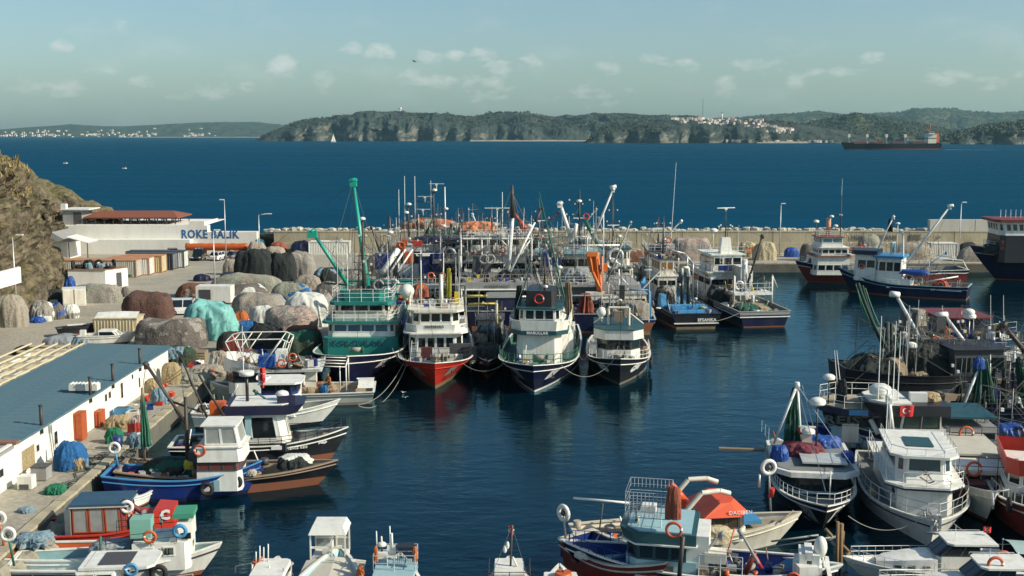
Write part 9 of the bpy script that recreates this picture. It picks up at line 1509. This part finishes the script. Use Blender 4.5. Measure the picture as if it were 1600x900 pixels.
text_at('C', .7, LWHITE, (XQ(256, 806), -.88, ZQ(808, 256)), (.1, -1, .0), b.t, bold=.04, name='lettering'); q = b.px(212, 798, y=-.6); b.clutter(1.5, 4, .8, 1.4, 20, 311); mb = MB(PLAST); mb.prism([(XQ(99, 800), -1.1), (XQ(109, 800), -1.2), (XQ(109, 800), 1.2), (XQ(99, 800), 1.1)], .9, ZQ(798, 104)); mb.build('plastic_screen', b.t); mb = MB(NETD); q = b.w((-4.8, -.5, .9))
b = Boat('rowing_boat', 'small white dinghy with light blue inside between the royal blue and red boats', 'dinghy', (238, 781), 48, 3.4, 1.5, 'small blue and white dinghy', zb=.9, zm=.65, zs=.6, rake=.5, main=WHITE, top=SKYB, cap=WHITE, inner=LBLUE, deck=LBLUE, bul=.4, draft=.3, group=None, boot=.1); b.box('thwart', (0, 0, .62), (.25, 1.2, .05), WHITE); b.tube('oar', (-.8, .3, .7), (1.0, .1, .75), .03, WOOD)
b = Boat('fishing_boat', 'open boat with bright orange inner rim and white deck at the lower left', 'fishing boat', (235, 888), 4, 8.2, 2.8, 'orange rimmed boat', zb=1.3, zm=1.0, zs=1.1, main=WHITE, top=WHITE, cap=WHITE, inner=ORANGE, deck=WHITE, bul=.4, group=LC, rake=.7); hauler(b, (-3.7, -.2, 1.2), (-3.9, -.2, 2.9), .30, ORANGE); b.box('orange_bulkhead', (1.2, 0, .9), (.2, 2.2, .6), ORANGE); b.box('orange_bulkhead', (-3.3, 0, .95), (.5, 2.0, .35), ORANGE)
# L7 34 D 3116
b = Boat('fishing_boat', 'white boat with raised bow cabin and registration lettering on its side at the lower left', 'fishing boat', (314, 897), 7, 10.2, 3.3, 'white lettered boat', zb=1.6, zm=1.0, zs=1.1, rake=1.1, main=WHITE, top=WHITE, cap=WHITE, bottom=ANTIF, inner=M('inner_teal', (.20, .36, .38), .6, dirt=.5), deck=SKYB, bul=.5, group=LC, boot=.25, strake=NAVY, fine_=2.2)
XR, ZR = side_tools(b, -1.2, 240); z1 = ZR(850, 250); b.house('long_cabin', XR(206, 870), XR(296, 870), 1.15, .7, z1, WHITE, .3, .0, 1, 2, wz=(.55, .85), gap=.5, win=GLASSG); mb = MB(WHITE); mb.prism([(XR(262, 850), -1.0), (XR(298, 850), -.7), (XR(298, 850), .7), (XR(262, 850), 1.0)], z1, ZR(822, 285), [(XR(275, 850), -.9), (XR(298, 850), -.6), (XR(298, 850), .6), (XR(275, 850), .9)]); mb.build('bow_visor', b.t)
for x_ in (XR(285, 850), XR(293, 850)): mb = MB(GLASS); mb.box((x_, -.88, z1+.0+.25), (.25, .06, .3), .15); mb.build('side_window', b.t)
text_at('34 D 3116', .34, LGREY, (XR(244, 862), -1.2, ZR(862, 244)), (0, -1, .05), b.t, bold=.015, name='registration_lettering'); b.box('green_cool_box', b.px(222, 822, y=-.3), (1.0, .9, .95), M('mint_green', (.20, .42, .34), .6, dirt=.2)); b.box('green_awning', (XR(283, 808), 0, ZR(812, 283)), (1.0, 1.4, .25), M('awning_green', (.05, .26, .16), .7)); q = b.px(234, 839, y=-1.25); b.ring((q.x, q.y, q.z), 'y', 'cabin top rail', .33); mb = MB(LBLUE); mb.tor((0, 0, 0), .28, .1, 'y', 16, 6); q = b.px(281, 830, y=-1.1); mb.build('life_ring', loc=b.w(q), rz=b.hd, label='light blue ring hanging near the bow of the white lettered boat', cat='life ring')
b.rail([(XR(165, 840), -1.2, z1-.2), (XR(275, 840), -1.15, z1)], .65, 2, m=BLACK, r=.016); b.rail([(XR(165, 840), 1.2, z1-.2), (XR(275, 840), 1.15, z1)], .65, 2, m=BLACK, r=.016); hauler(b, (-4.7, -.9, 1.2), (-4.9, -.9, 2.8), .3, GREEN); b.tube('dark_post', b.px(157, 885, y=-.8), b.px(157, 838, y=-.8), .06, GREEN); b.tube('dark_post', b.px(221, 845, y=0), b.px(221, 795, y=0), .05, DSPAR); b.heap((XR(165, 845), 0, 1.4), 2.2, 1.5, .6, GTARP, 'grey green mesh bundle amidships', LBL); b.clutter(XR(160, 850), XR(205, 850), .9, .9, 16, 321); b.tyres([2.2], -1, dz=.4)
b = Boat('motor_boat', 'white motor boat with blue windscreen at the bottom left edge', 'motor boat', (265, 958), 5, 8.0, 2.8, 'white motor boat at the bottom left', zb=1.5, zm=1.1, zs=1.0, main=WHITE, cap=WHITE, deck=WHITE, inner=SKYB, bul=.3, group=LC)
XS, ZS = side_tools(b, -1.0, 180); z1 = ZS(890, 160); b.house('cabin', XS(118, 890), XS(190, 890), 1.1, .8, z1, WHITE, .2, .2, 1, 2, wz=(.25, .9), frame=WHITE); b.slab('cabin_top', XS(122, 870), XS(240, 870), 1.1, z1+.004, WHITE, .12, .3); mb = MB(LBLUE); mb.quad((XS(112, 888), -1.0, z1-.3), (XS(132, 876), -1.0, z1+.16), (XS(132, 876), 1.0, z1+.16), (XS(112, 888), 1.0, z1-.3)); mb.build('blue_windscreen', b.t); mb = MB(DGREY); mb.bb((XS(150, 868), -.8, z1+.125), (XS(200, 868), .8, z1+.16)); mb.build('dark_hatch', b.t); b.rail([(XS(200, 880), -1.2, 1.2), (XS(300, 880), -.9, 1.4)], .8, 2, m=STEEL); b.clutter(-3.8, -2.2, .8, 1.0, 16, 331); q = b.px(205, 890, y=-1.1); b.ring((q.x, q.y, q.z), 'y', 'side', .3, LBLUE)
# boats standing on the quay
b = Boat('rowing_boat', 'small black rowing boat propped bow up on the quay road beside the cream dumpster', 'rowing boat', None, 25, 4.2, 1.7, 'black rowing boat ashore', zb=1.2, zm=.8, zs=.75, rake=.7, main=BLACK, top=BLACK, cap=BLACK, deck=DGREY, bul=.4, draft=.1, group=None, hgt=QZ+.1, loc=tuple(P(122, 524, QZ))); b.slab('white_cover', -1.0, 1.2, .35, 1.02, WHITE, .06, .2)
b = Boat('motor_boat', 'white motor boat laid up on the quay in front of the cream dumpster', 'motor boat', None, 5, 5.6, 2.0, 'white boat ashore', zb=1.2, zm=.9, zs=.85, rake=.9, main=WHITE, cap=WHITE, deck=WHITE, bul=.1, draft=.2, group=None, hgt=QZ+.25, loc=tuple(P(170, 541, QZ))); b.house('cuddy', -.8, 1.4, .75, .8, 1.4, WHITE, .3, .7, 2, 1, wz=(.2, .9)); b.box('outboard_box', (-2.4, 0, 1.1), (.5, .5, .6), WHITE)
# ================================================================== SHIP, SAILBOAT, GULLS
Yc = P(800, 234, 0).y; xa = (1310-800)/F*Yc; xb = (1463-800)/F*Yc
b = Boat('cargo_ship', 'dark cargo ship with four deck cranes sailing past the far headland', 'ship', None, 180, xb-xa, 22, 'cargo ship', zb=11, zm=8.5, zs=9.5, rake=6, main=BLACK, top=BLACK, cap=BLACK, bottom=M('ship_red', (.12, .03, .03), .6), deck=DRED, bul=1.2, draft=3, group=None, strake=False, boot=2.0, loc=((xa+xb)/2, Yc, 0), capw=.5)
LS = xb-xa
for k, u_ in enumerate((1322, 1350, 1380, 1409)):
    x = -((u_-800)/F*Yc-(xa+xb)/2); mb = MB(WCREAM); mb.tube((x, 0, 8), (x, 0, 21), 1.2, 1.0, 8); mb.box((x, 0, 20), (3.4, 3.4, 4.5)); mb.mat(DGREY); mb.box((x-1, 0, 15), (1.4, 3, 5)); mb.mat(DSPAR); mb.tube((x-1, 0, 17), (x-20, 0, 15.5), .45, n=5); mb.build('deck_crane', b.t)
for k in range(4): b.box('hatch_cover', (LS*.32-k*28, 0, 9.6), (18, 15, 2.2), DRED)
x = -((1447-800)/F*Yc-(xa+xb)/2); b.house('accommodation', x-7, x+5, 8.5, 8, 22, WCREAM, .2, 0, 5, 3, wz=(.55, .65), roof=WHITE); b.house('ship_bridge', x-4, x+5, 10, 22.2, 26, WCREAM, .2, 0, 6, 3, wz=(.4, .8), roof=ORANGE); b.box('ship_funnel', (x-11, 0, 17), (5, 5, 13), ORANGE, 0, .8); b.tube('ship_mast', (x, 0, 26), (x, 0, 36), .6, M('mast_red', (.5, .12, .06), .6)); b.tube('lattice_jib', (x+1, 0, 26), (x+8, 0, 33), .4, MC['mast_red'])
FO = M('foam', (.75, .8, .8), .8, dirt=.3); mb = MB(FO); n = 30
mb.grid([[(xb+5+i*2.6, Yc-9+R(-1.2, 1.2)*(1-i/n)-i*.1, .12) for i in range(n)], [(xb+5+i*2.6, Yc-5+R(-1.5, 1.5)*(1-i/n)-i*.1-(4*i/n), .14) for i in range(n)]]); mb.build('ship_wake', kind='stuff', label='thin white wake trailing behind the cargo ship', cat='wake')
mb = MB(FO); mb.grid([[(xa+8+i*2, Yc-12.3+R(-.5, .5), .12) for i in range(14)], [(xa+8+i*2, Yc-10.6+R(-.5, .5), .15) for i in range(14)]]); mb.build('bow_wave', kind='stuff', label='white foam at the bow of the cargo ship', cat='foam')
Ys = P(800, 221.5, 0).y*.97; t = thing('sailing_boat', ((523-800)/F*Ys, Ys, 0), .3, 'tiny white sailing boat in front of the far cliff', 'sailing boat'); mb = MB(WHITE); mb.prism([(-7, -1.8), (4, -1.8), (8, 0), (4, 1.8), (-7, 1.8)], -.5, 1.6); mb.build('hull', t); mb = MB(HW); mb.poly([(-6, 0, 3), (1, .2, 3), (1, .1, 24)]); mb.poly([(1.6, -.2, 3), (7, 0, 3), (1.6, -.1, 20)]); mb.build('sail', t); mb = MB(SPAR); mb.tube((1.3, 0, 1), (1.3, 0, 25), .15); mb.build('mast', t)
def gull(p, label, s=1.0, rz=.4):
    t = thing('seagull', p, rz, label, 'gull'); mb = MB(LWHITE); mb.smooth = True; mb.grid([[(x, r*cos(a), r*sin(a)) for a in [k*pi/4 for k in range(8)]] for x, r in ((-.28, .015), (-.2, .05), (0, .085), (.15, .07), (.22, .05), (.28, .04), (.33, .01))], closed=True, capends=True); mb.build('body', t)
    mb = MB(M('gull_grey', (.30, .32, .33), .8)); 
    for sg in (-1, 1): mb.poly([(.12, sg*.05, .03), (.20, sg*.35, .16), (.0, sg*.72, .10), (-.02, sg*.35, .13), (-.08, sg*.05, .03)]); mb.poly([(-.08, sg*.05, .02), (-.02, sg*.35, .12), (.0, sg*.72, .09), (.20, sg*.35, .15), (.12, sg*.05, .02)])
    mb.build('wing', t); mb = MB(YEL); mb.tube((.32, 0, 0), (.39, 0, -.01), .015, .004, 5); mb.build('beak', t); t.scale = (s, s, s)
gull(PY(649, 96, 150), 'seagull flying high in the sky above the far headland', 1.3, 2.6); gull(PY(102, 255, 160), 'left hand gull low over the sea beside the cliff', 1.1, .3); gull(PY(194, 263, 160), 'right hand gull low over the sea beside the cliff', 1.1, .2); gull(P(630, 613, .1), 'gull floating on the water in front of the red bow', .5, 1); gull(P(633, 621, .1), 'second gull floating nearer in front of the red bow', .5, 2)
HZ = bpy.data.materials.new('haze_air'); HZ.use_nodes = True; hn = HZ.node_tree.nodes; hl = HZ.node_tree.links
for n in list(hn): hn.remove(n)
pv = hn.new('ShaderNodeVolumePrincipled'); pv.inputs['Color'].default_value = (.42, .80, .92, 1); pv.inputs['Density'].default_value = 3.6e-5; pv.inputs['Anisotropy'].default_value = .2
ho = hn.new('ShaderNodeOutputMaterial'); hl.new(pv.outputs[0], ho.inputs['Volume'])
mb = MB(HZ); mb.bb((-15000, -300, -6), (15000, 15000, 420)); mb.build('haze', kind='stuff', label='pale thin haze over the sea and coast', cat='haze')
